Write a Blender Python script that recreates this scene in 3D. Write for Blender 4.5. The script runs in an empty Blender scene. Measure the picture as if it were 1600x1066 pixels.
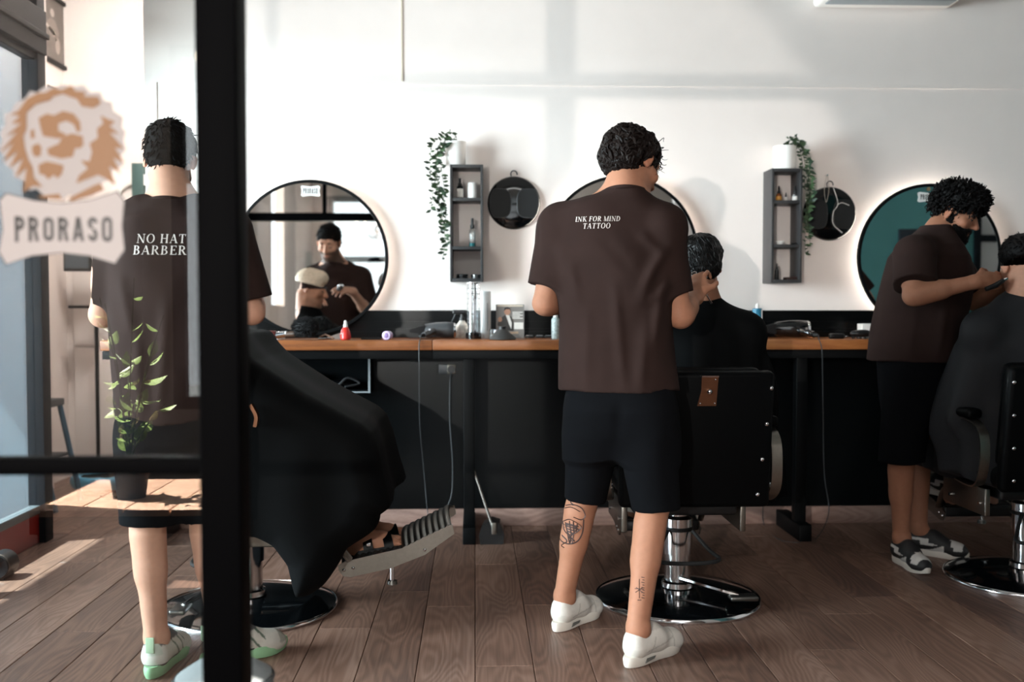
import bpy, bmesh, math, random
import numpy as np
from mathutils import Vector, Matrix, Euler, Quaternion
from mathutils.bvhtree import BVHTree

# ------------------------------------------------------------------ camera, light, exposure
SC = bpy.context.scene
COL = SC.collection
random.seed(7)
F = 1555.0                      # focal length in pixels of the 1600 px wide frame (35 mm lens)
PSI = math.atan(58 / F)         # yaw to the right
THE = math.atan(58 / F)         # pitch down
CAM = Vector((0, 0, 1.2))
cd = bpy.data.cameras.new('camera')
cd.lens = 36.0 * F / 1600.0
cd.sensor_width = 36.0
cd.clip_start = 0.05
cd.dof.use_dof = True
cd.dof.focus_distance = 3.7
cd.dof.aperture_fstop = 1.8
cam = bpy.data.objects.new('camera', cd)
cam.location = CAM
cam.rotation_euler = (math.pi / 2 - THE, 0, -PSI)
COL.objects.link(cam)
SC.camera = cam
CR = cam.rotation_euler.to_matrix()

SC.view_settings.view_transform = 'Standard'
SC.view_settings.look = 'None'
SC.view_settings.gamma = 1.0
SC.view_settings.use_curve_mapping = False
SC.view_settings.exposure = 1.58

world = bpy.data.worlds.new('sky')
SC.world = world
world.use_nodes = True
wb = world.node_tree.nodes['Background']
wb.inputs[0].default_value = (0.93, 0.96, 1.0, 1)
wb.inputs[1].default_value = 1.0

def add_light(name, kind, loc, rot, energy, color=(1, 1, 1), **kw):
    l = bpy.data.lights.new(name, kind)
    l.energy = energy
    l.color = color
    for k, v in kw.items():
        setattr(l, k, v)
    o = bpy.data.objects.new(name, l)
    o.location = loc
    o.rotation_euler = rot
    COL.objects.link(o)
    return o

def aim(v):
    return Vector(v).to_track_quat('-Z', 'Y').to_euler()

# the high sun comes in over the street on the left
add_light('sun', 'SUN', (-8, -3, 9), aim((.545, .17, -.82)), 25.0, (1.0, 0.93, 0.84), angle=math.radians(0.6))
# assumed spot added in the front room: low, behind and left of the camera
add_light('assumed_spot', 'SPOT', (-1.62, -2.6, 1.66), aim((-.19 + 1.62, 7.96, -.46)), 260.0, (1.0, 0.95, 0.90),
          spot_size=math.radians(32), spot_blend=0.12, shadow_soft_size=0.035)
# assumed area lamp added in the street for daylight, left of the shop
add_light('assumed_daylight', 'AREA', (-5.2, 2.2, 1.7), aim((1, .25, 0)), 850.0, (1.0, 0.935, 0.885),
          shape='RECTANGLE', size=2.6, size_y=2.4)
# added fill light under the front room ceiling, behind the camera
add_light('front_fill', 'AREA', (-.2, -.6, 3.26), aim((0, 0.05, -1)), 30.0, (1.0, 0.96, 0.93),
          shape='RECTANGLE', size=3.0, size_y=1.2)

# added fill light that brightens the recess walls; no lamp hangs there
add_light('recess_fill', 'AREA', (-1.95, 5.55, 3.2), aim((-.35, .75, -1)), 17.0, (1.0, .95, .9), shape='RECTANGLE', size=.35, size_y=.35)

def ray(px, py):
    return CR @ Vector(((px - 800) / F, -(py - 533) / F, -1))
def W(px, py, Y):
    d = ray(px, py); return CAM + d * (Y / d.y)
def WX(px, py, X):
    d = ray(px, py); return CAM + d * (X / d.x)
def FL(px, py, z=0.0):
    d = ray(px, py); return CAM + d * ((z - CAM.z) / d.z)
def m_per_px(Y):
    return Y / F

# ------------------------------------------------------------------ materials
def lin(c):
    if isinstance(c, str):
        c = c.lstrip('#'); c = [int(c[i:i + 2], 16) / 255 for i in (0, 2, 4)]
        return tuple((x / 12.92 if x <= .04045 else ((x + .055) / 1.055) ** 2.4) for x in c)
    return tuple(c)

class NT:
    def __init__(s, name):
        s.m = bpy.data.materials.new(name); s.m.use_nodes = True
        s.t = s.m.node_tree; s.n = s.t.nodes; s.l = s.t.links
        s.b = s.n['Principled BSDF']; s.out = s.n['Material Output']
    def node(s, typ, **kw):
        nd = s.n.new(typ)
        for k, v in kw.items():
            if k.startswith('i_'):
                key = k[2:]
                nd.inputs[int(key) if key.isdigit() else key].default_value = v
            else:
                setattr(nd, k, v)
        return nd
    def link(s, a, ao, b, bi):
        s.l.new(a.outputs[ao], b.inputs[bi])
    def bump(s, src, out, strength, dist=0.01):
        bp = s.node('ShaderNodeBump'); bp.inputs['Strength'].default_value = strength; bp.inputs['Distance'].default_value = dist
        s.link(src, out, bp, 'Height'); s.link(bp, 0, s.b, 'Normal'); return bp

MATS = {}
def mat(name, color, rough=.5, metal=0.0, var=0.0, nscale=30.0, bump=0.0, bdist=.003, spec=.5, emit=None, estr=0.0, coat=0.0, attr=None, sheen=0.0, stretch=(1, 1, 1)):
    if name in MATS: return MATS[name]
    t = NT(name); c = lin(color)
    b = t.b
    b.inputs['Base Color'].default_value = (*c, 1)
    b.inputs['Roughness'].default_value = rough
    b.inputs['Metallic'].default_value = metal
    b.inputs['Specular IOR Level'].default_value = spec
    b.inputs['Coat Weight'].default_value = coat
    b.inputs['Sheen Weight'].default_value = sheen
    if emit is not None:
        b.inputs['Emission Color'].default_value = (*lin(emit), 1); b.inputs['Emission Strength'].default_value = estr
    if var > 0 or bump > 0 or attr:
        tc = t.node('ShaderNodeTexCoord'); mp = t.node('ShaderNodeMapping'); mp.inputs['Scale'].default_value = stretch
        t.link(tc, 'Object', mp, 0)
        nz = t.node('ShaderNodeTexNoise', i_Scale=nscale, i_Detail=5.0); t.link(mp, 0, nz, 'Vector')
        mr = t.node('ShaderNodeMapRange'); mr.inputs[3].default_value = 1 - var; mr.inputs[4].default_value = 1 + var
        mr.inputs[1].default_value = .25; mr.inputs[2].default_value = .75
        t.link(nz, 0, mr, 0)
        mx = t.node('ShaderNodeMix', data_type='RGBA', blend_type='MULTIPLY'); mx.inputs[0].default_value = 1.0
        mx.inputs[6].default_value = (*c, 1)
        if attr:
            at = t.node('ShaderNodeAttribute', attribute_name=attr); t.link(at, 0, mx, 6)
        cb = t.node('ShaderNodeCombineColor')
        for i in range(3): t.link(mr, 0, cb, i)
        t.link(cb, 0, mx, 7); t.link(mx, 2, b, 'Base Color')
        if bump > 0: t.bump(nz, 0, bump, bdist)
    MATS[name] = t.m
    return t.m

def glass_mat(name, tint=(1, 1, 1), refl=0.1, rough=0.0):
    """thin pane: light goes straight through, a part is mirrored"""
    t = NT(name); t.n.remove(t.b)
    tr = t.node('ShaderNodeBsdfTransparent'); tr.inputs[0].default_value = (*tint, 1)
    gl = t.node('ShaderNodeBsdfGlossy'); gl.inputs['Roughness'].default_value = rough
    lw = t.node('ShaderNodeLayerWeight'); lw.inputs[0].default_value = .35
    mr = t.node('ShaderNodeMapRange'); mr.inputs[3].default_value = refl; mr.inputs[4].default_value = 1.0
    pw = t.node('ShaderNodeMath', operation='POWER'); pw.inputs[1].default_value = 2.0
    t.link(lw, 'Facing', pw, 0); t.link(pw, 0, mr, 0)
    mx = t.node('ShaderNodeMixShader'); t.link(mr, 0, mx, 0); t.link(tr, 0, mx, 1); t.link(gl, 0, mx, 2)
    t.link(mx, 0, t.out, 0); MATS[name] = t.m
    return t.m

# ------------------------------------------------------------------ mesh building
def rotm(axis, deg):
    return Matrix.Rotation(math.radians(deg), 4, axis)
def frame(o, x, y, z):
    m = Matrix.Identity(4)
    for i in range(3):
        m[i][0] = x[i]; m[i][1] = y[i]; m[i][2] = z[i]; m[i][3] = o[i]
    return m
def basis_from(z, hint=(0, 0, 1)):
    z = Vector(z).normalized(); h = Vector(hint)
    if abs(z.dot(h.normalized())) > .98: h = Vector((1, 0, 0)) if abs(z.x) < .9 else Vector((0, 1, 0))
    x = h.cross(z).normalized(); y = z.cross(x)
    return x, y, z

class MB:
    def __init__(s, T=None):
        s.v = []; s.f = []; s.T = T
    def add(s, vs, fs):
        b = len(s.v)
        if s.T is not None: vs = [s.T @ Vector(q) for q in vs]
        s.v += [tuple(q) for q in vs]; s.f += [tuple(i + b for i in f) for f in fs]
        return s
    def box(s, lo, hi, M=None):
        x0, y0, z0 = lo; x1, y1, z1 = hi
        vs = [Vector(p) for p in ((x0, y0, z0), (x1, y0, z0), (x1, y1, z0), (x0, y1, z0), (x0, y0, z1), (x1, y0, z1), (x1, y1, z1), (x0, y1, z1))]
        if M is not None: vs = [M @ q for q in vs]
        return s.add(vs, [(0, 3, 2, 1), (4, 5, 6, 7), (0, 1, 5, 4), (1, 2, 6, 5), (2, 3, 7, 6), (3, 0, 4, 7)])
    def rbox(s, lo, hi, r=.005, M=None):
        """box with chamfered edges"""
        bm = bmesh.new()
        vs = [bm.verts.new(p) for p in ((lo[0], lo[1], lo[2]), (hi[0], lo[1], lo[2]), (hi[0], hi[1], lo[2]), (lo[0], hi[1], lo[2]), (lo[0], lo[1], hi[2]), (hi[0], lo[1], hi[2]), (hi[0], hi[1], hi[2]), (lo[0], hi[1], hi[2]))]
        for f in ((0, 3, 2, 1), (4, 5, 6, 7), (0, 1, 5, 4), (1, 2, 6, 5), (2, 3, 7, 6), (3, 0, 4, 7)): bm.faces.new([vs[i] for i in f])
        bmesh.ops.bevel(bm, geom=bm.edges[:], offset=r, segments=3, affect='EDGES', profile=.5)
        bm.verts.index_update()
        vv = [q.co.copy() for q in bm.verts]; ff = [[q.index for q in f.verts] for f in bm.faces]
        bm.free()
        if M is not None: vv = [M @ q for q in vv]
        return s.add(vv, ff)
    def cyl(s, a, b, r0, r1=None, n=20, cap=True):
        r1 = r0 if r1 is None else r1
        a = Vector(a); b = Vector(b); x, y, z = basis_from(b - a)
        vs = []; fs = []
        for c, r in ((a, r0), (b, r1)):
            for i in range(n):
                t = 2 * math.pi * i / n; vs.append(c + (x * math.cos(t) + y * math.sin(t)) * r)
        for i in range(n):
            j = (i + 1) % n; fs.append((i, j, n + j, n + i))
        if cap: fs += [tuple(range(n))[::-1], tuple(range(n, 2 * n))]
        return s.add(vs, fs)
    def lathe(s, prof, n=32, M=None, a0=0, a1=360):
        """profile [(r, z)] about z"""
        vs = []; fs = []; m = len(prof); full = abs(a1 - a0) >= 360
        k = n if full else n + 1
        for i in range(k):
            t = math.radians(a0 + (a1 - a0) * i / n)
            for r, z in prof: vs.append(Vector((r * math.cos(t), r * math.sin(t), z)))
        for i in range(n):
            j = (i + 1) % k
            for q in range(m - 1):
                fs.append((i * m + q, j * m + q, j * m + q + 1, i * m + q + 1))
        if M is not None: vs = [M @ q for q in vs]
        return s.add(vs, fs)
    def tube(s, pts, r, n=10, closed=False, flat=None, hint=(0, 0, 1)):
        """sweep; r a number or list; flat = (w, h) for a rectangular band"""
        pts = [Vector(p) for p in pts]; k = len(pts)
        rs = r if isinstance(r, (list, tuple)) else [r] * k
        vs = []; fs = []
        X = None
        ns = 4 if flat else n
        for i, p in enumerate(pts):
            if closed: t = (pts[(i + 1) % k] - pts[i - 1])
            else: t = pts[min(i + 1, k - 1)] - pts[max(i - 1, 0)]
            if t.length < 1e-9: t = Vector((0, 0, 1))
            t.normalize()
            if X is None: X, Y, _ = basis_from(t, hint)
            else:
                X = (X - t * X.dot(t))
                if X.length < 1e-6: X, Y, _ = basis_from(t, hint)
                X.normalize()
            Y = t.cross(X)
            if flat:
                w, h = flat
                for a, b in ((-w, -h), (w, -h), (w, h), (-w, h)): vs.append(p + X * a / 2 + Y * b / 2)
            else:
                for q in range(ns):
                    a = 2 * math.pi * q / ns; vs.append(p + (X * math.cos(a) + Y * math.sin(a)) * rs[i])
        kk = k if closed else k - 1
        for i in range(kk):
            j = (i + 1) % k
            for q in range(ns):
                q2 = (q + 1) % ns; fs.append((i * ns + q, i * ns + q2, j * ns + q2, j * ns + q))
        if not closed: fs += [tuple(range(ns))[::-1], tuple(range((k - 1) * ns, k * ns))]
        return s.add(vs, fs)
    def sphere(s, c, r, n=16, m=10, M=None):
        r = (r, r, r) if not isinstance(r, (list, tuple)) else r
        c = Vector(c); vs = []; fs = []
        for i in range(m + 1):
            ph = math.pi * i / m
            for j in range(n):
                t = 2 * math.pi * j / n
                q = Vector((r[0] * math.sin(ph) * math.cos(t), r[1] * math.sin(ph) * math.sin(t), r[2] * math.cos(ph)))
                if M is not None: q = M @ q
                vs.append(c + q)
        for i in range(m):
            for j in range(n):
                k = (j + 1) % n; fs.append((i * n + j, (i + 1) * n + j, (i + 1) * n + k, i * n + k))
        return s.add(vs, fs)
    def prism(s, poly, h, M):
        """polygon [(u, v)] in the xy plane of M, thickness h along its z"""
        n = len(poly)
        vs = [M @ Vector((u, v, 0)) for u, v in poly] + [M @ Vector((u, v, h)) for u, v in poly]
        fs = [tuple(range(n))[::-1], tuple(range(n, 2 * n))] + [(i, (i + 1) % n, n + (i + 1) % n, n + i) for i in range(n)]
        return s.add(vs, fs)
    def build(s, name, m, parent=None, smooth=True, ang=38, loc=None):
        me = bpy.data.meshes.new(name)
        off = Vector((0, 0, 0))
        if parent is not None: off = world_loc(parent)
        elif loc is not None: off = Vector(loc)
        me.from_pydata([(x - off.x, y - off.y, z - off.z) for x, y, z in s.v], [], s.f)
        bm = bmesh.new(); bm.from_mesh(me); bmesh.ops.remove_doubles(bm, verts=bm.verts, dist=1e-6)
        bmesh.ops.recalc_face_normals(bm, faces=bm.faces); bm.to_mesh(me); bm.free()
        if m is not None: me.materials.append(m)
        if smooth:
            me.polygons.foreach_set('use_smooth', [True] * len(me.polygons)); me.set_sharp_from_angle(angle=math.radians(ang))
        return link(name, me, parent, off)

def world_loc(o):
    v = Vector((0, 0, 0))
    while o is not None: v += o.location; o = o.parent
    return v
def link(name, me, parent=None, off=None):
    o = bpy.data.objects.new(name, me); COL.objects.link(o)
    if parent is not None: o.parent = parent
    elif off is not None: o.location = off
    return o
def tag(o, label=None, cat=None, group=None, kind=None):
    if label: o['label'] = label
    if cat: o['category'] = cat
    if group: o['group'] = group
    if kind: o['kind'] = kind
    return o
def thing(name, label, cat, loc, group=None):
    o = bpy.data.objects.new(name, None); o.empty_display_size = .05; COL.objects.link(o); o.location = loc
    return tag(o, label, cat, group)
def struct(o): o['kind'] = 'structure'; return o
def mesh_np(name, V, Fq, m, parent=None, loc=None, smooth=True):
    off = world_loc(parent) if parent is not None else Vector(loc or (0, 0, 0))
    me = bpy.data.meshes.new(name)
    V = np.asarray(V, dtype=np.float64) - np.array(off)
    me.from_pydata(V.tolist(), [], Fq.tolist() if hasattr(Fq, 'tolist') else Fq)
    if m is not None: me.materials.append(m)
    if smooth: me.polygons.foreach_set('use_smooth', [True] * len(me.polygons))
    return link(name, me, parent, off)
def bez(p, n=16):
    """Catmull-Rom through points"""
    p = [Vector(q) for q in p]; out = []
    q = [p[0] * 2 - p[1]] + p + [p[-1] * 2 - p[-2]]
    for i in range(1, len(q) - 2):
        for k in range(n):
            t = k / n; a, b, c, d = q[i - 1], q[i], q[i + 1], q[i + 2]
            out.append(.5 * ((2 * b) + (c - a) * t + (2 * a - 5 * b + 4 * c - d) * t * t + (3 * b - a - 3 * c + d) * t ** 3))
    out.append(p[-1]); return out
# ------------------------------------------------------------------ shared materials
YB = 5.36          # mirror wall
YP = 1.80          # glass partition near the camera
XL = -2.20         # glazed street side
XR = 6.0
ZC = 3.30
white_wall = mat('white_wall_paint', '#ebe0da', .75, var=.02, nscale=6, bump=.08, bdist=.002)
ceil_mat = mat('ceiling_paint', '#aaa5a1', .8, var=.02, nscale=5)
teal_wall = mat('teal_wall_paint', '#4f8f90', .6, var=.05, nscale=5)
black_panel = mat('black_panel_paint', '#040607', .3, var=.12, nscale=20, spec=.25)
blackboard = mat('black_wall_paint', '#05080a', .6, var=.18, nscale=9, bump=.1, bdist=.001, spec=.05)
black_metal = mat('black_powder_coat', '#070809', .5, var=.1, nscale=60, spec=.12)
frame_black = mat('black_frame_enamel', '#030304', .6, var=.06, nscale=40, spec=.03)
frame_navy = mat('dark_shopfront_enamel', '#0e1318', .5, var=.06, nscale=40, spec=.08)
red_enamel = mat('red_enamel', '#8f1710', .35, var=.1, nscale=14)
chrome = mat('chrome', '#d9d9db', .12, 1.0)
satin = mat('satin_steel', '#8d8880', .33, 1.0, var=.06, nscale=80)
dark_steel = mat('dark_ribbed_steel', '#6d6b67', .38, 1.0, var=.08, nscale=60)
blk_gloss = mat('black_gloss_lacquer', '#07090b', .12, coat=.6)
blk_plastic = mat('black_plastic', '#101113', .35)
blk_rubber = mat('black_rubber', '#0e0f10', .7)
blk_leather = mat('black_vinyl', '#040506', .42, var=.1, nscale=50, bump=.15, bdist=.001, spec=.09)
cape_mat = mat('black_cape_cloth', '#08090a', .75, var=.12, nscale=12, bump=.15, bdist=.002, spec=.06)
white_glaze = mat('white_ceramic', '#f1eeea', .3)
white_plastic = mat('white_plastic', '#ece9e5', .4)
mirror_mat = mat('mirror_silver', '#f2f4f3', .0, 1.0)
glass = glass_mat('window_glass', (.93, .95, .95), .075)
street_glass = glass_mat('street_glass', (.62, .70, .74), .07)
jar_glass = glass_mat('jar_glass', (.93, .94, .94), .12)
led_mat = mat('led_strip', '#ffffff', .5, emit='#fff6ea', estr=26.0)

def wood_mat(name, c_dark, c_mid, c_light, rough=.45, scale=(5.5, .9, 3.0), rand=True, ringscale=2.2, dist=5.0, bump=.06):
    t = NT(name); b = t.b
    tc = t.node('ShaderNodeTexCoord'); oi = t.node('ShaderNodeObjectInfo')
    mul = t.node('ShaderNodeVectorMath', operation='SCALE'); cmb = t.node('ShaderNodeCombineXYZ')
    for i in range(3): t.link(oi, 'Random', cmb, i)
    t.link(cmb, 0, mul, 0); mul.inputs['Scale'].default_value = 37.0 if rand else 0.0
    mp = t.node('ShaderNodeMapping'); mp.inputs['Scale'].default_value = scale; t.link(tc, 'Object', mp, 0)
    ad = t.node('ShaderNodeVectorMath', operation='ADD'); t.link(mp, 0, ad, 0); t.link(mul, 0, ad, 1)
    # rings: contours of a smooth noise give the cathedral swirls
    nz = t.node('ShaderNodeTexNoise', i_Scale=ringscale * .42, i_Detail=2.2, i_Roughness=.45, i_Distortion=.35); t.link(ad, 0, nz, 'Vector')
    m1 = t.node('ShaderNodeMath', operation='MULTIPLY'); m1.inputs[1].default_value = dist * 28; t.link(nz, 0, m1, 0)
    sn = t.node('ShaderNodeMath', operation='SINE'); t.link(m1, 0, sn, 0)
    fine = t.node('ShaderNodeTexNoise', i_Scale=34.0, i_Detail=4.0, i_Roughness=.6)
    mp2 = t.node('ShaderNodeMapping'); mp2.inputs['Scale'].default_value = (1.0, .05, 1.0); t.link(ad, 0, mp2, 0); t.link(mp2, 0, fine, 'Vector')
    big = t.node('ShaderNodeTexNoise', i_Scale=.8, i_Detail=2.0); t.link(ad, 0, big, 'Vector')
    a1 = t.node('ShaderNodeMath', operation='MULTIPLY_ADD'); a1.inputs[1].default_value = .11; a1.inputs[2].default_value = .42; t.link(sn, 0, a1, 0)
    a2 = t.node('ShaderNodeMath', operation='MULTIPLY_ADD'); a2.inputs[1].default_value = .55; a2.inputs[2].default_value = -.27; t.link(fine, 0, a2, 0)
    a3 = t.node('ShaderNodeMath', operation='ADD'); t.link(a1, 0, a3, 0); t.link(a2, 0, a3, 1)
    a4 = t.node('ShaderNodeMath', operation='MULTIPLY_ADD'); a4.inputs[1].default_value = .7; a4.inputs[2].default_value = -.3; t.link(big, 0, a4, 0)
    a5 = t.node('ShaderNodeMath', operation='ADD'); t.link(a3, 0, a5, 0); t.link(a4, 0, a5, 1)
    a6 = t.node('ShaderNodeMath', operation='MULTIPLY_ADD'); a6.inputs[1].default_value = .22 if rand else 0; a6.inputs[2].default_value = -.1 if rand else 0; t.link(oi, 'Random', a6, 0)
    a7 = t.node('ShaderNodeMath', operation='ADD'); t.link(a5, 0, a7, 0); t.link(a6, 0, a7, 1)
    cr = t.node('ShaderNodeValToRGB'); e = cr.color_ramp.elements
    e[0].position = .15; e[0].color = (*lin(c_dark), 1); e[1].position = .85; e[1].color = (*lin(c_light), 1)
    x = cr.color_ramp.elements.new(.5); x.color = (*lin(c_mid), 1)
    t.link(a7, 0, cr, 0); t.link(cr, 0, b, 'Base Color')
    rr = t.node('ShaderNodeMapRange'); rr.inputs[3].default_value = rough + .1; rr.inputs[4].default_value = rough - .08; t.link(a7, 0, rr, 0); t.link(rr, 0, b, 'Roughness')
    t.bump(a7, 0, bump, .002); MATS[name] = t.m
    return t.m
floor_wood = wood_mat('walnut_laminate', '#513c34', '#725648', '#8d7062', .42)
base_wood = wood_mat('baseboard_laminate', '#6b4f45', '#876a5f', '#9c8074', .5, scale=(.9, 5.0, 5.0), rand=False)
top_wood = wood_mat('counter_oak', '#74401f', '#92552a', '#aa6c3b', .38, scale=(.7, 5, 9), rand=True, ringscale=2.0, dist=2.5)

# ------------------------------------------------------------------ floor
fl = struct(MB().box((-2.9, -3.0, -.06), (XR, 7.0, -.008)).build('floor', mat('floor_joint_brown', '#2b201b', .8), smooth=False, loc=(0, 0, 0)))
PW = .193; PLN = 1.29
rng = random.Random(3)
plank_mesh = {}
def plank_me(L):
    key = round(L, 3)
    if key not in plank_mesh:
        m = MB(); g = .0009; w = PW / 2 - g; l = L / 2 - g; c = .0022
        vs = [(-w, -l, -.012), (w, -l, -.012), (w, l, -.012), (-w, l, -.012), (-w, -l, -c), (w, -l, -c), (w, l, -c), (-w, l, -c), (-w + c, -l + c, 0), (w - c, -l + c, 0), (w - c, l - c, 0), (-w + c, l - c, 0)]
        fs = [(8, 9, 10, 11)] + [(a, (a + 1) % 4, 4 + (a + 1) % 4, 4 + a) for a in range(4)] + [(4 + a, 4 + (a + 1) % 4, 8 + (a + 1) % 4, 8 + a) for a in range(4)]
        me = bpy.data.meshes.new('plank'); me.from_pydata(vs, [], fs); me.materials.append(floor_wood); plank_mesh[key] = me
    return plank_mesh[key]
far = MB()
for i in range(-15, 31):
    x = (i + .5) * PW
    if x > XR - .05: continue
    y = -3.0 - rng.random() * PLN
    while y < 7.0:
        y0 = max(y, -3.0); y1 = min(y + PLN, 7.0 if x < -1.74 else 5.35); y += PLN
        if y1 - y0 < .06: continue
        px = 742 + x / max(y1, .1) * F
        if y1 > 2.9 and -150 < px < 1750:
            o = link('plank', plank_me(y1 - y0), fl); o.location = (x, (y0 + y1) / 2, 0)
        else:
            far.box((x - PW / 2 + .001, y0 + .001, -.012), (x + PW / 2 - .001, y1 - .001, 0))
fo = far.build('plank_field', floor_wood, fl, smooth=False); fo['kind'] = 'stuff'

# ------------------------------------------------------------------ walls
def S(name, lo, hi, m): return struct(MB().box(lo, hi).build(name, m, smooth=False, loc=((lo[0] + hi[0]) / 2, (lo[1] + hi[1]) / 2, lo[2])))
wb_ = S('wall_back', (-1.74, YB, 0), (XR, 7.0, ZC), white_wall)
S('wall_recess_back', (-3.0, 7.0, 0), (-1.74, 7.12, ZC), white_wall)
wl_ = S('wall_recess_left', (-2.96, 5.14, 0), (-2.82, 7.0, ZC), white_wall)
S('wall_right', (XR, -3.0, 0), (XR + .12, 7.0, ZC), white_wall)
S('wall_partition_white', (1.75, YP, 0), (2.75, YP + .12, ZC), white_wall)
S('wall_partition_teal', (2.75, YP, 0), (XR, YP + .12, ZC), teal_wall)
m = MB(); m.box((-2.3, -3.1, ZC), (XR + .12, 1.8, ZC + .1)); m.box((-3.75, 1.8, ZC), (XR + .12, 5.06, ZC + .1)); m.box((-3.0, 5.06, ZC), (XR + .12, 7.12, ZC + .1)); struct(m.build('ceiling', ceil_mat, smooth=False, loc=(1.5, 2, ZC)))  # middle box overhangs the glazing, added to block sun through the upper panes
# front room walls; unseen opening added and sized to let sun onto the bench
m = MB(); m.box((-2.3, -3.0, 0), (XL, -.98, ZC)); m.box((-2.3, -.28, 0), (XL, YP, ZC)); m.box((-2.3, -.98, 0), (XL, -.28, 1.35)); m.box((-2.3, -.98, 3.0), (XL, -.28, ZC))
front_wall = mat('taupe_wall_paint', '#8f857e', .8, var=.04, nscale=5)
struct(m.build('wall_front_left', front_wall, smooth=False, loc=(XL, -.5, 0)))
m = MB(); m.box((-2.3, -3.1, 0), (XR, -3.0, .5)); m.box((-2.3, -3.1, 2.9), (XR, -3.0, ZC)); m.box((.8, -3.1, .5), (XR, -3.0, 2.9)); m.box((-2.3, -3.1, .5), (-2.0, -3.0, 2.9))
struct(m.build('wall_front', front_wall, smooth=False, loc=(0, -3.05, 0)))
w2 = MB()
for x0, x1 in ((-2.0, -1.92), (-.64, -.56), (.72, .8)): w2.box((x0, -3.08, .5), (x1, -3.0, 2.9))
w2.box((-2.0, -3.08, .5), (.8, -3.0, .58)); w2.box((-2.0, -3.08, 2.82), (.8, -3.0, 2.9)); w2.box((-2.0, -3.08, 2.0), (.8, -3.0, 2.08))
wo = struct(w2.build('window_2', frame_black, smooth=False, loc=(-.6, -3.04, .5)))
MB().box((-2.0, -3.05, .5), (.8, -3.045, 2.9)).build('pane', glass, wo, smooth=False)

# black wainscot behind and under the counter, with its mouldings, and the baseboard
m = MB(); zt = 1.165
m.box((-1.74, YB - .012, 0), (XR, YB + .01, zt - .02))
m.box((-1.74, YB - .035, zt - .022), (XR, YB + .01, zt))
m.box((-1.74, YB - .026, zt - .05), (XR, YB + .01, zt - .022))
m.box((-1.74, YB - .020, zt - .075), (XR, YB + .01, zt - .06))
m.box((-1.74, YB - .022, 1.052), (XR, YB + .01, 1.068)); m.box((-1.74, YB - .030, 1.034), (XR, YB + .01, 1.052))
m.box((-1.74, YB - .024, 1.02), (XR, YB + .01, 1.034))
struct(m.build('trim_1', black_panel, smooth=False, loc=(0, YB, 0)))
struct(MB().rbox((-1.74, YB - .03, 0), (XR, YB - .011, .095), .004).build('baseboard_back', base_wood, loc=(0, YB - .02, 0)))
# thin picture moulding high on the white wall
zr = 2.375
m = MB(); m.box((-1.69, YB - .006, zr - .008), (XR, YB, zr + .008)); m.box((-1.69, YB - .006, 1.17), (-1.674, YB, zr - .008))
struct(m.build('trim_2', white_wall, smooth=False, loc=(0, YB, zr)))
xq = W(628, 60, YB).x
struct(MB().box((xq - .004, YB - .006, zr + .008), (xq + .004, YB, ZC)).build('trim_3', mat('cream_cable_duct', '#cfc3b0', .6), smooth=False, loc=(xq, YB, zr)))

# ------------------------------------------------------------------ street-side glazing (left)
gz = thing('window_1', 'tall glazed shopfront with dark frame and red base panel at left edge', 'window', (XL, 3.5, 0)); struct(gz); del gz['category']
def bx(name, lo, hi, m, p): return MB().box(lo, hi).build(name, m, p, smooth=False)
PY = (1.93, 3.0, 4.05, 5.09)
for y in PY: MB().rbox((XL - .04, y - .045, 0), (XL + .045, y + .045, ZC), .004).build('post', frame_navy, gz)
MB().rbox((XL - .04, 1.9, 2.44), (XL + .06, 5.12, 2.66), .006).build('transom', frame_navy, gz)
MB().rbox((XL - .03, 1.9, 2.52), (XL + .075, 5.12, 2.545), .004).build('transom_lip', frame_navy, gz)
for a, b in zip(PY[:-1], PY[1:]):
    MB().rbox((XL - .03, a + .045, .0), (XL + .012, b - .045, .15), .004).build('base_panel', red_enamel, gz)
    MB().rbox((XL - .03, a + .045, .15), (XL + .02, b - .045, .19), .004).build('sill', mat('grey_sill', '#5b6063', .4), gz)
    bx('pane', (XL - .004, a + .045, .19), (XL + .004, b - .045, 2.44), street_glass, gz)
    bx('pane', (XL - .004, a + .045, 2.66), (XL + .004, b - .045, 3.24), street_glass, gz)
    for zz in (2.405, 3.22): MB().rbox((XL - .02, a + .045, zz), (XL + .03, b - .045, zz + .035), .003).build('glazing_bead', frame_navy, gz)
MB().rbox((XL - .04, 1.9, 3.24), (XL + .06, 5.12, ZC), .004).build('head_rail', frame_navy, gz)
# unseen canopy added to trim the sun to a floor strip; street, house opposite
o = tag(MB().box((-3.68, 1.9, 2.67), (XL - .04, 5.04, 2.73)).build('awning', mat('grey_blocker_canvas', '#4c5156', .8), smooth=False, loc=(-2.9, 4, 2.67)), 'unseen flat grey canopy added outside the shopfront to block sun', 'awning')
struct(MB().box((-26, -12, -.2), (-3.0, 26, -.06)).build('ground', mat('pavement_grey', '#4d5154', .85, var=.12, nscale=4), smooth=False, loc=(-10, 4, -.2)))
hs = thing('building', 'blue grey house front across the street seen through the shopfront', 'building', (-12, 15, -.06))
MB().box((-24, 15, -.06), (-3.2, 15.4, 9)).build('facade', mat('blue_grey_render', '#39454e', .8, var=.12, nscale=1.5), hs, smooth=False)
for k, x in enumerate((-10.5, -8.6, -6.7, -4.8)):
    for z in (.9, 4.0):
        w_ = MB().box((x, 14.95, z), (x + 1.1, 15.02, z + 1.9)).build('window', mat('pale_shutter', '#5d686d', .6), hs, smooth=False)
        MB().box((x + .1, 14.93, z + .1), (x + 1.0, 14.955, z + 1.8)).build('pane', mat('dark_pane', '#39464f', .15), w_, smooth=False)
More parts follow.
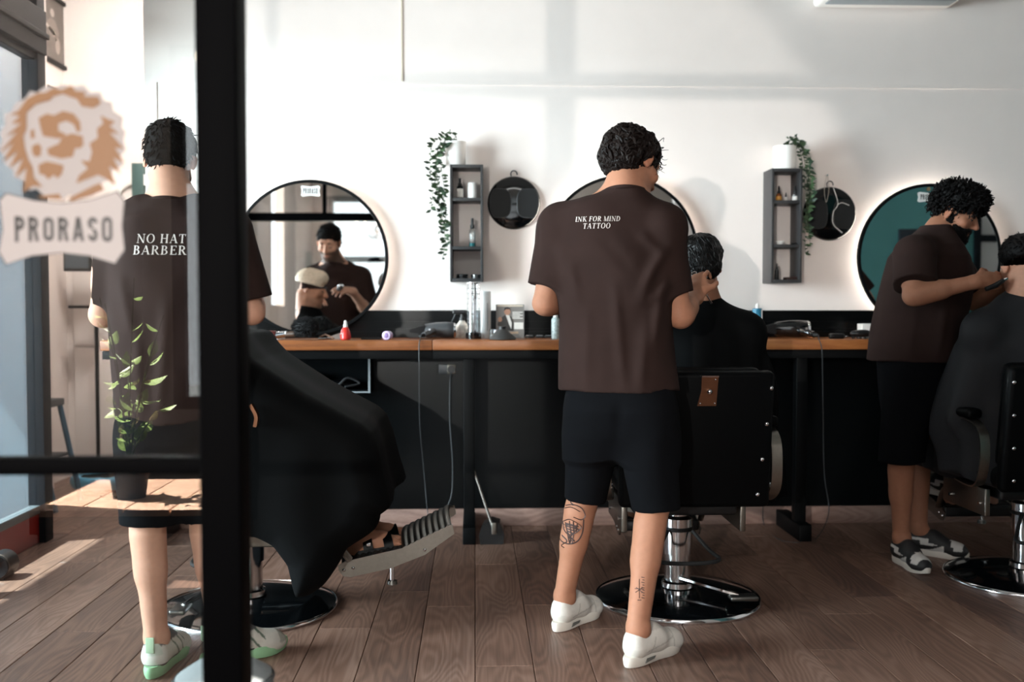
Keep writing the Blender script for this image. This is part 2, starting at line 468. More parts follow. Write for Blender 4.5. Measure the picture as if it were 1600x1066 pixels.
MB().box((-24, 14.8, 3.1), (-3.2, 15.0, 3.45)).build('cornice', mat('dull_red_band', '#8a5753', .8), hs, smooth=False)
S('wall_stub', (-2.96, 5.06, 0), (XL - .04, 5.14, ZC), mat('blue_grey_stucco', '#46525a', .8, var=.1, nscale=8))

# ------------------------------------------------------------------ glass partition near the camera
pt = thing('partition', 'black framed glass partition close in front at the left', 'partition', (-1.2, YP, 0)); struct(pt); del pt['category']
xa = W(303, 20, YP).x; xb = W(368, 20, YP).x
zr1 = W(150, 719, YP).z; zr0 = W(150, 745, YP).z
MB().rbox((xa, YP, 0), (xb, YP + .085, ZC), .004).build('post', frame_black, pt)
MB().rbox((XL + .045, YP + .015, zr0), (xa, YP + .06, zr1), .003).build('rail', frame_black, pt)
MB().rbox((XL + .045, YP, 2.02), (xa, YP + .07, 2.09), .004).build('transom', frame_black, pt)
MB().rbox((xb, YP, 2.02), (1.75, YP + .07, 2.09), .004).build('transom', frame_black, pt)
MB().rbox((-1.33, YP + .01, 2.09), (-1.295, YP + .05, ZC), .003).build('mullion', frame_black, pt)
MB().rbox((1.68, YP, 0), (1.75, YP + .085, 2.02), .004).build('jamb', frame_black, pt)
MB().rbox((XL + .045, YP + .01, 0), (xa, YP + .06, .06), .003).build('bottom_rail', frame_black, pt)
for z0, z1, x0, x1 in ((.06, zr0, XL + .045, xa), (zr1, 2.02, XL + .045, xa), (2.09, ZC, XL + .045, -1.33), (2.09, ZC, -1.295, 1.75)):
    MB().box((x0, YP + .034, z0), (x1, YP + .036, z1)).build('pane', glass, pt, smooth=False)

# ------------------------------------------------------------------ rear: things only the mirrors show
tag(MB().rbox((3.74, YP + .1205, 0), (4.2, YP + .15, 1.86), .004).build('door_2', mat('navy_door', '#0d1f2b', .5), loc=(3.9, YP + .13, 0)), kind='structure')
w3 = struct(thing('window_3', 'grey glazed panel in the teal wall', 'window', (4.9, YP + .13, 0))); del w3['category']
for x in (4.42, 4.78, 5.14): MB().box((x, YP + .1205, 0), (x + .05, YP + .16, 2.6)).build('frame_post', frame_navy, w3, smooth=False)
for z in (0, 1.75, 2.6): MB().box((4.42, YP + .1205, z), (5.19, YP + .155, z + .06)).build('frame_rail', frame_navy, w3, smooth=False)
MB().box((4.47, YP + .121, .06), (5.14, YP + .13, 2.6)).build('pane', mat('frosted_grey_pane', '#a7a9a8', .35), w3, smooth=False)
# ------------------------------------------------------------------ counter along the mirror wall
YC = 4.95
def counter(x0, x1, label):
    r = thing('counter', label, 'counter', ((x0 + x1) / 2, YC + .2, 0), 'wooden counter sections along the mirror wall')
    MB().rbox((x0 + .001, YC, .97), (x1 - .001, YB - .041, 1.02), .004).build('worktop', top_wood, r)
    MB().rbox((x0 + .001, YC + .03, .925), (x1 - .001, YC + .06, .97), .002).build('apron', black_metal, r)
    return r
def counter_leg(x, r):
    MB().rbox((x - .028, YC + .05, .03), (x + .028, YC + .11, .925), .003).build('leg', black_metal, r)
    MB().rbox((x - .032, YC - .03, 0), (x + .032, YB - .05, .085), .004).build('foot', black_metal, r)
c1 = counter(-1.84, -.211, 'oak counter section under the left round mirror'); counter_leg(-1.6, c1)
c2 = counter(-.211, 1.42, 'oak counter section with display card behind the middle barber')
x1_ = W(733, 700, YC + .05).x; counter_leg(x1_, c2)
c3 = counter(1.42, 3.05, 'oak counter section under the right round mirror'); x2_ = W(1243, 700, YC + .05).x; counter_leg(x2_ + .03, c3)
# open compartment under the left counter
nb = thing('wall_niche', 'black open compartment with pale edge under the left counter', 'shelf', (-.95, YB - .05, .7))
xn1 = W(579, 600, YB - .16).x; zn0 = W(570, 613, YB - .16).z
for nm, lo, hi, mm in (('bottom_board', (-1.45, YB - .16, zn0 - .004), (xn1, YB - .013, zn0 + .012), blackboard), ('side_board', (xn1 - .012, YB - .16, zn0 + .012), (xn1, YB - .013, .95), blackboard), ('back_board', (-1.45, YB - .02, zn0 + .012), (xn1 - .012, YB - .013, .95), blackboard)):
    MB().box(lo, hi).build(nm, mm, nb, smooth=False)
edge = mat('pale_edge_band', '#8f969a', .4)
m = MB(); m.box((xn1 - .012, YB - .163, zn0 - .004), (xn1 - .002, YB - .16, .95)); m.box((-1.45, YB - .163, zn0 - .003), (xn1 - .012, YB - .16, zn0 + .004))
m.build('edge_band', edge, nb, smooth=False)
# hair dryer and clutter in it
def lump_cable(pts, r, name, label, cat='cable', mm=None, group=None):
    P = bez(pts, 10)
    return tag(MB().tube(P, r, 8).build(name, mm or blk_rubber, loc=pts[0]), label, cat, group)

# ------------------------------------------------------------------ round mirrors with light rings
def round_mirror(cx, cz, r, label, tilt=0.0, n=64):
    c = Vector((cx, YB - .045, cz))
    t = thing('round_mirror', label, 'mirror', (cx, YB - .02, cz - r), 'round mirrors on the back wall')
    M = Matrix.Translation(c) @ rotm('X', 90 + tilt)     # local z -> towards camera (-Y)
    MB().lathe([(0, .008), (r - .010, .008)], n, M).build('mirror_glass', mirror_mat, t, smooth=False)
    MB().lathe([(r - .010, .012), (r + .004, .012), (r + .006, .009), (r + .006, -.010), (r - .012, -.010), (r - .012, .006), (r - .010, .012)], n, M).build('rim', black_metal, t)
    MB().lathe([(0, -.006), (r - .02, -.006), (r - .02, .004), (0, .004)], n, M).build('backing', black_metal, t)
    Mw = Matrix.Translation((cx, YB, cz)) @ rotm('X', 90)
    MB().lathe([(r - .075, 0.001), (r - .06, .001), (r - .06, .018), (r - .075, .018), (r - .075, .001)], n, Mw).build('light_ring', led_mat, t)
    MB().lathe([(0, .001), (.1, .001), (.1, .034), (0, .034)], 24, Mw).build('wall_bracket', black_metal, t)
    return t
mx1 = W(607, 400, YB - .045).x - .412; mz1 = W(490, 403, YB - .045).z
RM1 = round_mirror(mx1, mz1, .406, 'round mirror at the left reflecting a blond customer', tilt=-.8)
mx3 = W(1452, 400, YB - .045).x; mx2 = W(1090, 380, YB - .045).x - .41
RM2 = round_mirror(mx2, W(1000, 395, YB - .045).z, .406, 'round mirror mostly hidden behind the middle barber')
RM3 = round_mirror(mx3, W(1452, 402, YB - .045).z, .39, 'round mirror at the right reflecting a teal wall')

# ------------------------------------------------------------------ narrow wall shelves
shelf_mat = mat('dark_grey_laminate', '#2e2d2e', .5, var=.08, nscale=40)
def wall_shelf(x0, x1, z0, z1, splits, label, d=.16):
    t = thing('wall_shelf', label, 'shelf', ((x0 + x1) / 2, YB - d / 2, z0), 'narrow dark wall shelves')
    e = .013; y0 = YB - d; y1 = YB - .001
    for x in (x0, x1 - e): MB().rbox((x, y0, z0), (x + e, y1, z1), .0015).build('side_board', shelf_mat, t)
    for z in (z0, z1 - e * 1.3): MB().rbox((x0 + e, y0, z), (x1 - e, y1, z + e * 1.3), .0015).build('end_board', shelf_mat, t)
    for z in splits: MB().rbox((x0 + e, y0 + .002, z - e * 1.3), (x1 - e, y1, z), .0015).build('shelf_board', shelf_mat, t)
    return t
YS = YB - .16
sA = (W(703, 300, YS).x, W(755, 300, YS).x, W(730, 440, YS).z, W(730, 257, YS).z, [W(730, 309, YS).z, W(730, 385, YS).z])
wall_shelf(*sA, 'narrow dark wall shelf left of the middle barber')
sB = (W(1206, 300, YS).x, W(1254, 300, YS).x, W(1230, 442, YS).z, W(1230, 263, YS).z, [W(1230, 313, YS).z, W(1230, 382, YS).z])
wall_shelf(*sB, 'narrow dark wall shelf right of the middle barber')

# ------------------------------------------------------------------ bottles and jars
def lathe_part(name, prof, mm, parent, c, n=20):
    return MB().lathe(prof, n, Matrix.Translation(c)).build(name, mm, parent)
def pump_bottle(c, r, h, body, cap, label, group=None, liquid=None, lab=None):
    """bottle with a spray head; c at the base"""
    t = thing('spray_bottle', label, 'bottle', c, group)
    hb = h * .62
    lathe_part('body', [(0, 0), (r * .92, 0), (r, r * .12), (r, hb * .9), (r * .8, hb), (r * .5, hb * 1.04), (0, hb * 1.04)], body, t, c)
    lathe_part('collar', [(0, hb * 1.04), (r * .62, hb * 1.04), (r * .62, hb * 1.22), (r * .45, hb * 1.25), (0, hb * 1.25)], cap, t, c)
    lathe_part('spray_head', [(0, hb * 1.25), (r * .4, hb * 1.25), (r * .36, h), (0, h)], cap, t, c)
    if liquid: lathe_part('liquid', [(0, .002), (r * .9, .002), (r * .93, hb * .22), (0, hb * .22)], liquid, t, c)
    if lab: lathe_part('label_wrap', [(r * 1.01, hb * .12), (r * 1.02, hb * .13), (r * 1.02, hb * .78), (r * 1.01, hb * .79)], lab, t, c)
    return t
amber = mat('amber_glass', '#7a3d0a', .15, coat=.4); clear = glass_mat('bottle_clear', (.9, .93, .93), .15)
teal_liq = mat('teal_liquid', '#2f8f95', .2); paper = mat('white_paper_label', '#e6e1db', .6, var=.05, nscale=90)
tan_lab = mat('tan_label', '#c98f3c', .5)
def on_shelf(px, py, Y=YS + .05): return W(px, py, Y)
zA = [sA[2] + .017, sA[4][1], sA[4][0]]
def at_x(px, z, Y): p = W(px, 400, Y); return Vector((p.x, Y, z))
YI = YS + .06
pump_bottle(at_x(719, zA[2], YI), .017, .107, blk_plastic, blk_plastic, 'dark spray bottle with white label on the left wall shelf', lab=paper)
c = at_x(738, zA[2], YI); t = thing('jar', 'white jar with lid on top tier of the left wall shelf', 'jar', c)
lathe_part('body', [(0, 0), (.022, 0), (.0235, .004), (.0235, .064), (.022, .066), (0, .066)], white_plastic, t, c)
lathe_part('lid', [(0, .066), (.0225, .066), (.0225, .082), (.021, .084), (0, .084)], white_plastic, t, c)
pump_bottle(at_x(738, zA[1], YI), .017, .150, clear, blk_plastic, 'clear spray bottle with teal liquid on the left wall shelf', liquid=teal_liq)
for k, (px, r, h) in enumerate(((722, .030, .022), (745, .030, .020))):
    c = at_x(px, zA[0], YI); t = thing('pomade_tin', ('black round tin in bottom tier of left wall shelf, nearer the vine', 'black round tin in bottom tier of left wall shelf, nearer the hand mirror')[k], 'tin', c, 'black tins in the left wall shelf')
    lathe_part('body', [(0, 0), (r, 0), (r, h * .6), (0, h * .6)], blk_plastic, t, c); lathe_part('lid', [(0, h * .6), (r + .001, h * .6), (r + .001, h), (r - .002, h + .001), (0, h + .001)], blk_gloss, t, c)
zBs = [sB[2] + .017, sB[4][1], sB[4][0]]
def dropper(px, z, col, lab, label, s=1.0):
    c = at_x(px, z, YI); t = thing('dropper_bottle', label, 'bottle', c, 'small bottles on the right wall shelf')
    r = .0155 * s; h = .042 * s
    lathe_part('body', [(0, 0), (r * .95, 0), (r, .003), (r, h * .8), (r * .5, h), (0, h)], col, t, c)
    lathe_part('label_wrap', [(r * 1.02, h * .15), (r * 1.03, h * .16), (r * 1.03, h * .62), (r * 1.02, h * .63)], lab, t, c)
    lathe_part('cap', [(0, h), (r * .55, h), (r * .55, h * 1.3), (0, h * 1.3)], blk_plastic, t, c)
    lathe_part('bulb', [(0, h * 1.3), (r * .33, h * 1.3), (r * .36, h * 1.7), (r * .15, h * 1.95), (0, h * 1.97)], blk_rubber, t, c)
dropper(1216, zBs[2], amber, tan_lab, 'amber dropper bottle on the right wall shelf')
dropper(1227, zBs[2], white_plastic, paper, 'tiny white bottle between the two droppers on right wall shelf', .58)
dropper(1241, zBs[2], clear, paper, 'clear dropper bottle on the right wall shelf')
c = at_x(1218, zBs[1], YI - .02); t = thing('bowl', 'small white bowl on the middle tier of right wall shelf', 'bowl', c)
lathe_part('bowl_body', [(0, 0), (.012, 0), (.022, .010), (.024, .020), (.022, .020), (.019, .010), (0, .004)], white_glaze, t, c)
c = at_x(1243, zBs[1], YI - .02); t = thing('razor', 'dark razor lying on the middle tier of right wall shelf', 'razor', c)
MB().tube([c + Vector((-.022, 0, .005)), c + Vector((.01, 0, .006)), c + Vector((.024, .005, .010))], .004, 8).build('handle', blk_plastic, t); MB().rbox(tuple(c + Vector((.019, -.012, .004))), tuple(c + Vector((.026, .016, .012))), .001).build('head', chrome, t)
pump_bottle(at_x(1214, zBs[0], YI - .03), .011, .085, blk_plastic, blk_plastic, 'slim black bottle with white foot label on right wall shelf', lab=None)
c = at_x(1235, zBs[0], YI); t = thing('wallet_case', 'flat brown leather case in bottom tier of right wall shelf', 'case', c)
MB().rbox(tuple(c + Vector((-.03, -.03, 0))), tuple(c + Vector((.03, .03, .014))), .004).build('case_body', mat('brown_leather', '#3a2019', .5), t); MB().rbox(tuple(c + Vector((-.031, -.031, .005))), tuple(c + Vector((.031, -.0295, .008))), .0005).build('seam', blk_plastic, t)

# ------------------------------------------------------------------ trailing plants on the shelves
leaf_mats = [mat('vine_leaf_green', '#41583a', .5, var=.25, nscale=30), mat('vine_leaf_dark', '#2c3f2d', .5, var=.25, nscale=30)]
def leaf_mesh(L, Wd, m_):
    n = 5; vs = []; fs = []
    for i in range(n + 1):
        t = i / n; w = Wd * (math.sin(math.pi * t ** .8) ** .9) / 2 if 0 < i < n else .0006
        z = -.25 * L * t * t
        vs += [(-w, t * L, z + .18 * w), (0, t * L, z - .1 * w), (w, t * L, z + .18 * w)]
    for i in range(n):
        a = 3 * i
        fs += [(a, a + 1, a + 4, a + 3), (a + 1, a + 2, a + 5, a + 4)]
    me = bpy.data.meshes.new('leaf'); me.from_pydata(vs, [], fs); me.materials.append(m_)
    me.polygons.foreach_set('use_smooth', [True] * len(me.polygons)); return me
LEAF = [leaf_mesh(.030, .015, m_) for m_ in leaf_mats] + [leaf_mesh(.022, .011, leaf_mats[0])]
stem_mat = mat('vine_stem', '#4a5536', .6)
def vine_plant(c, pr, ph, strands, label, seed, every=.0125, sc=1.12):
    rg = random.Random(seed)
    t = thing('trailing_plant', label, 'plant', c, 'trailing plants on the wall shelves')
    lathe_part('pot', [(0, 0), (pr * .92, 0), (pr * .96, .004), (pr, ph), (pr * .93, ph), (pr * .9, ph * .88), (0, ph * .88)], white_glaze, t, c, 32)
    lathe_part('soil', [(0, ph * .885), (pr * .895, ph * .885)], mat('potting_soil', '#2a211b', .95), t, c)
    for pts in strands:
        P = bez(pts, 14); v = MB().tube(P, .0012, 5).build('vine', stem_mat, t)
        acc = 0
        for i in range(1, len(P)):
            acc += (P[i] - P[i - 1]).length
            if acc < every: continue
            acc = 0
            for q in range(2 if rg.random() < .6 else 1):
                ang = rg.uniform(0, 2 * math.pi); o = link('leaf', LEAF[rg.choice((0, 0, 1, 1, 2))], v)
                d = Vector((math.cos(ang), -abs(math.sin(ang)) * .8 - .1, rg.uniform(-.9, .35))).normalized()
                x, y, z = basis_from(d, (0, -1, .35))   # leaf grows along its y
                s_ = rg.uniform(.8, 1.2) * sc
                Mx = frame(P[i] - world_loc(v), x, z, -y) @ Matrix.Scale(s_, 4)
                o.matrix_local = Mx
    return t
def vpath(pxs, Y): return [W(a, b, Y + dy) for a, b, dy in pxs]
pc = Vector((W(714, 250, YI).x - .012, YI, sA[3])); pr, ph = .060, W(715, 222, YI).z - sA[3]
Yv = YS - .03
vine_plant(pc, pr, ph, [
    vpath([(712, 222, .06), (700, 213, .06), (688, 222, .05), (682, 250, .04), (684, 290, .04), (688, 330, .04)], Yv),
    vpath([(710, 220, .05), (694, 212, .03), (676, 226, .02), (672, 262, .02), (676, 300, .02), (673, 330, .02)], Yv),
    vpath([(708, 221, .08), (692, 224, .07), (690, 262, .06), (694, 300, .05), (690, 340, .05), (696, 372, .05), (692, 402, .05)], Yv),
    vpath([(706, 222, .05), (686, 232, .03), (679, 275, .03), (687, 318, .03), (692, 350, .03), (684, 366, .03)], Yv),
    vpath([(714, 221, .06), (712, 212, .05), (702, 206, .04), (694, 210, .03)], Yv),
    vpath([(704, 223, .04), (684, 240, .02), (682, 272, .01), (690, 300, .02), (697, 330, .02), (694, 362, .02), (698, 384, .03)], Yv)],
    'trailing green vine in white pot on the left wall shelf', 5)
pc2 = Vector((W(1226, 250, YI).x, YI, sB[3])); 
vine_plant(pc2, .060, W(1226, 229, YI).z - sB[3], [
    vpath([(1228, 228, .09), (1240, 214, .09), (1250, 222, .09), (1258, 260, .08), (1262, 310, .08), (1258, 350, .08), (1258, 395, .08)], Yv),
    vpath([(1230, 229, .07), (1246, 220, .06), (1262, 244, .05), (1266, 290, .06), (1262, 330, .06), (1264, 372, .06)], Yv),
    vpath([(1229, 230, .1), (1248, 232, .1), (1256, 270, .1), (1260, 320, .1), (1260, 360, .1)], Yv),
    vpath([(1226, 228, .06), (1236, 217, .05), (1228, 215, .04)], Yv),
    vpath([(1232, 229, .05), (1252, 226, .05), (1264, 262, .04), (1268, 300, .04), (1262, 340, .05), (1266, 382, .05)], Yv)],
    'trailing green vine in white pot on the right wall shelf', 11)

# ------------------------------------------------------------------ hand mirrors hung on the wall
def hand_mirror(cx, cz, r, label, cord=False):
    t = thing('hand_mirror', label, 'mirror', (cx, YB - .015, cz - r), 'round black hand mirrors hung on the wall')
    M = Matrix.Translation((cx, YB - .004, cz)) @ rotm('X', 90)
    MB().lathe([(0, .0), (r - .004, .0), (r, .006), (r - .004, .016), (r * .93, .020), (r * .5, .024), (0, .024)], 48, M).build('disc', blk_gloss, t)
    for s in (-1, 1):
        # D-shaped hand openings: a raised rim round a recessed panel
        pts = []
        for i in range(28):
            a = 2 * math.pi * i / 28; u = .44 * r * math.copysign(abs(math.cos(a)) ** .6, math.cos(a)); v = .54 * r * math.copysign(abs(math.sin(a)) ** .6, math.sin(a))
            x_, z_ = s * .56 * r + u, v - .02 * r; q_ = math.hypot(x_, z_)
            if q_ > .93 * r: x_, z_ = x_ * .93 * r / q_, z_ * .93 * r / q_
            pts.append(M @ Vector((x_, z_, .0245 - (abs(x_) / r) ** 2 * .004)))
        MB().tube(pts, .0022, 6, closed=True).build('grip_rim', blk_plastic if cord else mat('grey_trim', '#4b4c4e', .3), t)
        MB().prism([((M.inverted() @ p).x, (M.inverted() @ p).y) for p in pts], .0015, M @ Matrix.Translation((0, 0, .0235))).build('grip_pad', blk_rubber, t)
    lp = [M @ Vector((.03 * r * 4 * math.cos(a), r + .012 + .018 * math.sin(a), .008)) for a in [math.pi * k / 10 - .25 for k in range(14)]]
    MB().tube(lp, .003, 8).build('hanger', blk_plastic, t)
    return t
hm = W(803, 317, YB - .02); hand_mirror(hm.x, hm.z, .142, 'black hand mirror with two grips hanging beside the left shelf')
hm2 = W(1297, 334, YB - .02); hand_mirror(hm2.x, hm2.z, .146, 'black hand mirror with a cord hanging beside the right shelf', True)
cordm = mat('pale_cord', '#b9b0a4', .7)
nail = W(1292, 274, YB - .02)
t = thing('cord_loop', 'pale string loop and wire hung over the right hand mirror', 'cord', nail)
MB().tube(bez([nail, W(1288, 296, YB - .035), W(1291, 316, YB - .035), W(1295, 296, YB - .035), nail + Vector((.004, 0, 0))], 8), .0016, 6).build('string', cordm, t)
MB().tube(bez([W(1302, 293, YB - .04), W(1309, 318, YB - .04), W(1302, 332, YB - .04), W(1302, 350, YB - .04), W(1316, 364, YB - .04)], 10), .0022, 6).build('wire', mat('pale_wire', '#c7c4c0', .4), t)
MB().tube(bez([W(1308, 320, YB - .04), W(1316, 317, YB - .04), W(1327, 321, YB - .04)], 8), .0022, 6).build('wire', MATS['pale_wire'], t)
MB().cyl(nail + Vector((0, .02, 0)), nail + Vector((0, -.01, 0)), .004, n=8).build('nail', chrome, t)
# ------------------------------------------------------------------ barber chairs (local: faces +y, origin on the floor under the column)
bronze = mat('bronze_plate', '#6f4a35', .35, .8, var=.08, nscale=50)
def barber_chair(loc, yaw, label, base_r=.335, back_yaw=0.0):
    t = thing('barber_chair', label, 'chair', loc, 'black barber chairs')
    T = Matrix.Translation(loc) @ rotm('Z', yaw)
    B = lambda: MB(T)
    lath = lambda nm, prof, mm, n=48, M=Matrix.Identity(4): B().lathe(prof, n, M).build(nm, mm, t)
    R = base_r
    lath('base_plate', [(0, .052), (.08, .052), (R * .55, .046), (R * .8, .034), (R * .9, .022), (R * .96, .018), (R, .010), (R, 0), (0, 0)], blk_gloss, 64)
    lath('base_rim', [(R * .975, .0165), (R * .985, .0185), (R * 1.0, .012), (R * 1.004, .003), (R, .0)], chrome, 64)
    lath('column', [(.052, .05), (.052, .19), (.060, .192), (.060, .335), (.053, .34), (.040, .345), (.040, .43)], chrome, 40)
    lath('column_collar', [(.056, .052), (.066, .056), (.064, .075), (.055, .08)], chrome, 40)
    lath('column_band', [(.0605, .285), (.063, .287), (.063, .30), (.0605, .302)], blk_plastic, 40)
    # pump ring and lever
    ring = [(.05, -.05, .29), (.10, -.11, .23), (.13, -.17, .205), (.06, -.205, .20), (-.06, -.205, .20), (-.13, -.17, .205), (-.10, -.11, .23), (-.05, -.05, .29)]
    B().tube(bez(ring, 5), .008, 8).build('pump_ring', blk_rubber, t)
    B().tube(bez([(.0, -.06, .10), (.12, -.16, .085), (.2, -.2, .07)], 6), .011, 8).build('foot_lever', chrome, t)
    B().rbox((.16, -.235, .055), (.27, -.175, .075), .008).build('lever_pad', dark_steel, t)
    # seat carriage
    B().rbox((-.20, -.16, .375), (.20, .20, .43), .01).build('seat_frame', blk_plastic, t)
    for s in (-1, 1):
        B().rbox((s * .235 - .012, -.12, .30), (s * .235 + .012, .26, .42), .006).build('side_plate', satin, t)
        B().tube(bez([(s * .20, .22, .38), (s * .20, .34, .33), (s * .19, .42, .235)], 6), .014, 8).build('footrest_arm', satin, t)
        for yy, zz in ((-.08, .35), (.18, .34)):
            B().cyl((s * (.235 + .012 * s * s), yy, zz), (s * .255, yy, zz), .008, n=10).build('bolt', chrome, t)
    B().rbox((-.255, -.24, .43), (.255, .26, .53), .035).build('seat', blk_leather, t)
    # back, leaning slightly; outer shell with studs along the edges
    Mb = Matrix.Translation((0, -.26, .46)) @ rotm('X', 7)
    B().rbox((-.285, -.055, -.02), (.285, .005, .50), .022, Mb).build('back_shell', blk_leather, t)
    B().rbox((-.255, .005, .06), (.255, .085, .50), .03, Mb).build('back_cushion', blk_leather, t)
    for s in (-1, 1):
        for k in range(4):
            z = .035 + k * .135
            B().sphere((0, 0, 0), (.0095, .006, .0095), 10, 6, Mb @ Matrix.Translation((s * (.262 - .0 * k), -.057, z))).build('stud', chrome, t) if False else None
            mb = B(); c = Mb @ Vector((s * (.235 + .011 * k), -.056, z)); mb.sphere(c, (.0085, .006, .0085), 10, 6); mb.build('stud', chrome, t)
    B().prism([(-.035, .0), (.035, .0), (.04, .11), (-.022, .11), (-.022, .06)], .004, Mb @ Matrix.Translation((.03, -.0555, .375)) @ rotm('X', 90)).build('headrest_bracket', bronze, t)
    B().box((.008, -.064, .483), (.07, -.050, .489), Mb).build('bracket_lip', chrome, t)
    mb = B(); mb.sphere(Mb @ Vector((.037, -.066, .43)), (.011, .011, .011), 12, 8); mb.build('bracket_knob', chrome, t)
    for u, v in ((.005, .385), (.058, .385), (.058, .474)):
        mb = B(); mb.sphere(Mb @ Vector((u, -.0605, v)), .004, 8, 5); mb.build('screw', chrome, t)
    # arms: upholstered pad over a bent steel strap
    for s in (-1, 1):
        x = s * .325
        path = bez([(x, .22, .70), (x, .0, .715), (x, -.16, .715), (x, -.24, .68), (x, -.262, .60), (x, -.245, .50), (x - s * .012, -.19, .45), (x - s * .03, -.1, .435), (x - s * .05, .05, .435)], 8)
        B().tube(path, .01, flat=(.007, .040), hint=(s, 0, 0)).build('arm_strap', satin, t)
        B().rbox((x - .035, -.18, .722), (x + .035, .24, .765), .018).build('arm_pad', blk_leather, t)
        mb = B(); mb.cyl((x - s * .03, -.20, .50), (x - s * .005, -.20, .50), .012, n=12); mb.build('arm_bolt', chrome, t)
        B().tube([(x, .22, .70), (x, .245, .66), (x, .25, .58)], .01, flat=(.006, .035), hint=(s, 0, 0)).build('arm_front', bronze, t)
    # footrest: two side plates, ribbed sole plate and ribbed bowed toe plate
    side = [(.373, .212), (.376, .192), (.392, .172), (.42, .168), (.57, .200), (.70, .250), (.812, .330), (.805, .366), (.70, .318), (.615, .276), (.40, .228)]
    for s in (-1, 1):
        M = frame((s * .175, 0, 0), Vector((0, 1, 0)), Vector((0, 0, 1)), Vector((1, 0, 0)))
        B().prism(side, .006 * s, M).build('footrest_side', satin, t)
        for yy, zz in ((.395, .195), (.43, .203), (.70, .27)):
            mb = B(); mb.sphere((s * .182, yy, zz), .007, 8, 6); mb.build('rivet', chrome, t)
    B().rbox((-.174, .385, .19), (.174, .41, .24), .008).build('heel_bar', blk_plastic, t)
    def ribbed(p0, p1, nr, bow, nm, mm):
        p0 = Vector(p0); p1 = Vector(p1); d = p1 - p0; up = Vector((0, -d.z, d.y)).normalized()
        mb = MB(T); nx = 13; rows = nr * 6; vs = []; fs = []
        for i in range(rows + 1):
            u = i / rows; c = p0 + d * u
            for j in range(nx):
                x = -.174 + .348 * j / (nx - 1); bz = bow * (1 - (x / .174) ** 2)
                rp = .006 * abs(math.sin(math.pi * u * nr))
                vs.append(Vector((x, c.y, c.z)) + up * (bz + rp))
        k = len(vs)
        vs2 = [q - up * .008 for q in vs]
        for i in range(rows):
            for j in range(nx - 1):
                a = i * nx + j; fs.append((a, a + 1, a + nx + 1, a + nx)); fs.append((k + a, k + a + nx, k + a + nx + 1, k + a + 1))
        for i in range(rows): 
            for j in (0, nx - 1): a = i * nx + j; fs.append((a, a + nx, k + a + nx, k + a))
        for j in range(nx - 1):
            for i in (0, rows): a = i * nx + j; fs.append((a, a + 1, k + a + 1, k + a))
        mb.add(vs + vs2, fs); return mb.build(nm, mm, t)
    ribbed((0, .40, .222), (0, .615, .268), 9, .0, 'sole_plate', blk_rubber)
    ribbed((0, .615, .272), (0, .80, .362), 8, .035, 'toe_plate', dark_steel)
    mb = B(); mb.cyl((0.10, .57, .20), (0.10, .57, .13), .009, n=12); mb.build('foot_screw', chrome, t)
    mb = B(); mb.cyl((.10, .57, .118), (.10, .57, .132), .021, .019, n=16); mb.build('foot_pad', dark_steel, t)
    return t
CH1 = FL(390, 950); CH2 = FL(1058, 936); CH3 = Vector((2.40, 4.22, 0))
ch1 = barber_chair(CH1, -90, 'black barber chair at the left with blond customer in a black cape', .345)
barber_chair(CH2, 0, 'black barber chair in the middle, seen from behind with bronze bracket')
barber_chair(CH3, 0, 'black barber chair at the right edge holding a caped customer')

q0 = W(392, 632, 3.52); MB().tube(bez([q0, W(401, 650, 3.52), W(399, 667, 3.52)], 5), .01, flat=(.012, .03), hint=(0, 1, 0)).build('arm_tip', bronze, ch1)
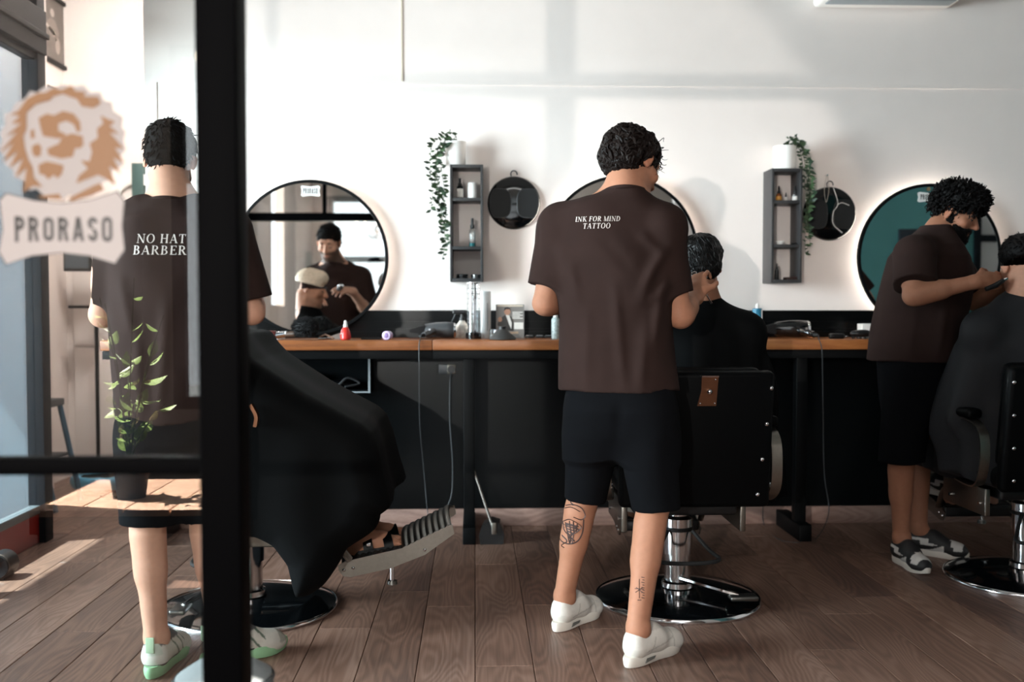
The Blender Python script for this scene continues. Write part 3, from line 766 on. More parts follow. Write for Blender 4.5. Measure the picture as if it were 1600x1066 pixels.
# ------------------------------------------------------------------ implicit-surface modelling for bodies and cloth
class Vol:
    def __init__(s, lo, hi, h):
        s.lo = np.array(lo, float); s.h = h
        s.n = np.ceil((np.array(hi, float) - s.lo) / h).astype(int) + 1
        s.d = np.full(s.n, .5, np.float32)
        s.ax = [(s.lo[i] + h * np.arange(s.n[i])).astype(np.float32) for i in range(3)]
    def region(s, lo, hi):
        a = np.clip(np.floor((np.array(lo) - s.lo) / s.h).astype(int), 0, s.n); b = np.clip(np.ceil((np.array(hi) - s.lo) / s.h).astype(int) + 1, 0, s.n)
        sl = tuple(slice(a[i], b[i]) for i in range(3))
        return sl, s.ax[0][sl[0]][:, None, None], s.ax[1][sl[1]][None, :, None], s.ax[2][sl[2]][None, None, :]
    def op(s, fn, lo, hi, k=.01, sub=False):
        pad = max(k, .0) + 2 * s.h + .012
        sl, X, Y, Z = s.region(np.array(lo) - pad, np.array(hi) + pad)
        o = s.d[sl]
        if o.size == 0: return
        d = fn(X, Y, Z)
        if sub:
            d = -d
            if k <= 0: s.d[sl] = np.maximum(o, d)
            else:
                hh = np.clip(.5 - .5 * (o - d) / k * -1 * -1, 0, 1); hh = np.clip(.5 + .5 * (d - o) / k, 0, 1)
                s.d[sl] = o * (1 - hh) + d * hh + k * hh * (1 - hh)
        else:
            if k <= 0: s.d[sl] = np.minimum(o, d)
            else:
                hh = np.clip(.5 + .5 * (o - d) / k, 0, 1)
                s.d[sl] = o * (1 - hh) + d * hh - k * hh * (1 - hh)
    def cone(s, a, b, ra, rb, k=.01, sub=False, cut=None):
        """capsule with two radii; cut = (point, normal) keeps the side the normal points away from"""
        a = np.array(a, np.float32); b = np.array(b, np.float32); ba = b - a; L = float(ba @ ba) + 1e-12; r = max(ra, rb)
        def fn(X, Y, Z):
            t = np.clip(((X - a[0]) * ba[0] + (Y - a[1]) * ba[1] + (Z - a[2]) * ba[2]) / L, 0, 1)
            d = np.sqrt((X - a[0] - ba[0] * t) ** 2 + (Y - a[1] - ba[1] * t) ** 2 + (Z - a[2] - ba[2] * t) ** 2) - (ra + (rb - ra) * t)
            if cut is not None:
                p, n = cut; d = np.maximum(d, (X - p[0]) * n[0] + (Y - p[1]) * n[1] + (Z - p[2]) * n[2])
            return d
        s.op(fn, np.minimum(a, b) - r, np.maximum(a, b) + r, k, sub)
    def ell(s, M, c, r, k=.01, sub=False):
        """ellipsoid at local point c of frame M with radii r along its axes"""
        Mi = np.array(M.inverted(), np.float32); cw = M @ Vector(c); R = max(r)
        def fn(X, Y, Z):
            q = [(Mi[i][0] * X + Mi[i][1] * Y + Mi[i][2] * Z + Mi[i][3] - c[i]) / r[i] for i in range(3)]
            k0 = np.sqrt(q[0] ** 2 + q[1] ** 2 + q[2] ** 2); k1 = np.sqrt((q[0] / r[0]) ** 2 + (q[1] / r[1]) ** 2 + (q[2] / r[2]) ** 2) + 1e-6
            return k0 * (k0 - 1) / k1
        s.op(fn, np.array(cw) - R, np.array(cw) + R, k, sub)
    def lcone(s, M, a, b, ra, rb, k=.01, sub=False): s.cone(M @ Vector(a), M @ Vector(b), ra, rb, k, sub)
    def stack(s, secs, k=.02, p=2.3, cap0=True, cap1=True, sub=False):
        """sections (z, cx, cy, rx, ry, angle deg) joined along z"""
        secs = sorted(secs); A = np.array(secs, float); z = A[:, 0]
        R = max(A[:, 3].max(), A[:, 4].max())
        def fn(X, Y, Z):
            g = lambda i: np.interp(Z.ravel(), z, A[:, i]).astype(np.float32)[None, None, :]
            an = np.radians(g(5)); co, si = np.cos(an), np.sin(an); rx, ry = g(3), g(4)
            u = (X - g(1)) * co + (Y - g(2)) * si; v = -(X - g(1)) * si + (Y - g(2)) * co
            sN = (np.abs(u / rx) ** p + np.abs(v / ry) ** p) ** (1 / p)
            d = (sN - 1) * np.minimum(rx, ry)
            if cap1: d = np.maximum(d, Z - z[-1])
            if cap0: d = np.maximum(d, z[0] - Z)
            return d
        s.op(fn, (A[:, 1].min() - R, A[:, 2].min() - R, z[0]), (A[:, 1].max() + R, A[:, 2].max() + R, z[-1]), k, sub)
    def fold(s, a, b, amp, sig):
        """soft ridge (amp > 0) or valley along a segment"""
        a = np.array(a, np.float32); b = np.array(b, np.float32); ba = b - a; L = float(ba @ ba)
        sl, X, Y, Z = s.region(np.minimum(a, b) - 3 * sig - .03, np.maximum(a, b) + 3 * sig + .03)
        t = ((X - a[0]) * ba[0] + (Y - a[1]) * ba[1] + (Z - a[2]) * ba[2]) / L; tc = np.clip(t, 0, 1)
        d2 = (X - a[0] - ba[0] * tc) ** 2 + (Z - a[2] - ba[2] * tc) ** 2 + .15 * (Y - a[1] - ba[1] * tc) ** 2
        s.d[sl] -= amp * np.exp(-d2 / sig ** 2) * np.clip(4 * (tc + .05) * (1.1 - tc), 0, 1)
    def warp(s, fn):
        X, Y, Z = s.ax[0][:, None, None], s.ax[1][None, :, None], s.ax[2][None, None, :]
        s.d += fn(X, Y, Z).astype(np.float32)
    def mesh(s, smooth=1):
        d = s.d; ins = d < 0; n = s.n; cells = []; pos = []; quads = []
        for ax in range(3):
            o1, o2 = [(1, 2), (2, 0), (0, 1)][ax]
            lo = [slice(None)] * 3; hi = [slice(None)] * 3; lo[ax] = slice(0, -1); hi[ax] = slice(1, None)
            e = ins[tuple(lo)] != ins[tuple(hi)]
            idx = np.argwhere(e)
            idx = idx[(idx[:, o1] > 0) & (idx[:, o2] > 0) & (idx[:, o1] < n[o1] - 1) & (idx[:, o2] < n[o2] - 1)]
            nb = idx.copy(); nb[:, ax] += 1
            d0 = d[idx[:, 0], idx[:, 1], idx[:, 2]]; d1 = d[nb[:, 0], nb[:, 1], nb[:, 2]]
            P = idx.astype(np.float64); P[:, ax] += d0 / (d0 - d1)
            cs = []
            for a, b in ((-1, -1), (0, -1), (0, 0), (-1, 0)):
                q = idx.copy(); q[:, o1] += a; q[:, o2] += b
                cs.append((q[:, 0] * n[1] + q[:, 1]) * n[2] + q[:, 2])
            cs = np.stack(cs, 1); fl = ~ins[idx[:, 0], idx[:, 1], idx[:, 2]]
            cs[fl] = cs[fl][:, ::-1]
            quads.append(cs); pos.append(np.repeat(P[:, None, :], 4, 1))
        Q = np.concatenate(quads); P = np.concatenate(pos)
        u, inv = np.unique(Q.ravel(), return_inverse=True); inv = inv.ravel(); cnt = np.bincount(inv)
        V = np.stack([np.bincount(inv, P.reshape(-1, 3)[:, i]) / cnt for i in range(3)], 1)
        Fq = inv.reshape(-1, 4)
        for it in range(smooth):
            e = np.concatenate([Fq[:, [0, 1]], Fq[:, [1, 2]], Fq[:, [2, 3]], Fq[:, [3, 0]]]); a = np.concatenate([e[:, 0], e[:, 1]]); b = np.concatenate([e[:, 1], e[:, 0]])
            c = np.bincount(a, minlength=len(V))
            V = .5 * V + .5 * np.stack([np.bincount(a, V[b, i], minlength=len(V)) / c for i in range(3)], 1)
        return s.lo + V * s.h, Fq

def cloth_noise(amp, fx=9., fz=4., seed=0.0):
    def fn(X, Y, Z):
        a = np.sin(fx * 2.1 * X + 3 * np.sin(fz * Z + seed) + seed * 1.7) * np.sin(fz * 1.3 * Z + 2.2 * np.sin(fx * .9 * Y + seed))
        b = np.sin(fx * 3.7 * X + fx * 2.2 * Y + 2 * np.sin(fz * 1.9 * Z + 1.3 * seed)) * .5
        return amp * (a + b)
    return fn
def paint(o, fn, attr='Col'):
    me = o.data; n = len(me.vertices); co = np.empty(n * 3); me.vertices.foreach_get('co', co)
    co = co.reshape(-1, 3) + np.array(world_loc(o)); C = fn(co)
    a = me.attributes.new(attr, 'FLOAT_COLOR', 'POINT'); a.data.foreach_set('color', np.concatenate([C, np.ones((n, 1))], 1).astype(np.float32).ravel())

def skin_material(name):
    t = NT(name); b = t.b
    at = t.node('ShaderNodeAttribute', attribute_name='Col'); tc = t.node('ShaderNodeTexCoord')
    nz = t.node('ShaderNodeTexNoise', i_Scale=55.0, i_Detail=4.0); t.link(tc, 'Object', nz, 'Vector')
    mr = t.node('ShaderNodeMapRange'); mr.inputs[3].default_value = .88; mr.inputs[4].default_value = 1.1; t.link(nz, 0, mr, 0)
    cb = t.node('ShaderNodeCombineColor'); [t.link(mr, 0, cb, i) for i in range(3)]
    mx = t.node('ShaderNodeMix', data_type='RGBA', blend_type='MULTIPLY'); mx.inputs[0].default_value = 1.0
    t.link(at, 0, mx, 6); t.link(cb, 0, mx, 7); t.link(mx, 2, b, 'Base Color')
    b.inputs['Roughness'].default_value = .62; b.inputs['Specular IOR Level'].default_value = .3; b.inputs['Subsurface Weight'].default_value = .06; b.inputs['Subsurface Radius'].default_value = (.012, .005, .003); b.inputs['Subsurface Scale'].default_value = 1.0
    t.bump(nz, 0, .05, .001); MATS[name] = t.m; return t.m
skin_mat = skin_material('skin')
def tee_mat(name, col):
    t = mat(name, col, .9, var=.10, nscale=14, bump=.25, bdist=.004, spec=.12); return t
tee_brown = tee_mat('brown_jersey', '#2c1f1c')
short_blk = mat('black_twill', '#090a0d', .9, var=.15, nscale=14, bump=.2, bdist=.003, spec=.08)
print_white = mat('white_shirt_print', '#d9cfc9', .7)
hair_blk = mat('black_hair', '#080606', .6, var=.3, nscale=40, spec=.15)
hair_brn = mat('dark_brown_hair', '#130b08', .55, var=.35, nscale=40, spec=.18)
eye_mat = mat('eye_dark', '#1a120d', .1); eyew = mat('eye_white', '#c9bdb4', .2)

def head_frame(o, fwd, up=(0, 0, 1)):
    y = Vector(fwd).normalized(); x = y.cross(Vector(up)).normalized(); z = x.cross(y); return frame(Vector(o), x, y, z)
def head(v, M, ear=True, s=1.0):
    E = lambda c, r, k=.012, sub=False: v.ell(M, [q * s for q in c], [q * s for q in r], k, sub)
    E((0, -.014, .034), (.076, .098, .082)); E((0, .028, -.03), (.066, .066, .088), .02); E((0, .034, -.086), (.047, .050, .036), .025)
    v.lcone(M, (-.045 * s, .0, -.07 * s), (-.018 * s, .068 * s, -.102 * s), .018 * s, .018 * s, .02); v.lcone(M, (.045 * s, .0, -.07 * s), (.018 * s, .068 * s, -.102 * s), .018 * s, .018 * s, .02)
    v.lcone(M, (-.036 * s, .078 * s, .018 * s), (.036 * s, .078 * s, .018 * s), .014 * s, .014 * s, .018)
    for q in (-1, 1):
        E((q * .031, .102, -.004), (.017, .014, .012), .012, True)
        E((q * .031, .079, -.006), (.0145, .0145, .0125), .004)          # lids over the eye
        E((q * .042, .066, -.036), (.022, .02, .018), .02)               # cheekbone
        E((q * .0115, .098, -.046), (.0085, .010, .008), .006)
    v.lcone(M, (0, .088 * s, .006 * s), (0, .114 * s, -.040 * s), .008 * s, .0125 * s, .010)
    E((0, .088, -.070), (.022, .010, .0062), .005); E((0, .087, -.081), (.019, .010, .0068), .005); E((0, .098, -.0755), (.024, .006, .0016), .003, True)
    E((0, .073, -.108), (.020, .018, .016), .015)
    if ear:
        for q in (-1, 1):
            Me = M @ Matrix.Translation((q * .078 * s, -.006 * s, -.010 * s)) @ rotm('Z', q * -28) @ rotm('X', -10)
            v.ell(Me, (0, 0, 0), (.008 * s, .019 * s, .032 * s), .005); v.ell(Me, (q * .009 * s, .003 * s, .004 * s), (.006 * s, .011 * s, .020 * s), .004, True)
            v.ell(Me, (0, .004 * s, -.024 * s), (.007 * s, .009 * s, .010 * s), .005)
def hand(v, w, f, n, th, curl=(.4, .45, .5, .55), thumb=.5, sc=1.0):
    """w wrist, f along the fingers, n the way the palm faces, th towards the thumb"""
    w = Vector(w); f = Vector(f).normalized(); th = (Vector(th) - f * Vector(th).dot(f)).normalized(); n = Vector(n); n = (n - f * n.dot(f) - th * n.dot(th)).normalized()
    M = frame(w + f * .052 * sc, th, f, n)
    v.ell(M, (0, 0, 0), (.041 * sc, .054 * sc, .018 * sc), .012); v.cone(w - f * .01, w + f * .03, .027 * sc, .026 * sc, .02)
    v.ell(M, (.026 * sc, -.018 * sc, .008 * sc), (.016 * sc, .03 * sc, .014 * sc), .01)
    for i, (o, b, L) in enumerate(((.029, .044, .074), (.010, .050, .082), (-.010, .047, .076), (-.028, .038, .060))):
        p = w + f * (.052 + b) * sc + th * o * sc; a = 0.0
        for j, (q, r) in enumerate(((.46, .0088), (.30, .008), (.24, .0072))):
            a += curl[i] * (1.0 if j == 0 else 1.1); d = f * math.cos(a) + n * math.sin(a) + th * (o * 1.2)
            e = p + d.normalized() * L * q * sc; v.cone(p, e, r * sc, r * .93 * sc, .004); p = e
    p = w + f * .022 * sc + th * .030 * sc; d1 = (f * .62 + th * .62 + n * .45).normalized(); e = p + d1 * .042 * sc; v.cone(p, e, .0135 * sc, .0105 * sc, .012)
    d2 = (f * (.9 - .2 * thumb) + th * (.35 - .5 * thumb) + n * (.35 + .4 * thumb)).normalized(); e2 = e + d2 * .032 * sc; v.cone(e, e2, .0105 * sc, .0092 * sc, .004); v.cone(e2, e2 + (d2 - th * .3).normalized() * .024 * sc, .0092 * sc, .0075 * sc, .004)

def limb_arm(v, sh, el, wr, s=1.0):
    sh, el, wr = Vector(sh), Vector(el), Vector(wr); d = (wr - el)
    v.cone(sh, el, .054 * s, .041 * s, .02); v.cone(sh + (el - sh) * .25, sh + (el - sh) * .6, .054 * s, .050 * s, .02)
    v.cone(el, wr, .041 * s, .0275 * s, .015); v.cone(el + d * .12, el + d * .42, .045 * s, .040 * s, .02)
def limb_leg(v, hip, kn, an, back, s=1.0):
    hip, kn, an = Vector(hip), Vector(kn), Vector(an); d = an - kn; back = Vector(back).normalized()
    v.cone(hip, kn, .088 * s, .056 * s, .03); v.cone(kn, an, .050 * s, .034 * s, .02)
    v.cone(kn + d * .14 + back * .014, kn + d * .44 + back * .012, .052 * s, .046 * s, .03)
    v.cone(kn + d * .4 + back * .014, an + back * .022 - d * .04, .036 * s, .022 * s, .03)
    for q in (-1, 1):
        sd = back.cross(Vector((0, 0, 1))).normalized() * q; v.cone(an + sd * .024, an + sd * .026 + Vector((0, 0, .012)), .015, .014, .012)
    v.cone(an, an - back * .06 + Vector((0, 0, -.05)), .034, .030, .02); v.cone(an, an + back * .022 + Vector((0, 0, -.055)), .032, .030, .02)
def bounds(pts, pad):
    A = np.array([tuple(p) for p in pts]); return A.min(0) - pad, A.max(0) + pad

SKIN = {'light': (.56, .30, .205), 'tan': (.38, .175, .105), 'deep': (.34, .15, .088)}
def body_mesh(parent, J, skin, h=.005, face_fn=None, extra=None, armf=1.0):
    """one continuous body from joints J"""
    pts = [q for k, q in J.items() if isinstance(q, Vector)]
    lo, hi = bounds(pts, .17); lo[2] = max(lo[2] - .0, .0)
    v = Vol(lo, hi, h); M = J['head']
    up = (J['neck'] - J['pelvis']).normalized(); rt = (J['shR'] - J['shL']).normalized(); fw = up.cross(rt).normalized()
    T = lambda o: frame(o, rt, fw, up)
    mid = J['pelvis'].lerp(J['neck'], .66); lowm = J['pelvis'].lerp(J['neck'], .3)
    v.ell(T(mid), (0, 0, 0), (.155, .105, .19), .03); v.ell(T(lowm), (0, 0, 0), (.14, .10, .17), .05); v.ell(T(J['pelvis']), (0, 0, 0), (.155, .115, .12), .05)
    v.cone(J['shL'], J['shR'], .045, .045, .04)
    hb = M @ Vector((0, -.030, -.06)); v.cone(J['neck'] - fw * .01, hb, .062, .056, .03); v.cone(J['neck'] + fw * .015, M @ Vector((0, .0, -.06)), .050, .048, .03)
    for s in ('L', 'R'):
        v.cone(J['neck'].lerp(M.translation, .25), J['sh' + s], .038, .040, .05)
        limb_arm(v, J['sh' + s], J['el' + s], J['wr' + s], armf)
        if 'hand' + s in J: hand(v, J['wr' + s], *J['hand' + s][:3], **J['hand' + s][3])
        limb_leg(v, J['hip' + s], J['kn' + s], J['an' + s], J['back' + s])
    head(v, M)
    if extra: extra(v)
    V, Fq = v.mesh(1)
    o = mesh_np('body', V, Fq, skin_mat, parent)
    base = np.array(SKIN[skin]); Mi = np.array(M.inverted())
    def col(co):
        C = np.tile(base, (len(co), 1)); q = co @ Mi[:3, :3].T + Mi[:3, 3]
        def blob(c, r, cc, amt):
            w = np.exp(-((q[:, 0] - c[0]) / r[0]) ** 2 - ((q[:, 1] - c[1]) / r[1]) ** 2 - ((q[:, 2] - c[2]) / r[2]) ** 2)[:, None] * amt
            return w, np.array(cc) * base
        for c, r, cc, am in (((0, .095, -.076), (.021, .02, .009), (.85, .58, .58), .8), ((0, .11, -.04), (.02, .02, .015), (1.05, .82, .78), .6), ((.05, .06, -.035), (.025, .03, .02), (1.05, .85, .8), .4), ((-.05, .06, -.035), (.025, .03, .02), (1.05, .85, .8), .4),
                             ((.078, -.01, -.01), (.012, .03, .035), (1.08, .78, .72), .6), ((-.078, -.01, -.01), (.012, .03, .035), (1.08, .78, .72), .6)):
            w, c2 = blob(c, r, cc, am); C = C * (1 - w) + c2 * w
        if face_fn: C = face_fn(q, C)
        return C
    paint(o, col)
    return o
def face_parts(parent, M, brow=hair_blk, s=1.0):
    for q in (-1, 1):
        e = MB(); e.sphere(M @ Vector((q * .031, .0802, -.0105)), .0119, 12, 8); eo = e.build('eye', eyew, parent)
        MB().sphere(M @ Vector((q * .031, .0885, -.0150)), .0046, 8, 6).build('iris', eye_mat, eo)
        MB().tube(bez([M @ Vector((q * .018, .0895, -.0125)), M @ Vector((q * .031, .0940, -.0150)), M @ Vector((q * .045, .0860, -.0115))], 5), .0013, 5).build('eyelash', brow, parent)
        MB().tube(bez([M @ Vector((q * .013, .0945, .011)), M @ Vector((q * .030, .094, .0185)), M @ Vector((q * .050, .078, .012))], 5), [.0022, .003, .0036, .0038, .004, .004, .0038, .0036, .0032, .0026, .0015], 6).build('eyebrow', brow, parent)

# hair helpers -----------------------------------------------------------------------------------
def hair_cap(parent, M, prims, cuts, mm, h=.004, noise=.002, name='hair'):
    """prims: local ellipsoids (c, r); cuts: ellipsoids cut away (face, ears, nape)"""
    o = M.translation; v = Vol(np.array(o) - .19, np.array(o) + .19, h)
    for c, r, k in prims: v.ell(M, c, r, k)
    for c, r, k in cuts: v.ell(M, c, r, k, True)
    if noise:
        v.warp(lambda X, Y, Z: noise * (np.sin(310 * X + 4 * np.sin(90 * Z)) * np.sin(270 * Y + 3 * np.sin(110 * X)) + .7 * np.sin(420 * Z + 5 * np.sin(80 * Y))))
    V, Fq = v.mesh(1); return mesh_np(name, V, Fq, mm, parent)
def tufts(M, surf, n, seed, L=(.015, .03), r=.004, curl=0.0, lie=.6, flow=(0, -1, -.3), keep=None, ns=6, turns=1.2, out=.0):
    """short locks growing from the mesh surf; curled when curl > 0. returns an MB"""
    rg = random.Random(seed); me = surf.data; off = world_loc(surf); m = MB(); fa = me.polygons; cnt = 0; tries = 0
    Mi = M.inverted()
    while cnt < n and tries < n * 12:
        tries += 1
        f = fa[rg.randrange(len(fa))]; p = Vector(f.center) + off; nn = Vector(f.normal); q = Mi @ p
        if keep and not keep(q, nn): continue
        cnt += 1
        fl = M.to_3x3() @ Vector(flow); tg = (fl - nn * fl.dot(nn)); tg = tg.normalized() if tg.length > 1e-4 else nn.orthogonal().normalized()
        tg = (tg + Vector((rg.gauss(0, .35), rg.gauss(0, .35), rg.gauss(0, .35)))); d = (tg * lie + nn * (1 - lie)).normalized(); ln = rg.uniform(*L)
        bi = nn.cross(tg).normalized(); pts = []; rs = []; ph = rg.uniform(0, 6.28); sg = rg.choice((-1, 1)); c = curl * rg.uniform(.6, 1.3)
        for k in range(ns + 1):
            u = k / ns
            if c > 0:
                a = ph + sg * turns * 2 * math.pi * u
                x = p + d * ln * u + (bi * math.cos(a) + nn * math.sin(a)) * c * min(1, u * 3) + nn * (out + c * .6) * min(1, u * 4)
            else: x = p + d * ln * u + nn * (-.3 * ln * u * u * lie)
            pts.append(x); rs.append(r * (1 - .75 * u ** 2) if k < ns else r * .15)
        m.tube(pts, rs, 5)
    return m

def surf_locks(M, surf, n, seed, L=(.05, .09), r=.006, flow=lambda q: (q.x * 3, -.3, -.8), wig=.5, waves=1.5, lift=.004, ns=14, keep=None, flare=.0, jit=.25):
    """wavy locks that follow the head: walk along the surface with a sideways swing"""
    rg = random.Random(seed); off = world_loc(surf); me = surf.data
    bvh = BVHTree.FromPolygons([Vector(v.co) + off for v in me.vertices], [tuple(p.vertices) for p in me.polygons]); m = MB(); Mi = M.inverted(); R3 = M.to_3x3(); fa = me.polygons; c = tries = 0
    while c < n and tries < n * 12:
        tries += 1; f = fa[rg.randrange(len(fa))]; p = Vector(f.center) + off; q = Mi @ p
        if keep and not keep(q): continue
        c += 1; ln = rg.uniform(*L); ph = rg.uniform(0, 6.28); w = wig * rg.uniform(.6, 1.3); wv = waves * rg.uniform(.7, 1.3); pts = []; rs = []; j = Vector((rg.gauss(0, jit), rg.gauss(0, jit), rg.gauss(0, jit))); lf = lift * rg.uniform(.3, 1.4); rr = r * rg.uniform(.7, 1.2)
        for k in range(ns + 1):
            u = k / ns; h = bvh.find_nearest(p)
            if h[0] is None: break
            nn = h[1]; q = Mi @ h[0]; d = R3 @ (Vector(flow(q)).normalized() + j); d = d - nn * d.dot(nn); d = d.normalized() if d.length > 1e-4 else nn.orthogonal()
            bi = nn.cross(d); sw = math.cos(ph + wv * 2 * math.pi * u)
            pts.append(h[0] + nn * (lf + rr * .5 * math.sin(ph * 1.7 + wv * 2 * math.pi * u) + flare * u * u)); rs.append(rr * max(.12, (1 - u ** 3) * min(1, .45 + 2 * u)))
            p = h[0] + (d + bi * sw * w * 2).normalized() * ln / ns
        if len(pts) > 3: m.tube(pts, rs, 6)
    return m

# clothing ---------------------------------------------------------------------------------------
def secs_px(rows, ang=0.0):
    """rows (py, px left, px right, ry, Y) -> stack sections"""
    out = []
    for py, xl, xr, ry, Y in rows:
        a = W(xl, py, Y); b = W(xr, py, Y); rx = (b.x - a.x) / 2
        out.append((a.z, (a.x + b.x) / 2, Y, rx, ry, ang))
    return out
def garment(parent, name, mm, lo, hi, fill, h=.006, noise=None, smooth=2):
    v = Vol(lo, hi, h); fill(v)
    if noise: v.warp(noise)
    V, Fq = v.mesh(smooth); return mesh_np(name, V, Fq, mm, parent)
def sleeve(v, sh, el, wr, t, r0, r1, k=.03, drop=(0, 0, 0)):
    """sleeve along the upper arm, ending at fraction t of it"""
    sh, el = Vector(sh), Vector(el); d = (el - sh).normalized(); e = sh + (el - sh) * t
    v.cone(sh, e + d * .08 + Vector(drop), r0, r1 + (r1 - r0) * .25, k, cut=(e + Vector(drop) * .8, d))

# shoes -------------------------------------------------------------------------------------------
def heel_of(an, f):
    f = Vector((f[0], f[1], 0)).normalized(); return Vector((an.x, an.y, 0)) - f * .06
def ankle_at(px, py, f):
    """ankle joint above a heel standing on the floor at a pixel"""
    f = Vector((f[0], f[1], 0)).normalized(); return FL(px, py) + f * .06 + Vector((0, 0, .118))
def shoe(parent, heel, fwd, style, L=.295, name='shoe', roll=0.0):
    """heel: floor point under the heel's back; style sets colours"""
    f = Vector((fwd[0], fwd[1], 0)).normalized(); x = f.cross(Vector((0, 0, 1))); M = frame(Vector(heel), x, f, Vector((0, 0, 1)))
    if roll: M = M @ rotm('X', roll)
    s = L / .295; P = lambda a, b, c: M @ Vector((a * s, b * s, c * s))
    lo, hi = bounds([P(a, b, c) for a in (-.07, .07) for b in (-.03, .32) for c in (0, .16)], .03)
    up = Vol(lo, hi, .004)
    up.cone(P(0, .045, .062), P(0, .14, .066), .040 * s, .043 * s, .02); up.cone(P(0, .14, .062), P(.004, .235, .042), .043 * s, .038 * s, .03)
    up.ell(M, (.002 * s, .225 * s, .036 * s), (.048 * s, .065 * s, .036 * s), .02)
    up.cone(P(0, .048, .06), P(0, .043, .088), .039 * s, .036 * s, .02); up.cone(P(0, .09, .072), P(0, .122, .098), .037 * s, .028 * s, .03)   # collar and tongue
    up.cone(P(0, .055, .10), P(0, .052, .16), .028 * s, .031 * s, .006, True)
    up.op(lambda X, Y, Z: Z - (M.translation.z + .016), lo, hi, 0, True)
    V, Fq = up.mesh(1)
    so = mesh_np(name, V, Fq, mat('shoe_upper', '#ffffff', .6, var=.05, nscale=60, attr='Col'), parent); Mi = np.array(M.inverted())
    def col(co):
        q = (co @ Mi[:3, :3].T + Mi[:3, 3]) / s; C = np.tile(np.array(style['base']), (len(q), 1))
        for cond, c in style['zones']: C[cond(q)] = c
        return C
    paint(so, col)
    # sole: outline swept up in layers
    n = 40; rows = style['sole']; vs = []; fs = []
    def outline(t, g):
        a = 2 * math.pi * t; yy = .142 - .150 * math.cos(a); w = .037 + .013 * math.exp(-((yy - .215) / .06) ** 2) - .004 * math.exp(-((yy - .12) / .05) ** 2)
        e = max(0.0, 1 - abs((yy - .142) / (.150)) ** 3.2) ** .5
        return (w * e * math.copysign(1, math.sin(a)) * g, .142 + (yy - .142) * (1 + (g - 1) * .4))
    for z, g in rows:
        for i in range(n):
            a, b = outline((i + .5) / n, g); vs.append(P(a, b, z + .010 * max(0, (b - .22) / .07) ** 2 * (1 if z < .02 else .6)))
    for r in range(len(rows) - 1):
        for i in range(n): j = (i + 1) % n; fs.append((r * n + i, r * n + j, r * n + n + j, r * n + n + i))
    fs += [tuple(range(n))[::-1], tuple(range((len(rows) - 1) * n, len(rows) * n))]
    m = MB(); m.add(vs, fs); m.build('sole', style['sole_mat'], so)
    m = MB(); k = 5
    for i in range(k):
        y = .125 + i * .02; z = .103 - i * .0085
        m.tube(bez([P(-.026, y, z - .012), P(0, y + .003, z + .006), P(.026, y, z - .012)], 4), .0032 * s, 6)
    m.build('laces', style['lace_mat'], so)
    for nm, fn in style.get('extra', []): fn(so, P, s, nm)
    return so
cream = (.62, .59, .54)
def air_window(so, P, s, nm):
    for q in (-1, 1): MB().prism([(0, 0), (.05, .004), (.058, .012), (.01, .014)], .002, frame(P(q * .040, .045, .014), (P(0, 1, 0) - P(0, 0, 0)).normalized(), Vector((0, 0, 1)), (P(q, 0, 0) - P(0, 0, 0)).normalized())).build(nm, mat('sole_window_grey', '#6b6c68', .25), so)
def pull_tab(so, P, s, nm): MB().rbox((-.014, -.004, 0), (.014, .002, .05), .002, frame(P(0, -.0, .085), (P(1, 0, 0) - P(0, 0, 0)).normalized(), (P(0, 1, 0) - P(0, 0, 0)).normalized(), Vector((0, 0, 1)))).build(nm, mat('pale_green_fabric', '#a9c3a3', .7), so)
white_sole = mat('white_foam', '#d6d0c6', .6); green_sole = mat('pale_green_foam', '#93c095', .6); dark_sole = mat('dark_outsole', '#17181a', .7)
ST_WHITE = dict(base=cream, zones=[(lambda q: (np.abs(q[:, 2] - .052 - .12 * (q[:, 1] - .08)) < .0026) & (q[:, 1] < .2), (.42, .40, .36)), (lambda q: (np.abs(q[:, 1] - .085 - .5 * (q[:, 2] - .06)) < .003) & (q[:, 2] < .09), (.42, .40, .36)), (lambda q: (np.abs(q[:, 1] - .215 + .3 * np.abs(q[:, 0])) < .003), (.44, .42, .38)), (lambda q: (q[:, 1] < .05) & (q[:, 2] > .03) & (q[:, 2] < .06), (.56, .53, .48)), (lambda q: (q[:, 2] > .108), (.5, .47, .43))],
                sole=[(.002, .96), (.010, 1.02), (.028, 1.06), (.036, 1.0)], sole_mat=white_sole, lace_mat=white_plastic, extra=[('sole_window', air_window)])
ST_GREEN = dict(base=(.60, .58, .52), zones=[(lambda q: (q[:, 1] < .16) & (q[:, 2] > .034) & (q[:, 2] < .042), (.03, .03, .035)), (lambda q: (q[:, 1] > .09) & (q[:, 1] < .20) & (np.abs(np.sin(q[:, 1] * 75 + q[:, 2] * 60)) < .35), (.12, .16, .12)), (lambda q: (q[:, 2] > .10), (.10, .10, .10)), (lambda q: (q[:, 1] < .02) & (q[:, 2] > .075), (.5, .55, .47)), (lambda q: (q[:, 1] > .25) & (q[:, 2] > .04), (.35, .35, .30))],
                sole=[(.002, .97), (.012, 1.06), (.026, 1.1), (.04, 1.02)], sole_mat=green_sole, lace_mat=white_plastic, extra=[('pull_tab', pull_tab)])
def swoosh(q): 
    t = (q[:, 1] - .075) / .11; c = .038 + .030 * np.clip(t, 0, 1) ** 2 + .006 * (1 - t); w = .011 * (1 - np.clip(t, 0, 1)) + .003
    return (t > 0) & (t < 1) & (np.abs(q[:, 2] - c) < w)
BK = (.012, .012, .013)
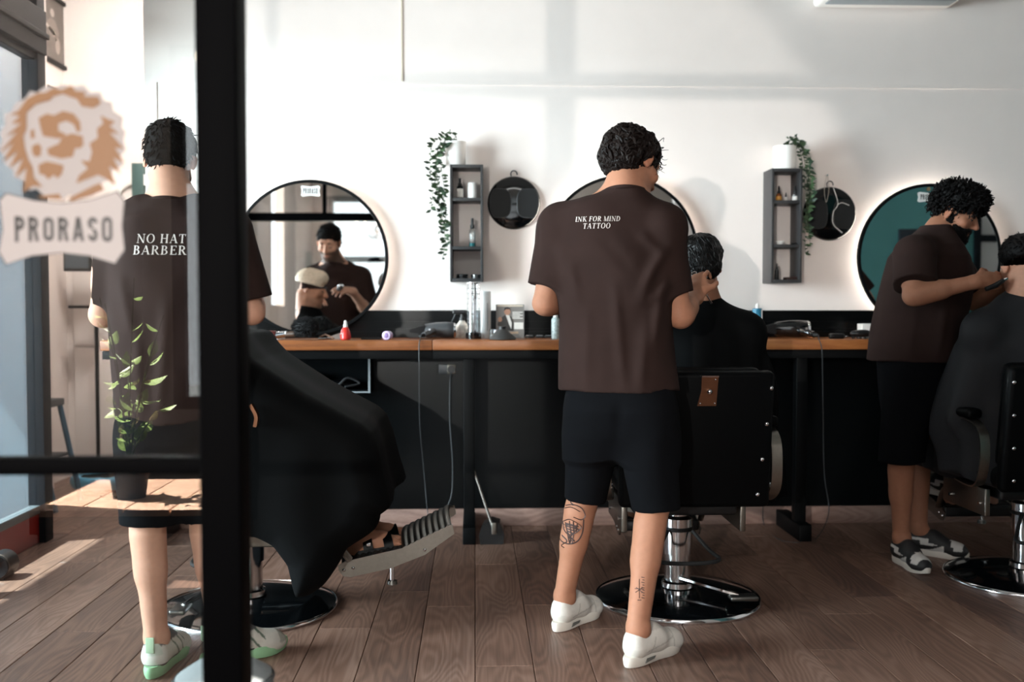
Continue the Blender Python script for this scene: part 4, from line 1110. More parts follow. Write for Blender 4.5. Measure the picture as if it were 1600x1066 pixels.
ST_PANDA = dict(base=(.58, .56, .53), zones=[(lambda q: (q[:, 1] < .075) & (q[:, 2] < .075), BK), (lambda q: (q[:, 2] > .088), BK), (lambda q: (q[:, 1] > .225) & (q[:, 2] < .045), BK), (lambda q: (q[:, 1] > .268), BK), (lambda q: (q[:, 1] > .115) & (q[:, 1] < .215) & (np.abs(q[:, 0]) > .016) & (q[:, 2] > .070 - (q[:, 1] - .115) * .14), BK), (lambda q: (q[:, 1] > .185) & (q[:, 1] < .23) & (np.abs(q[:, 0]) > .026) & (q[:, 2] < .06), BK), (swoosh, BK)],
                sole=[(.0, .97), (.006, 1.0), (.024, 1.03), (.03, .99)], sole_mat=white_sole, lace_mat=blk_rubber)

# lettering ----------------------------------------------------------------------------------------
def glyphs(serif=True):
    T, t = (.155, .055) if serif else (.19, .19)
    def ln(x0, y0, x1, y1, w): 
        d = Vector((x1 - x0, y1 - y0)); 
        if abs(d.y) > 1e-6 and abs(d.x) > 1e-6: return [(x0 - w / 2, y0), (x0 + w / 2, y0), (x1 + w / 2, y1), (x1 - w / 2, y1)]
        if abs(d.y) < 1e-6: return [(x0, y0 - w / 2), (x1, y0 - w / 2), (x1, y0 + w / 2), (x0, y0 + w / 2)]
        return [(x0 - w / 2, y0), (x0 + w / 2, y0), (x0 + w / 2, y1), (x0 - w / 2, y1)]
    sf = lambda x, y, w=.30: [[(x - w / 2, y - .0), (x + w / 2, y - .0), (x + w / 2, y + .05), (x - w / 2, y + .05)]] if serif else []
    stem = lambda x, w=T: [ln(x, 0, x, 1, w)] + sf(x, 0) + sf(x, .95)
    def arc(cx, cy, rx, ry, a0, a1, n=14):
        o = []
        for i in range(n):
            q = []
            for a, k in ((a0 + (a1 - a0) * i / n, 0), (a0 + (a1 - a0) * (i + 1) / n, 0), (a0 + (a1 - a0) * (i + 1) / n, 1), (a0 + (a1 - a0) * i / n, 1)):
                a = math.radians(a); q.append((cx + (rx - (T if k else 0)) * math.cos(a), cy + (ry - (t if k else 0)) * math.sin(a)))
            o.append(q)
        return o
    G = {}
    G['I'] = (.40, stem(.2)); G['N'] = (.95, [ln(.17, 0, .17, 1, t), ln(.80, 0, .80, 1, t), ln(.80, 0, .15, 1, T)] + sf(.17, 0) + sf(.12, .95, .2) + sf(.80, .95))
    G['K'] = (.88, stem(.2) + [ln(.26, .40, .70, 1, t), ln(.76, 0, .40, .56, T)] + sf(.70, .95, .26) + sf(.78, 0, .26))
    G['F'] = (.70, stem(.2) + [ln(.12, .97, .66, .97, t), ln(.2, .52, .5, .52, t), ln(.64, .80, .64, 1, t), ln(.49, .42, .49, .62, t)])
    G['E'] = (.74, stem(.2) + [ln(.12, .97, .66, .97, t), ln(.2, .52, .5, .52, t), ln(.12, .03, .70, .03, t), ln(.64, .80, .64, 1, t), ln(.68, 0, .68, .22, t), ln(.49, .42, .49, .62, t)])
    G['R'] = (.84, stem(.2) + arc(.36, .74, .33, .26, -90, 90) + [ln(.2, .972, .37, .972, t), ln(.2, .508, .37, .508, t), ln(.72, 0, .42, .50, T)] + sf(.76, 0, .24))
    G['B'] = (.80, stem(.2) + arc(.36, .755, .28, .245, -90, 90) + arc(.38, .27, .34, .27, -90, 90) + [ln(.2, .972, .37, .972, t), ln(.2, .525, .37, .525, t), ln(.2, .028, .38, .028, t)])
    G['P'] = (.76, stem(.2) + arc(.36, .72, .33, .28, -90, 90) + [ln(.2, .972, .37, .972, t), ln(.2, .468, .37, .468, t)])
    G['D'] = (.92, stem(.2) + arc(.36, .5, .50, .5, -90, 90) + [ln(.2, .972, .37, .972, t), ln(.2, .028, .37, .028, t)])
    G['O'] = (.94, arc(.47, .5, .43, .52, 0, 360, 28)); G['M'] = (1.12, [ln(.17, 0, .17, 1, t), ln(.95, 0, .95, 1, T), ln(.54, 0, .16, 1, T * .9), ln(.54, 0, .93, 1, t)] + sf(.17, 0, .26) + sf(.95, 0) + sf(.12, .95, .2) + sf(.98, .95, .2))
    G['T'] = (.80, [ln(.40, 0, .40, 1, T), ln(.05, .97, .75, .97, t), ln(.08, .78, .08, 1, t), ln(.72, .78, .72, 1, t)] + sf(.40, 0))
    G['A'] = (.86, [ln(.10, 0, .42, 1, t), ln(.74, 0, .42, 1, T), ln(.2, .33, .64, .33, t)] + sf(.11, 0, .24) + sf(.74, 0, .28)); G['H'] = (.94, stem(.2) + stem(.74) + [ln(.2, .52, .74, .52, t)])
    if not serif:
        st2 = lambda x: [ln(x, 0, x, 1, T)]
        def oval(x0, x1, y0, y1): return arc((x0 + x1) / 2, y1 - .22, (x1 - x0) / 2, .22, 0, 180, 10) + arc((x0 + x1) / 2, y0 + .22, (x1 - x0) / 2, .22, 180, 360, 10) + [ln(x0 + T / 2, y0 + .22, x0 + T / 2, y1 - .22, T), ln(x1 - T / 2, y0 + .22, x1 - T / 2, y1 - .22, T)]
        G['O'] = (.66, oval(.05, .60, 0, 1)); G['P'] = (.60, st2(.15) + arc(.30, .73, .27, .27, -90, 90, 10) + [ln(.15, .905, .31, .905, T), ln(.15, .555, .31, .555, T)])
        G['R'] = (.66, st2(.15) + arc(.30, .73, .27, .27, -90, 90, 10) + [ln(.15, .905, .31, .905, T), ln(.15, .555, .31, .555, T), ln(.50, 0, .38, .5, T)])
        G['A'] = (.66, [ln(.12, 0, .31, 1, T), ln(.53, 0, .34, 1, T), ln(.2, .26, .46, .26, .16)])
        G['S'] = (.62, arc(.31, .75, .26, .25, 0, 270, 14) + arc(.31, .27, .26, .27, -180, 90, 14))
    return G
GS, GN = glyphs(True), glyphs(False)
def text_polys(word, G, slant=0.0, space=.10):
    x = 0; out = []
    for ch in word:
        if ch == ' ': x += .42; continue
        w, ps = G[ch]
        for p in ps: out.append([(x + u + slant * v, v) for u, v in p])
        x += w + space
    return out, x - space
def text_on(parent, name, lines, surf, mm, slant=0.0, off=.0018, G=None):
    """lines: (word, px left, px right, py baseline, py cap top, Y guess); projected on to the cloth along +y"""
    bvh = BVHTree.FromPolygons([Vector(v.co) + world_loc(surf) for v in surf.data.vertices], [tuple(p.vertices) for p in surf.data.polygons]); m = MB()
    for word, xl, xr, yb, yt, Y in lines:
        ps, w = text_polys(word, G or GS, slant); a = W(xl, yb, Y); b = W(xr, yb, Y); zt = W(xl, yt, Y).z
        for p in ps:
            q = []
            for u, v in p:
                X = a.x + (b.x - a.x) * u / w; Z = a.z + (zt - a.z) * v; hit = bvh.ray_cast(Vector((X, Y - .6, Z)), Vector((0, 1, 0)))
                if hit[0] is None: break
                q.append(hit[0] + Vector((0, -off, 0)))
            if len(q) == len(p): m.add(q, [tuple(range(len(q)))])
    return m.build(name, mm, parent, smooth=False)
# ------------------------------------------------------------------ the people
V3 = Vector
def wob(seed, a=.0025): return cloth_noise(a, 9, 4, seed)
def collar(parent, secs, mm, r=.007):
    """secs: list of points round the neck"""
    MB().tube(secs, r, 8, closed=True).build('collar', mm, parent)
def ring_pts(c, rx, ry, tilt, yaw=0.0, n=36):
    R = rotm('Z', yaw) @ rotm('X', tilt)
    return [V3(c) + (R @ V3((rx * math.cos(2 * math.pi * k / n), ry * math.sin(2 * math.pi * k / n), 0))) for k in range(n)]

# ---- middle barber ------------------------------------------------------------------------------
def middle_barber():
    ft = FL(955, 1016); t = thing('person', 'person cutting hair in dark brown lettered shirt, black shorts and white trainers', 'person', ft)
    M = head_frame(W(989, 254, 3.49), (.74, .55, -.42), (.15, .3, 1))
    J = dict(head=M, neck=W(976, 306, 3.43), pelvis=W(966, 640, 3.45), shL=W(876, 352, 3.50), shR=W(1034, 354, 3.40),
             elL=W(851, 474, 3.48), wrL=W(905, 470, 3.72), elR=W(1063, 494, 3.41), wrR=W(1087, 462, 3.60),
             hipL=W(932, 650, 3.48), hipR=W(1004, 650, 3.42), knL=W(911, 780, 3.60), knR=W(1021, 792, 3.42), anL=ankle_at(868, 988, (.63, .78)), anR=ankle_at(980, 1044, (.72, .69)),
             backL=V3((-.55, -.85, 0)), backR=V3((-.65, -.75, 0)))
    # right hand raised with scissors: fingers up, curled
    J['handR'] = (V3((.20, .62, .75)), V3((.15, .75, -.6)), V3((.85, -.35, .25)), dict(curl=(.55, .75, .8, .85), thumb=.35, sc=1.0))
    J['handL'] = (V3((.7, .7, .1)), V3((.3, 0, -1)), V3((.5, .8, .3)), dict(curl=(.4, .45, .5, .5)))
    body_mesh(t, J, 'tan'); face_parts(t, M, hair_brn)
    # wavy hair: cap plus many curled locks
    cap = hair_cap(t, M, [((0, -.018, .036), (.084, .100, .078), .01), ((0, -.062, -.012), (.074, .056, .062), .03)],
                   [((0, .10, -.055), (.14, .075, .085), .01), ((.10, .0, -.045), (.030, .036, .045), .01), ((-.10, .0, -.045), (.030, .036, .045), .01)], hair_brn, noise=.002)
    surf_locks(M, cap, 330, 5, L=(.06, .11), r=.0080, flow=lambda q: (q.x * 4, q.y * 3 - .05, -.35 - max(0, .08 - q.z) * 8), wig=.62, waves=1.15, lift=.004, flare=.008).build('hair_locks', hair_brn, cap)
    fr = tufts(M, cap, 60, 9, L=(.03, .055), r=.0018, curl=.009, lie=.6, flow=(0, .9, -.5), keep=lambda q, n: q.y > .03 and q.z > .0, ns=12, turns=1.5)
    fr.build('hair_strands', hair_brn, cap)
    # shirt
    rows = [(609, 874, 1060, .145, 3.46), (560, 873, 1054, .14, 3.46), (500, 872, 1050, .138, 3.46), (440, 866, 1050, .135, 3.455), (395, 858, 1052, .130, 3.45), (360, 857, 1052, .115, 3.45), (335, 872, 1042, .118, 3.45), (318, 900, 1024, .108, 3.45), (304, 932, 1014, .094, 3.445), (294, 946, 1008, .082, 3.44)]
    def fill(v):
        v.stack(secs_px(rows, -10), .0, 2.4)
        sleeve(v, J['shL'], J['elL'], J['wrL'], .80, .074, .075, .035); sleeve(v, J['shR'], J['elR'], J['wrR'], .76, .074, .062, .035)
        v.cone(W(920, 334, 3.45), W(872, 354, 3.48), .055, .062, .05); v.cone(W(1008, 334, 3.44), W(1038, 354, 3.41), .055, .062, .05)
        for a, b, r in (((1030, 395, 3.33), (1000, 470, 3.31), .012), ((1040, 420, 3.33), (1022, 540, 3.31), .014), ((890, 400, 3.34), (905, 480, 3.31), .011), ((960, 440, 3.30), (975, 600, 3.30), .012), ((920, 470, 3.31), (915, 605, 3.31), .010), ((1010, 500, 3.31), (1000, 605, 3.31), .010), ((1046, 385, 3.32), (1010, 440, 3.30), .012), ((1052, 440, 3.33), (1015, 470, 3.30), .010), ((868, 420, 3.34), (900, 440, 3.31), .010), ((880, 540, 3.33), (890, 600, 3.33), .010), ((940, 370, 3.31), (985, 420, 3.30), -.006), ((1000, 360, 3.31), (1035, 400, 3.32), .010), ((870, 370, 3.36), (882, 430, 3.33), .010)):
            v.fold(W(*a), W(*b), r * .75, .020)
    lo, hi = bounds([W(810, 620, 3.2), W(1110, 270, 3.75), W(1110, 620, 3.2)], .02)
    sh = garment(t, 't_shirt', tee_brown, lo, hi, fill, .0055, wob(1.0, .0038))
    collar(t, ring_pts(W(977, 301, 3.442), .070, .085, -8, -10), tee_brown)
    text_on(t, 'shirt_print', [('INK FOR MIND', 897, 964, 348, 340.5, 3.4), ('TATTOO', 908, 949, 359, 351, 3.4)], sh, print_white, .16)
    # shorts
    def fs(v):
        v.stack(secs_px([(600, 886, 1048, .13, 3.45), (640, 884, 1056, .135, 3.45), (680, 884, 1058, .118, 3.46), (715, 892, 1050, .085, 3.47)], -8), .0, 2.4)
        for hp, kn, px0, px1, py, Y, yy in ((J['hipL'], J['knL'], 884, 944, 781, 3.55, 0), (J['hipR'], J['knR'], 990, 1061, 796, 3.42, 0)):
            c = (W(px0, py, Y) + W(px1, py, Y)) / 2; r = (W(px1, py, Y).x - W(px0, py, Y).x) / 2; tp = hp + V3((0, 0, .02)); d = (c - tp).normalized()
            v.cone(tp, c + d * .06, .105, r, .05, cut=(c, V3((d.x * .4, d.y * .4, -1)).normalized()))
        v.cone(W(968, 640, 3.30), W(962, 700, 3.33), .008, .006, .03, True)
    lo, hi = bounds([W(860, 810, 3.2), W(1090, 590, 3.75), W(1090, 810, 3.2)], .02)
    garment(t, 'shorts', short_blk, lo, hi, fs, .0055, wob(3.0, .003))
    shoe(t, FL(868, 988), (.63, .78), ST_WHITE, .295); shoe(t, FL(980, 1044), (.72, .69), ST_WHITE, .295)
    # ink on both calves
    body = [c for c in t.children if c.name.startswith('body')][0]
    bvh = BVHTree.FromPolygons([V3(v.co) + world_loc(body) for v in body.data.vertices], [tuple(p.vertices) for p in body.data.polygons])
    def ink(strokes, Y, w, nm):
        m = MB()
        for s in strokes:
            pp = bez([V3((a, b, 0)) for a, b in s], 6) if len(s) > 2 else [V3((s[0][0] + (s[1][0] - s[0][0]) * k / 6, s[0][1] + (s[1][1] - s[0][1]) * k / 6, 0)) for k in range(7)]
            L = []
            for q in pp:
                h = bvh.ray_cast(W(q.x, q.y, Y - .5), ray(q.x, q.y).normalized())
                if h[0] is not None: L.append(h[0] + h[1] * .0008)
            if len(L) > 2: m.tube(L, .01, flat=(w, .0006), hint=(0, -1, 0))
        m.build(nm, mat('tattoo_ink', '#3c2a26', .6), t)
    rng_ = random.Random(4); st = []
    st += [[(872 + 4, 800), (880, 792), (895, 789), (908, 794), (914, 806), (908, 812), (896, 808)], [(876, 812), (872, 828), (876, 844), (888, 850), (902, 846), (910, 832), (912, 812)], [(880, 815), (890, 812), (902, 818), (908, 824), (900, 832), (890, 836), (882, 828), (880, 815)],
           [(884, 820), (896, 822), (904, 828)], [(886, 830), (892, 840), (898, 846)], [(878, 836), (886, 846), (878, 852), (882, 856)], [(896, 790), (892, 784), (898, 782)], [(884, 816), (888, 838)], [(890, 814), (893, 838)], [(896, 815), (897, 834)], [(902, 819), (900, 831)], [(874, 822), (878, 818), (884, 822), (880, 826)], [(885, 818), (904, 823)], [(884, 822), (903, 827)], [(885, 826), (899, 830)], [(887, 830), (896, 834)], [(889, 838), (893, 846)], [(892, 838), (891, 848)], [(878, 796), (892, 793), (906, 800)], [(887, 833), (890, 848), (894, 848), (896, 834)]]
    ink(st, 3.5, .0050, 'tattoo')
    st = [[(993, 926), (1005, 918)], [(994, 918), (1004, 926)], [(992, 920), (1006, 921)], [(999, 905), (999, 935)], [(996, 938), (1002, 938)]] + [[(1002 + 1.5 * (k % 2), 902 + k * 4), (1007, 903 + k * 4)] for k in range(9)]
    ink(st, 3.2, .0022, 'tattoo')
    # scissors and comb in the hand
    hc = W(1092, 446, 3.71); sc = thing('scissors', 'silver hairdressing scissors in the middle barber\'s raised hand', 'scissors', hc)
    rgp = lambda px, py, Y: W(px, py, Y)
    for nm, c, rx in (('finger_ring', rgp(1102, 431, 3.735), .013), ('finger_ring', rgp(1084, 429, 3.74), .011)):
        MB().tube([c + V3((rx * math.cos(a) * .8 + rx * .35 * math.sin(a), 0, rx * math.sin(a))) for a in [2 * math.pi * k / 18 for k in range(18)]], .0026, 6, closed=True).build(nm, chrome, sc)
    MB().tube([rgp(1097, 438, 3.735), rgp(1100, 452, 3.73), rgp(1113, 474, 3.74)], [.0028, .003, .0008], 6).build('blade', chrome, sc); MB().tube([rgp(1088, 434, 3.74), rgp(1100, 453, 3.735), rgp(1111, 475, 3.745)], [.0028, .003, .0008], 6).build('blade', satin, sc)
    return t
middle_barber()

# ---- left barber behind the glass -----------------------------------------------------------------
def left_barber():
    ft = FL(310, 1040); t = thing('person', 'person behind the glass in brown lettered shirt and green-soled trainers', 'person', ft)
    M = head_frame(W(266, 248, 3.46), (-.12, .88, -.40), (0, .3, 1))
    J = dict(head=M, neck=W(270, 318, 3.38), pelvis=W(268, 690, 3.27), shL=W(180, 362, 3.36), shR=W(360, 362, 3.38),
             elL=W(160, 492, 3.36), wrL=W(258, 452, 3.66), elR=W(394, 488, 3.40), wrR=W(383, 420, 3.70),
             hipL=W(236, 690, 3.25), hipR=W(302, 690, 3.28), knL=W(231, 812, 3.27), knR=W(325, 808, 3.34), anL=ankle_at(235, 1062, (.05, 1)), anR=ankle_at(318, 1042, (.82, .57)),
             backL=V3((-.1, -1, 0)), backR=V3((-.6, -.8, 0)))
    J['handR'] = (V3((-.5, .75, .1)), V3((-.3, .3, -.9)), V3((-.7, -.1, .5)), dict(curl=(.35, .45, .5, .55), thumb=.6)); J['handL'] = (V3((.45, .85, .15)), V3((.3, .1, -.9)), V3((.8, -.4, .3)), dict(curl=(.35, .4, .5, .55), thumb=.5))
    def beard(q, C):
        w = np.clip((-.040 - q[:, 2] + .25 * np.clip(np.abs(q[:, 0]) - .03, 0, 1)) / .018, 0, 1) * np.clip((q[:, 1] + .005) / .02, 0, 1) * (q[:, 2] > -.15); w = w[:, None] * .88
        lip = np.exp(-((q[:, 0]) / .02) ** 2 - ((q[:, 2] + .076) / .010) ** 2)[:, None] * (q[:, 1] > .08)[:, None]; w = w * (1 - lip)
        sc_ = np.clip((q[:, 2] - .01) / .02, 0, 1)[:, None] * .6 * (q[:, 1] < .03)[:, None]
        C = C * (1 - w) + np.array((.03, .02, .016)) * w; return C * (1 - sc_) + np.array((.02, .015, .012)) * sc_
    body_mesh(t, J, 'light', face_fn=beard); face_parts(t, M, hair_blk)
    cap = hair_cap(t, M, [((0, -.020, .040), (.083, .104, .082), .01), ((0, -.058, -.022), (.071, .050, .066), .02)], [((0, .112, -.075), (.14, .075, .115), .008), ((.10, .014, -.055), (.036, .042, .055), .008), ((-.10, .014, -.055), (.036, .042, .055), .008)], mat('dark_cropped_hair', '#13100f', .8, var=.3, nscale=90, spec=.1), noise=.0012)
    tufts(M, cap, 900, 15, L=(.012, .024), r=.0022, lie=.75, flow=(.1, .5, -.5), ns=3).build('hair_locks', MATS['dark_cropped_hair'], cap)
    rows = [(656, 183, 352, .15, 3.29), (600, 181, 354, .145, 3.30), (520, 178, 357, .14, 3.32), (450, 174, 360, .135, 3.33), (400, 166, 366, .13, 3.34), (366, 164, 368, .115, 3.35), (342, 184, 350, .118, 3.36), (326, 214, 324, .105, 3.37), (312, 238, 300, .086, 3.385)]
    def fill(v):
        v.stack(secs_px(rows, 0), .0, 2.4); sleeve(v, J['shL'], J['elL'], J['wrL'], .86, .078, .082, .035); sleeve(v, J['shR'], J['elR'], J['wrR'], .86, .078, .082, .035)
        v.cone(W(222, 330, 3.36), W(178, 360, 3.36), .055, .062, .04); v.cone(W(312, 330, 3.37), W(356, 360, 3.38), .055, .062, .04)
        for a, b, r in (((190, 430, 3.23), (205, 520, 3.19), .012), ((260, 470, 3.19), (250, 640, 3.15), .014), ((300, 480, 3.19), (310, 640, 3.15), .012), ((215, 520, 3.18), (220, 650, 3.15), .010)): v.fold(W(*a), W(*b), r * .75, .020)
    lo, hi = bounds([W(110, 670, 3.05), W(430, 300, 3.6), W(430, 670, 3.05)], .02)
    sh = garment(t, 't_shirt', tee_brown, lo, hi, fill, .006, wob(2.2, .0038)); collar(t, ring_pts(W(269, 319, 3.386), .070, .090, -8), tee_brown)
    text_on(t, 'shirt_print', [('NO HAT', 226, 300, 382, 368, 3.3), ('BARBER', 222, 302, 400, 386, 3.3)], sh, print_white)
    def fs(v):
        v.stack(secs_px([(648, 192, 344, .13, 3.28), (690, 190, 346, .13, 3.27), (725, 192, 346, .11, 3.27), (755, 200, 340, .085, 3.28)], 0), .0, 2.4)
        for hp, kn in ((J['hipL'], J['knL']), (J['hipR'], J['knR'])):
            c = kn + V3((0, 0, -.012)); tp = hp + V3((0, 0, .02)); d = (c - tp).normalized(); v.cone(tp, c + d * .06, .108, .086, .05, cut=(c, V3((0, 0, -1))))
    lo, hi = bounds([W(150, 840, 3.0), W(420, 630, 3.6), W(420, 840, 3.0)], .02)
    garment(t, 'shorts', short_blk, lo, hi, fs, .006, wob(5.0, .003))
    shoe(t, FL(235, 1062), (.05, 1.0), ST_GREEN, .295); shoe(t, FL(318, 1042), (.82, .57), ST_GREEN, .295)
    sc = thing('hair_clipper', 'black clippers held to the blond customer\'s head by the left barber', 'clipper', W(372, 410, 3.84))
    p = W(372, 412, 3.84); MB().tube([p + V3((-.02, -.03, -.01)), p + V3((.0, .03, 0)), p + V3((.01, .07, .01))], [.018, .019, .016], 10).build('clipper_body', blk_plastic, sc); MB().rbox(tuple(p + V3((-.012, .07, 0))), tuple(p + V3((.028, .085, .014))), .002).build('blade', chrome, sc)
left_barber()

# ---- bearded barber at the right ------------------------------------------------------------------
def right_barber():
    ft = FL(1415, 890); t = thing('person', 'bearded person with curly black hair, plain brown shirt and black-and-white trainers', 'person', ft)
    M = head_frame(W(1492, 331, 4.46), (.72, -.58, -.36), (.25, -.15, 1))
    J = dict(head=M, neck=W(1462, 372, 4.46), pelvis=W(1432, 570, 4.50), shL=W(1478, 398, 4.64), shR=W(1428, 400, 4.31),
             elL=W(1520, 470, 4.66), wrL=W(1578, 442, 4.44), elR=W(1427, 462, 4.22), wrR=W(1527, 440, 4.15),
             hipL=W(1440, 580, 4.58), hipR=W(1424, 580, 4.42), knL=W(1436, 716, 4.72), knR=W(1409, 722, 4.46), anL=ankle_at(1416, 862, (.78, -.6)), anR=V3((W(1400, 880, 4.56).x, 4.50, .118)),
             backL=V3((-.78, .6, 0)), backR=V3((-.1, 1, 0)))
    J['handR'] = (V3((.95, .05, .12)), V3((.1, .8, -.5)), V3((.2, .35, .9)), dict(curl=(.75, .85, .9, .95), thumb=.6, sc=.98)); J['handL'] = (V3((.5, -.6, .0)), V3((.3, -.5, -.6)), V3((.2, -.2, .9)), dict(curl=(.6, .7, .8, .8)))
    body_mesh(t, J, 'deep', armf=1.05); face_parts(t, M, hair_blk)
    cap = hair_cap(t, M, [((0, .0, .056), (.090, .108, .078), .01), ((0, -.058, .012), (.074, .05, .05), .03), ((0, .055, .075), (.075, .055, .045), .03)], [((0, .14, -.045), (.14, .085, .085), .01), ((.10, .01, -.045), (.034, .042, .050), .01), ((-.10, .01, -.045), (.034, .042, .050), .01)], hair_blk, noise=.003)
    tufts(M, cap, 900, 25, L=(.010, .020), r=.0036, curl=.0085, lie=.25, flow=(0, -.3, .2), ns=9, turns=1.5).build('hair_locks', hair_blk, cap)
    bd = hair_cap(t, M, [((0, .030, -.075), (.070, .068, .062), .01), ((0, .052, -.112), (.046, .046, .034), .02), ((.058, .006, -.040), (.017, .022, .042), .01), ((-.058, .006, -.040), (.017, .022, .042), .01), ((0, .092, -.0605), (.026, .010, .006), .008)],
                  [((0, .098, -.016), (.055, .06, .040), .010), ((.05, .085, -.014), (.040, .058, .040), .01), ((-.05, .085, -.014), (.040, .058, .040), .01), ((0, -.04, -.11), (.1, .05, .09), .01), ((0, .104, -.0765), (.023, .024, .0105), .004)], hair_blk, .0035, .0014, 'beard')
    tufts(M, bd, 2200, 27, L=(.006, .013), r=.0011, lie=.5, flow=(0, .2, -1), ns=3).build('beard_hairs', hair_blk, bd)
    rows = [(563, 1360, 1490, .20, 4.50), (520, 1366, 1496, .20, 4.50), (470, 1376, 1508, .20, 4.49), (430, 1386, 1512, .20, 4.48), (402, 1394, 1508, .195, 4.47), (384, 1408, 1498, .17, 4.47), (370, 1424, 1490, .12, 4.46), (360, 1436, 1486, .08, 4.46), (353, 1442, 1484, .068, 4.46)]
    def fill(v):
        v.stack(secs_px(rows, -8), .0, 2.4); sleeve(v, J['shR'], J['elR'], J['wrR'], .74, .085, .095, .035, (0.01, -.01, 0)); sleeve(v, J['shL'], J['elL'], J['wrL'], .78, .08, .088, .035)
        for a, b, r in (((1400, 460, 4.29), (1385, 555, 4.29), .012), ((1440, 480, 4.27), (1425, 558, 4.28), .012), ((1475, 470, 4.30), (1465, 555, 4.30), .012)): v.fold(W(*a), W(*b), r * .75, .020)
        v.cone(J['neck'] + V3((0, 0, -.03)), J['shR'] + V3((0, 0, .01)), .07, .075, .04); v.cone(J['neck'] + V3((0, 0, -.03)), J['shL'] + V3((0, 0, .01)), .07, .075, .04)
    lo, hi = bounds([W(1330, 580, 4.1), W(1580, 340, 4.85), W(1580, 580, 4.1)], .03)
    garment(t, 't_shirt', tee_brown, lo, hi, fill, .006, wob(4.1, .0038)); collar(t, ring_pts(W(1463, 355, 4.46), .063, .068, 0, 0), tee_brown)
    def fs(v):
        v.stack(secs_px([(556, 1376, 1484, .17, 4.5), (600, 1378, 1482, .175, 4.5), (625, 1380, 1480, .165, 4.5), (655, 1386, 1474, .14, 4.5)], -5), .0, 2.4)
        for hp, kn, dz in ((J['hipL'], J['knL'], -.01), (J['hipR'], J['knR'], .0)):
            c = kn + V3((0, 0, dz)); tp = hp; d = (c - tp).normalized(); v.cone(tp, c + d * .06, .115, .098, .05, cut=(c, V3((0, 0, -1))))
    lo, hi = bounds([W(1340, 740, 4.1), W(1520, 540, 4.95), W(1520, 740, 4.1)], .03)
    garment(t, 'shorts', short_blk, lo, hi, fs, .006, wob(6.0, .003))
    shoe(t, heel_of(J['anR'], (.1, -1)), (.1, -1.0), ST_PANDA, .285); shoe(t, FL(1416, 862), (.78, -.6), ST_PANDA, .285)
right_barber()
tr = thing('hair_trimmer', 'slim black trimmer in the bearded barber\'s hand at the right edge', 'trimmer', W(1556, 446, 4.13))
MB().tube([W(1540, 452, 4.13), W(1556, 446, 4.13), W(1568, 438, 4.13)], [.010, .012, .009], 10).build('body', blk_plastic, tr); MB().tube([W(1568, 438, 4.13), W(1573, 435, 4.13)], .009, flat=(.022, .006)).build('blade', chrome, tr)

# ---- customers ------------------------------------------------------------------------------------
def seated(name_label, head_c, face, face_up, yaw, chair, skin, face_fn=None, hipz=.56, feet=None, h=.006):
    """body sitting in a chair; local frame of the chair: faces +y"""
    T = Matrix.Translation(chair) @ rotm('Z', yaw); P = lambda x, y, z: T @ V3((x, y, z))
    t = thing('person', name_label, 'person', P(0, 0, .53)); M = head_frame(head_c, face, face_up)
    nk = V3(head_c) + V3((0, 0, -.18)) - (T.to_3x3() @ V3((0, .03, 0)))
    k = (1.0, .0)
    f = lambda s: P(s * .10, .50, .30)
    J = dict(head=M, neck=nk, pelvis=P(0, -.08, .64), shL=nk + T.to_3x3() @ V3((-.175, 0, -.105)), shR=nk + T.to_3x3() @ V3((.175, 0, -.105)),
             elL=P(-.225, .0, .88), elR=P(.225, .0, .88), wrL=P(-.15, .2, .80), wrR=P(.15, .2, .80), hipL=P(-.1, -.02, .62), hipR=P(.1, -.02, .62), knL=P(-.11, .36, .66), knR=P(.11, .36, .66),
             anL=f(-1), anR=f(1), backL=T.to_3x3() @ V3((0, -1, 0)), backR=T.to_3x3() @ V3((0, -1, 0)))
    if feet: J.update(feet(P))
    return t, M, J, T, P
def wrap(v, J):
    v.cone(J['shL'], J['shR'], .078, .078, .05); v.cone(J['neck'] - V3((0, 0, .07)), J['pelvis'], .09, .15, .06)
    up = (J['neck'] - J['pelvis']).normalized(); mid = J['pelvis'].lerp(J['neck'], .66); v.cone(mid, J['pelvis'], .15, .16, .06)
    for q in 'LR':
        v.cone(J['neck'], J['sh' + q], .062, .074, .04); v.cone(J['sh' + q], J['el' + q], .078, .066, .04); v.cone(J['el' + q], J['wr' + q], .066, .055, .04)
def snaps(parent, pts):
    for p, n in pts:
        x, y, z = basis_from(n); MB().lathe([(.003, 0), (.0055, .0), (.0055, .0016), (.003, .0016), (.003, 0)], 14, frame(V3(p), x, y, z)).build('snap', chrome, parent)

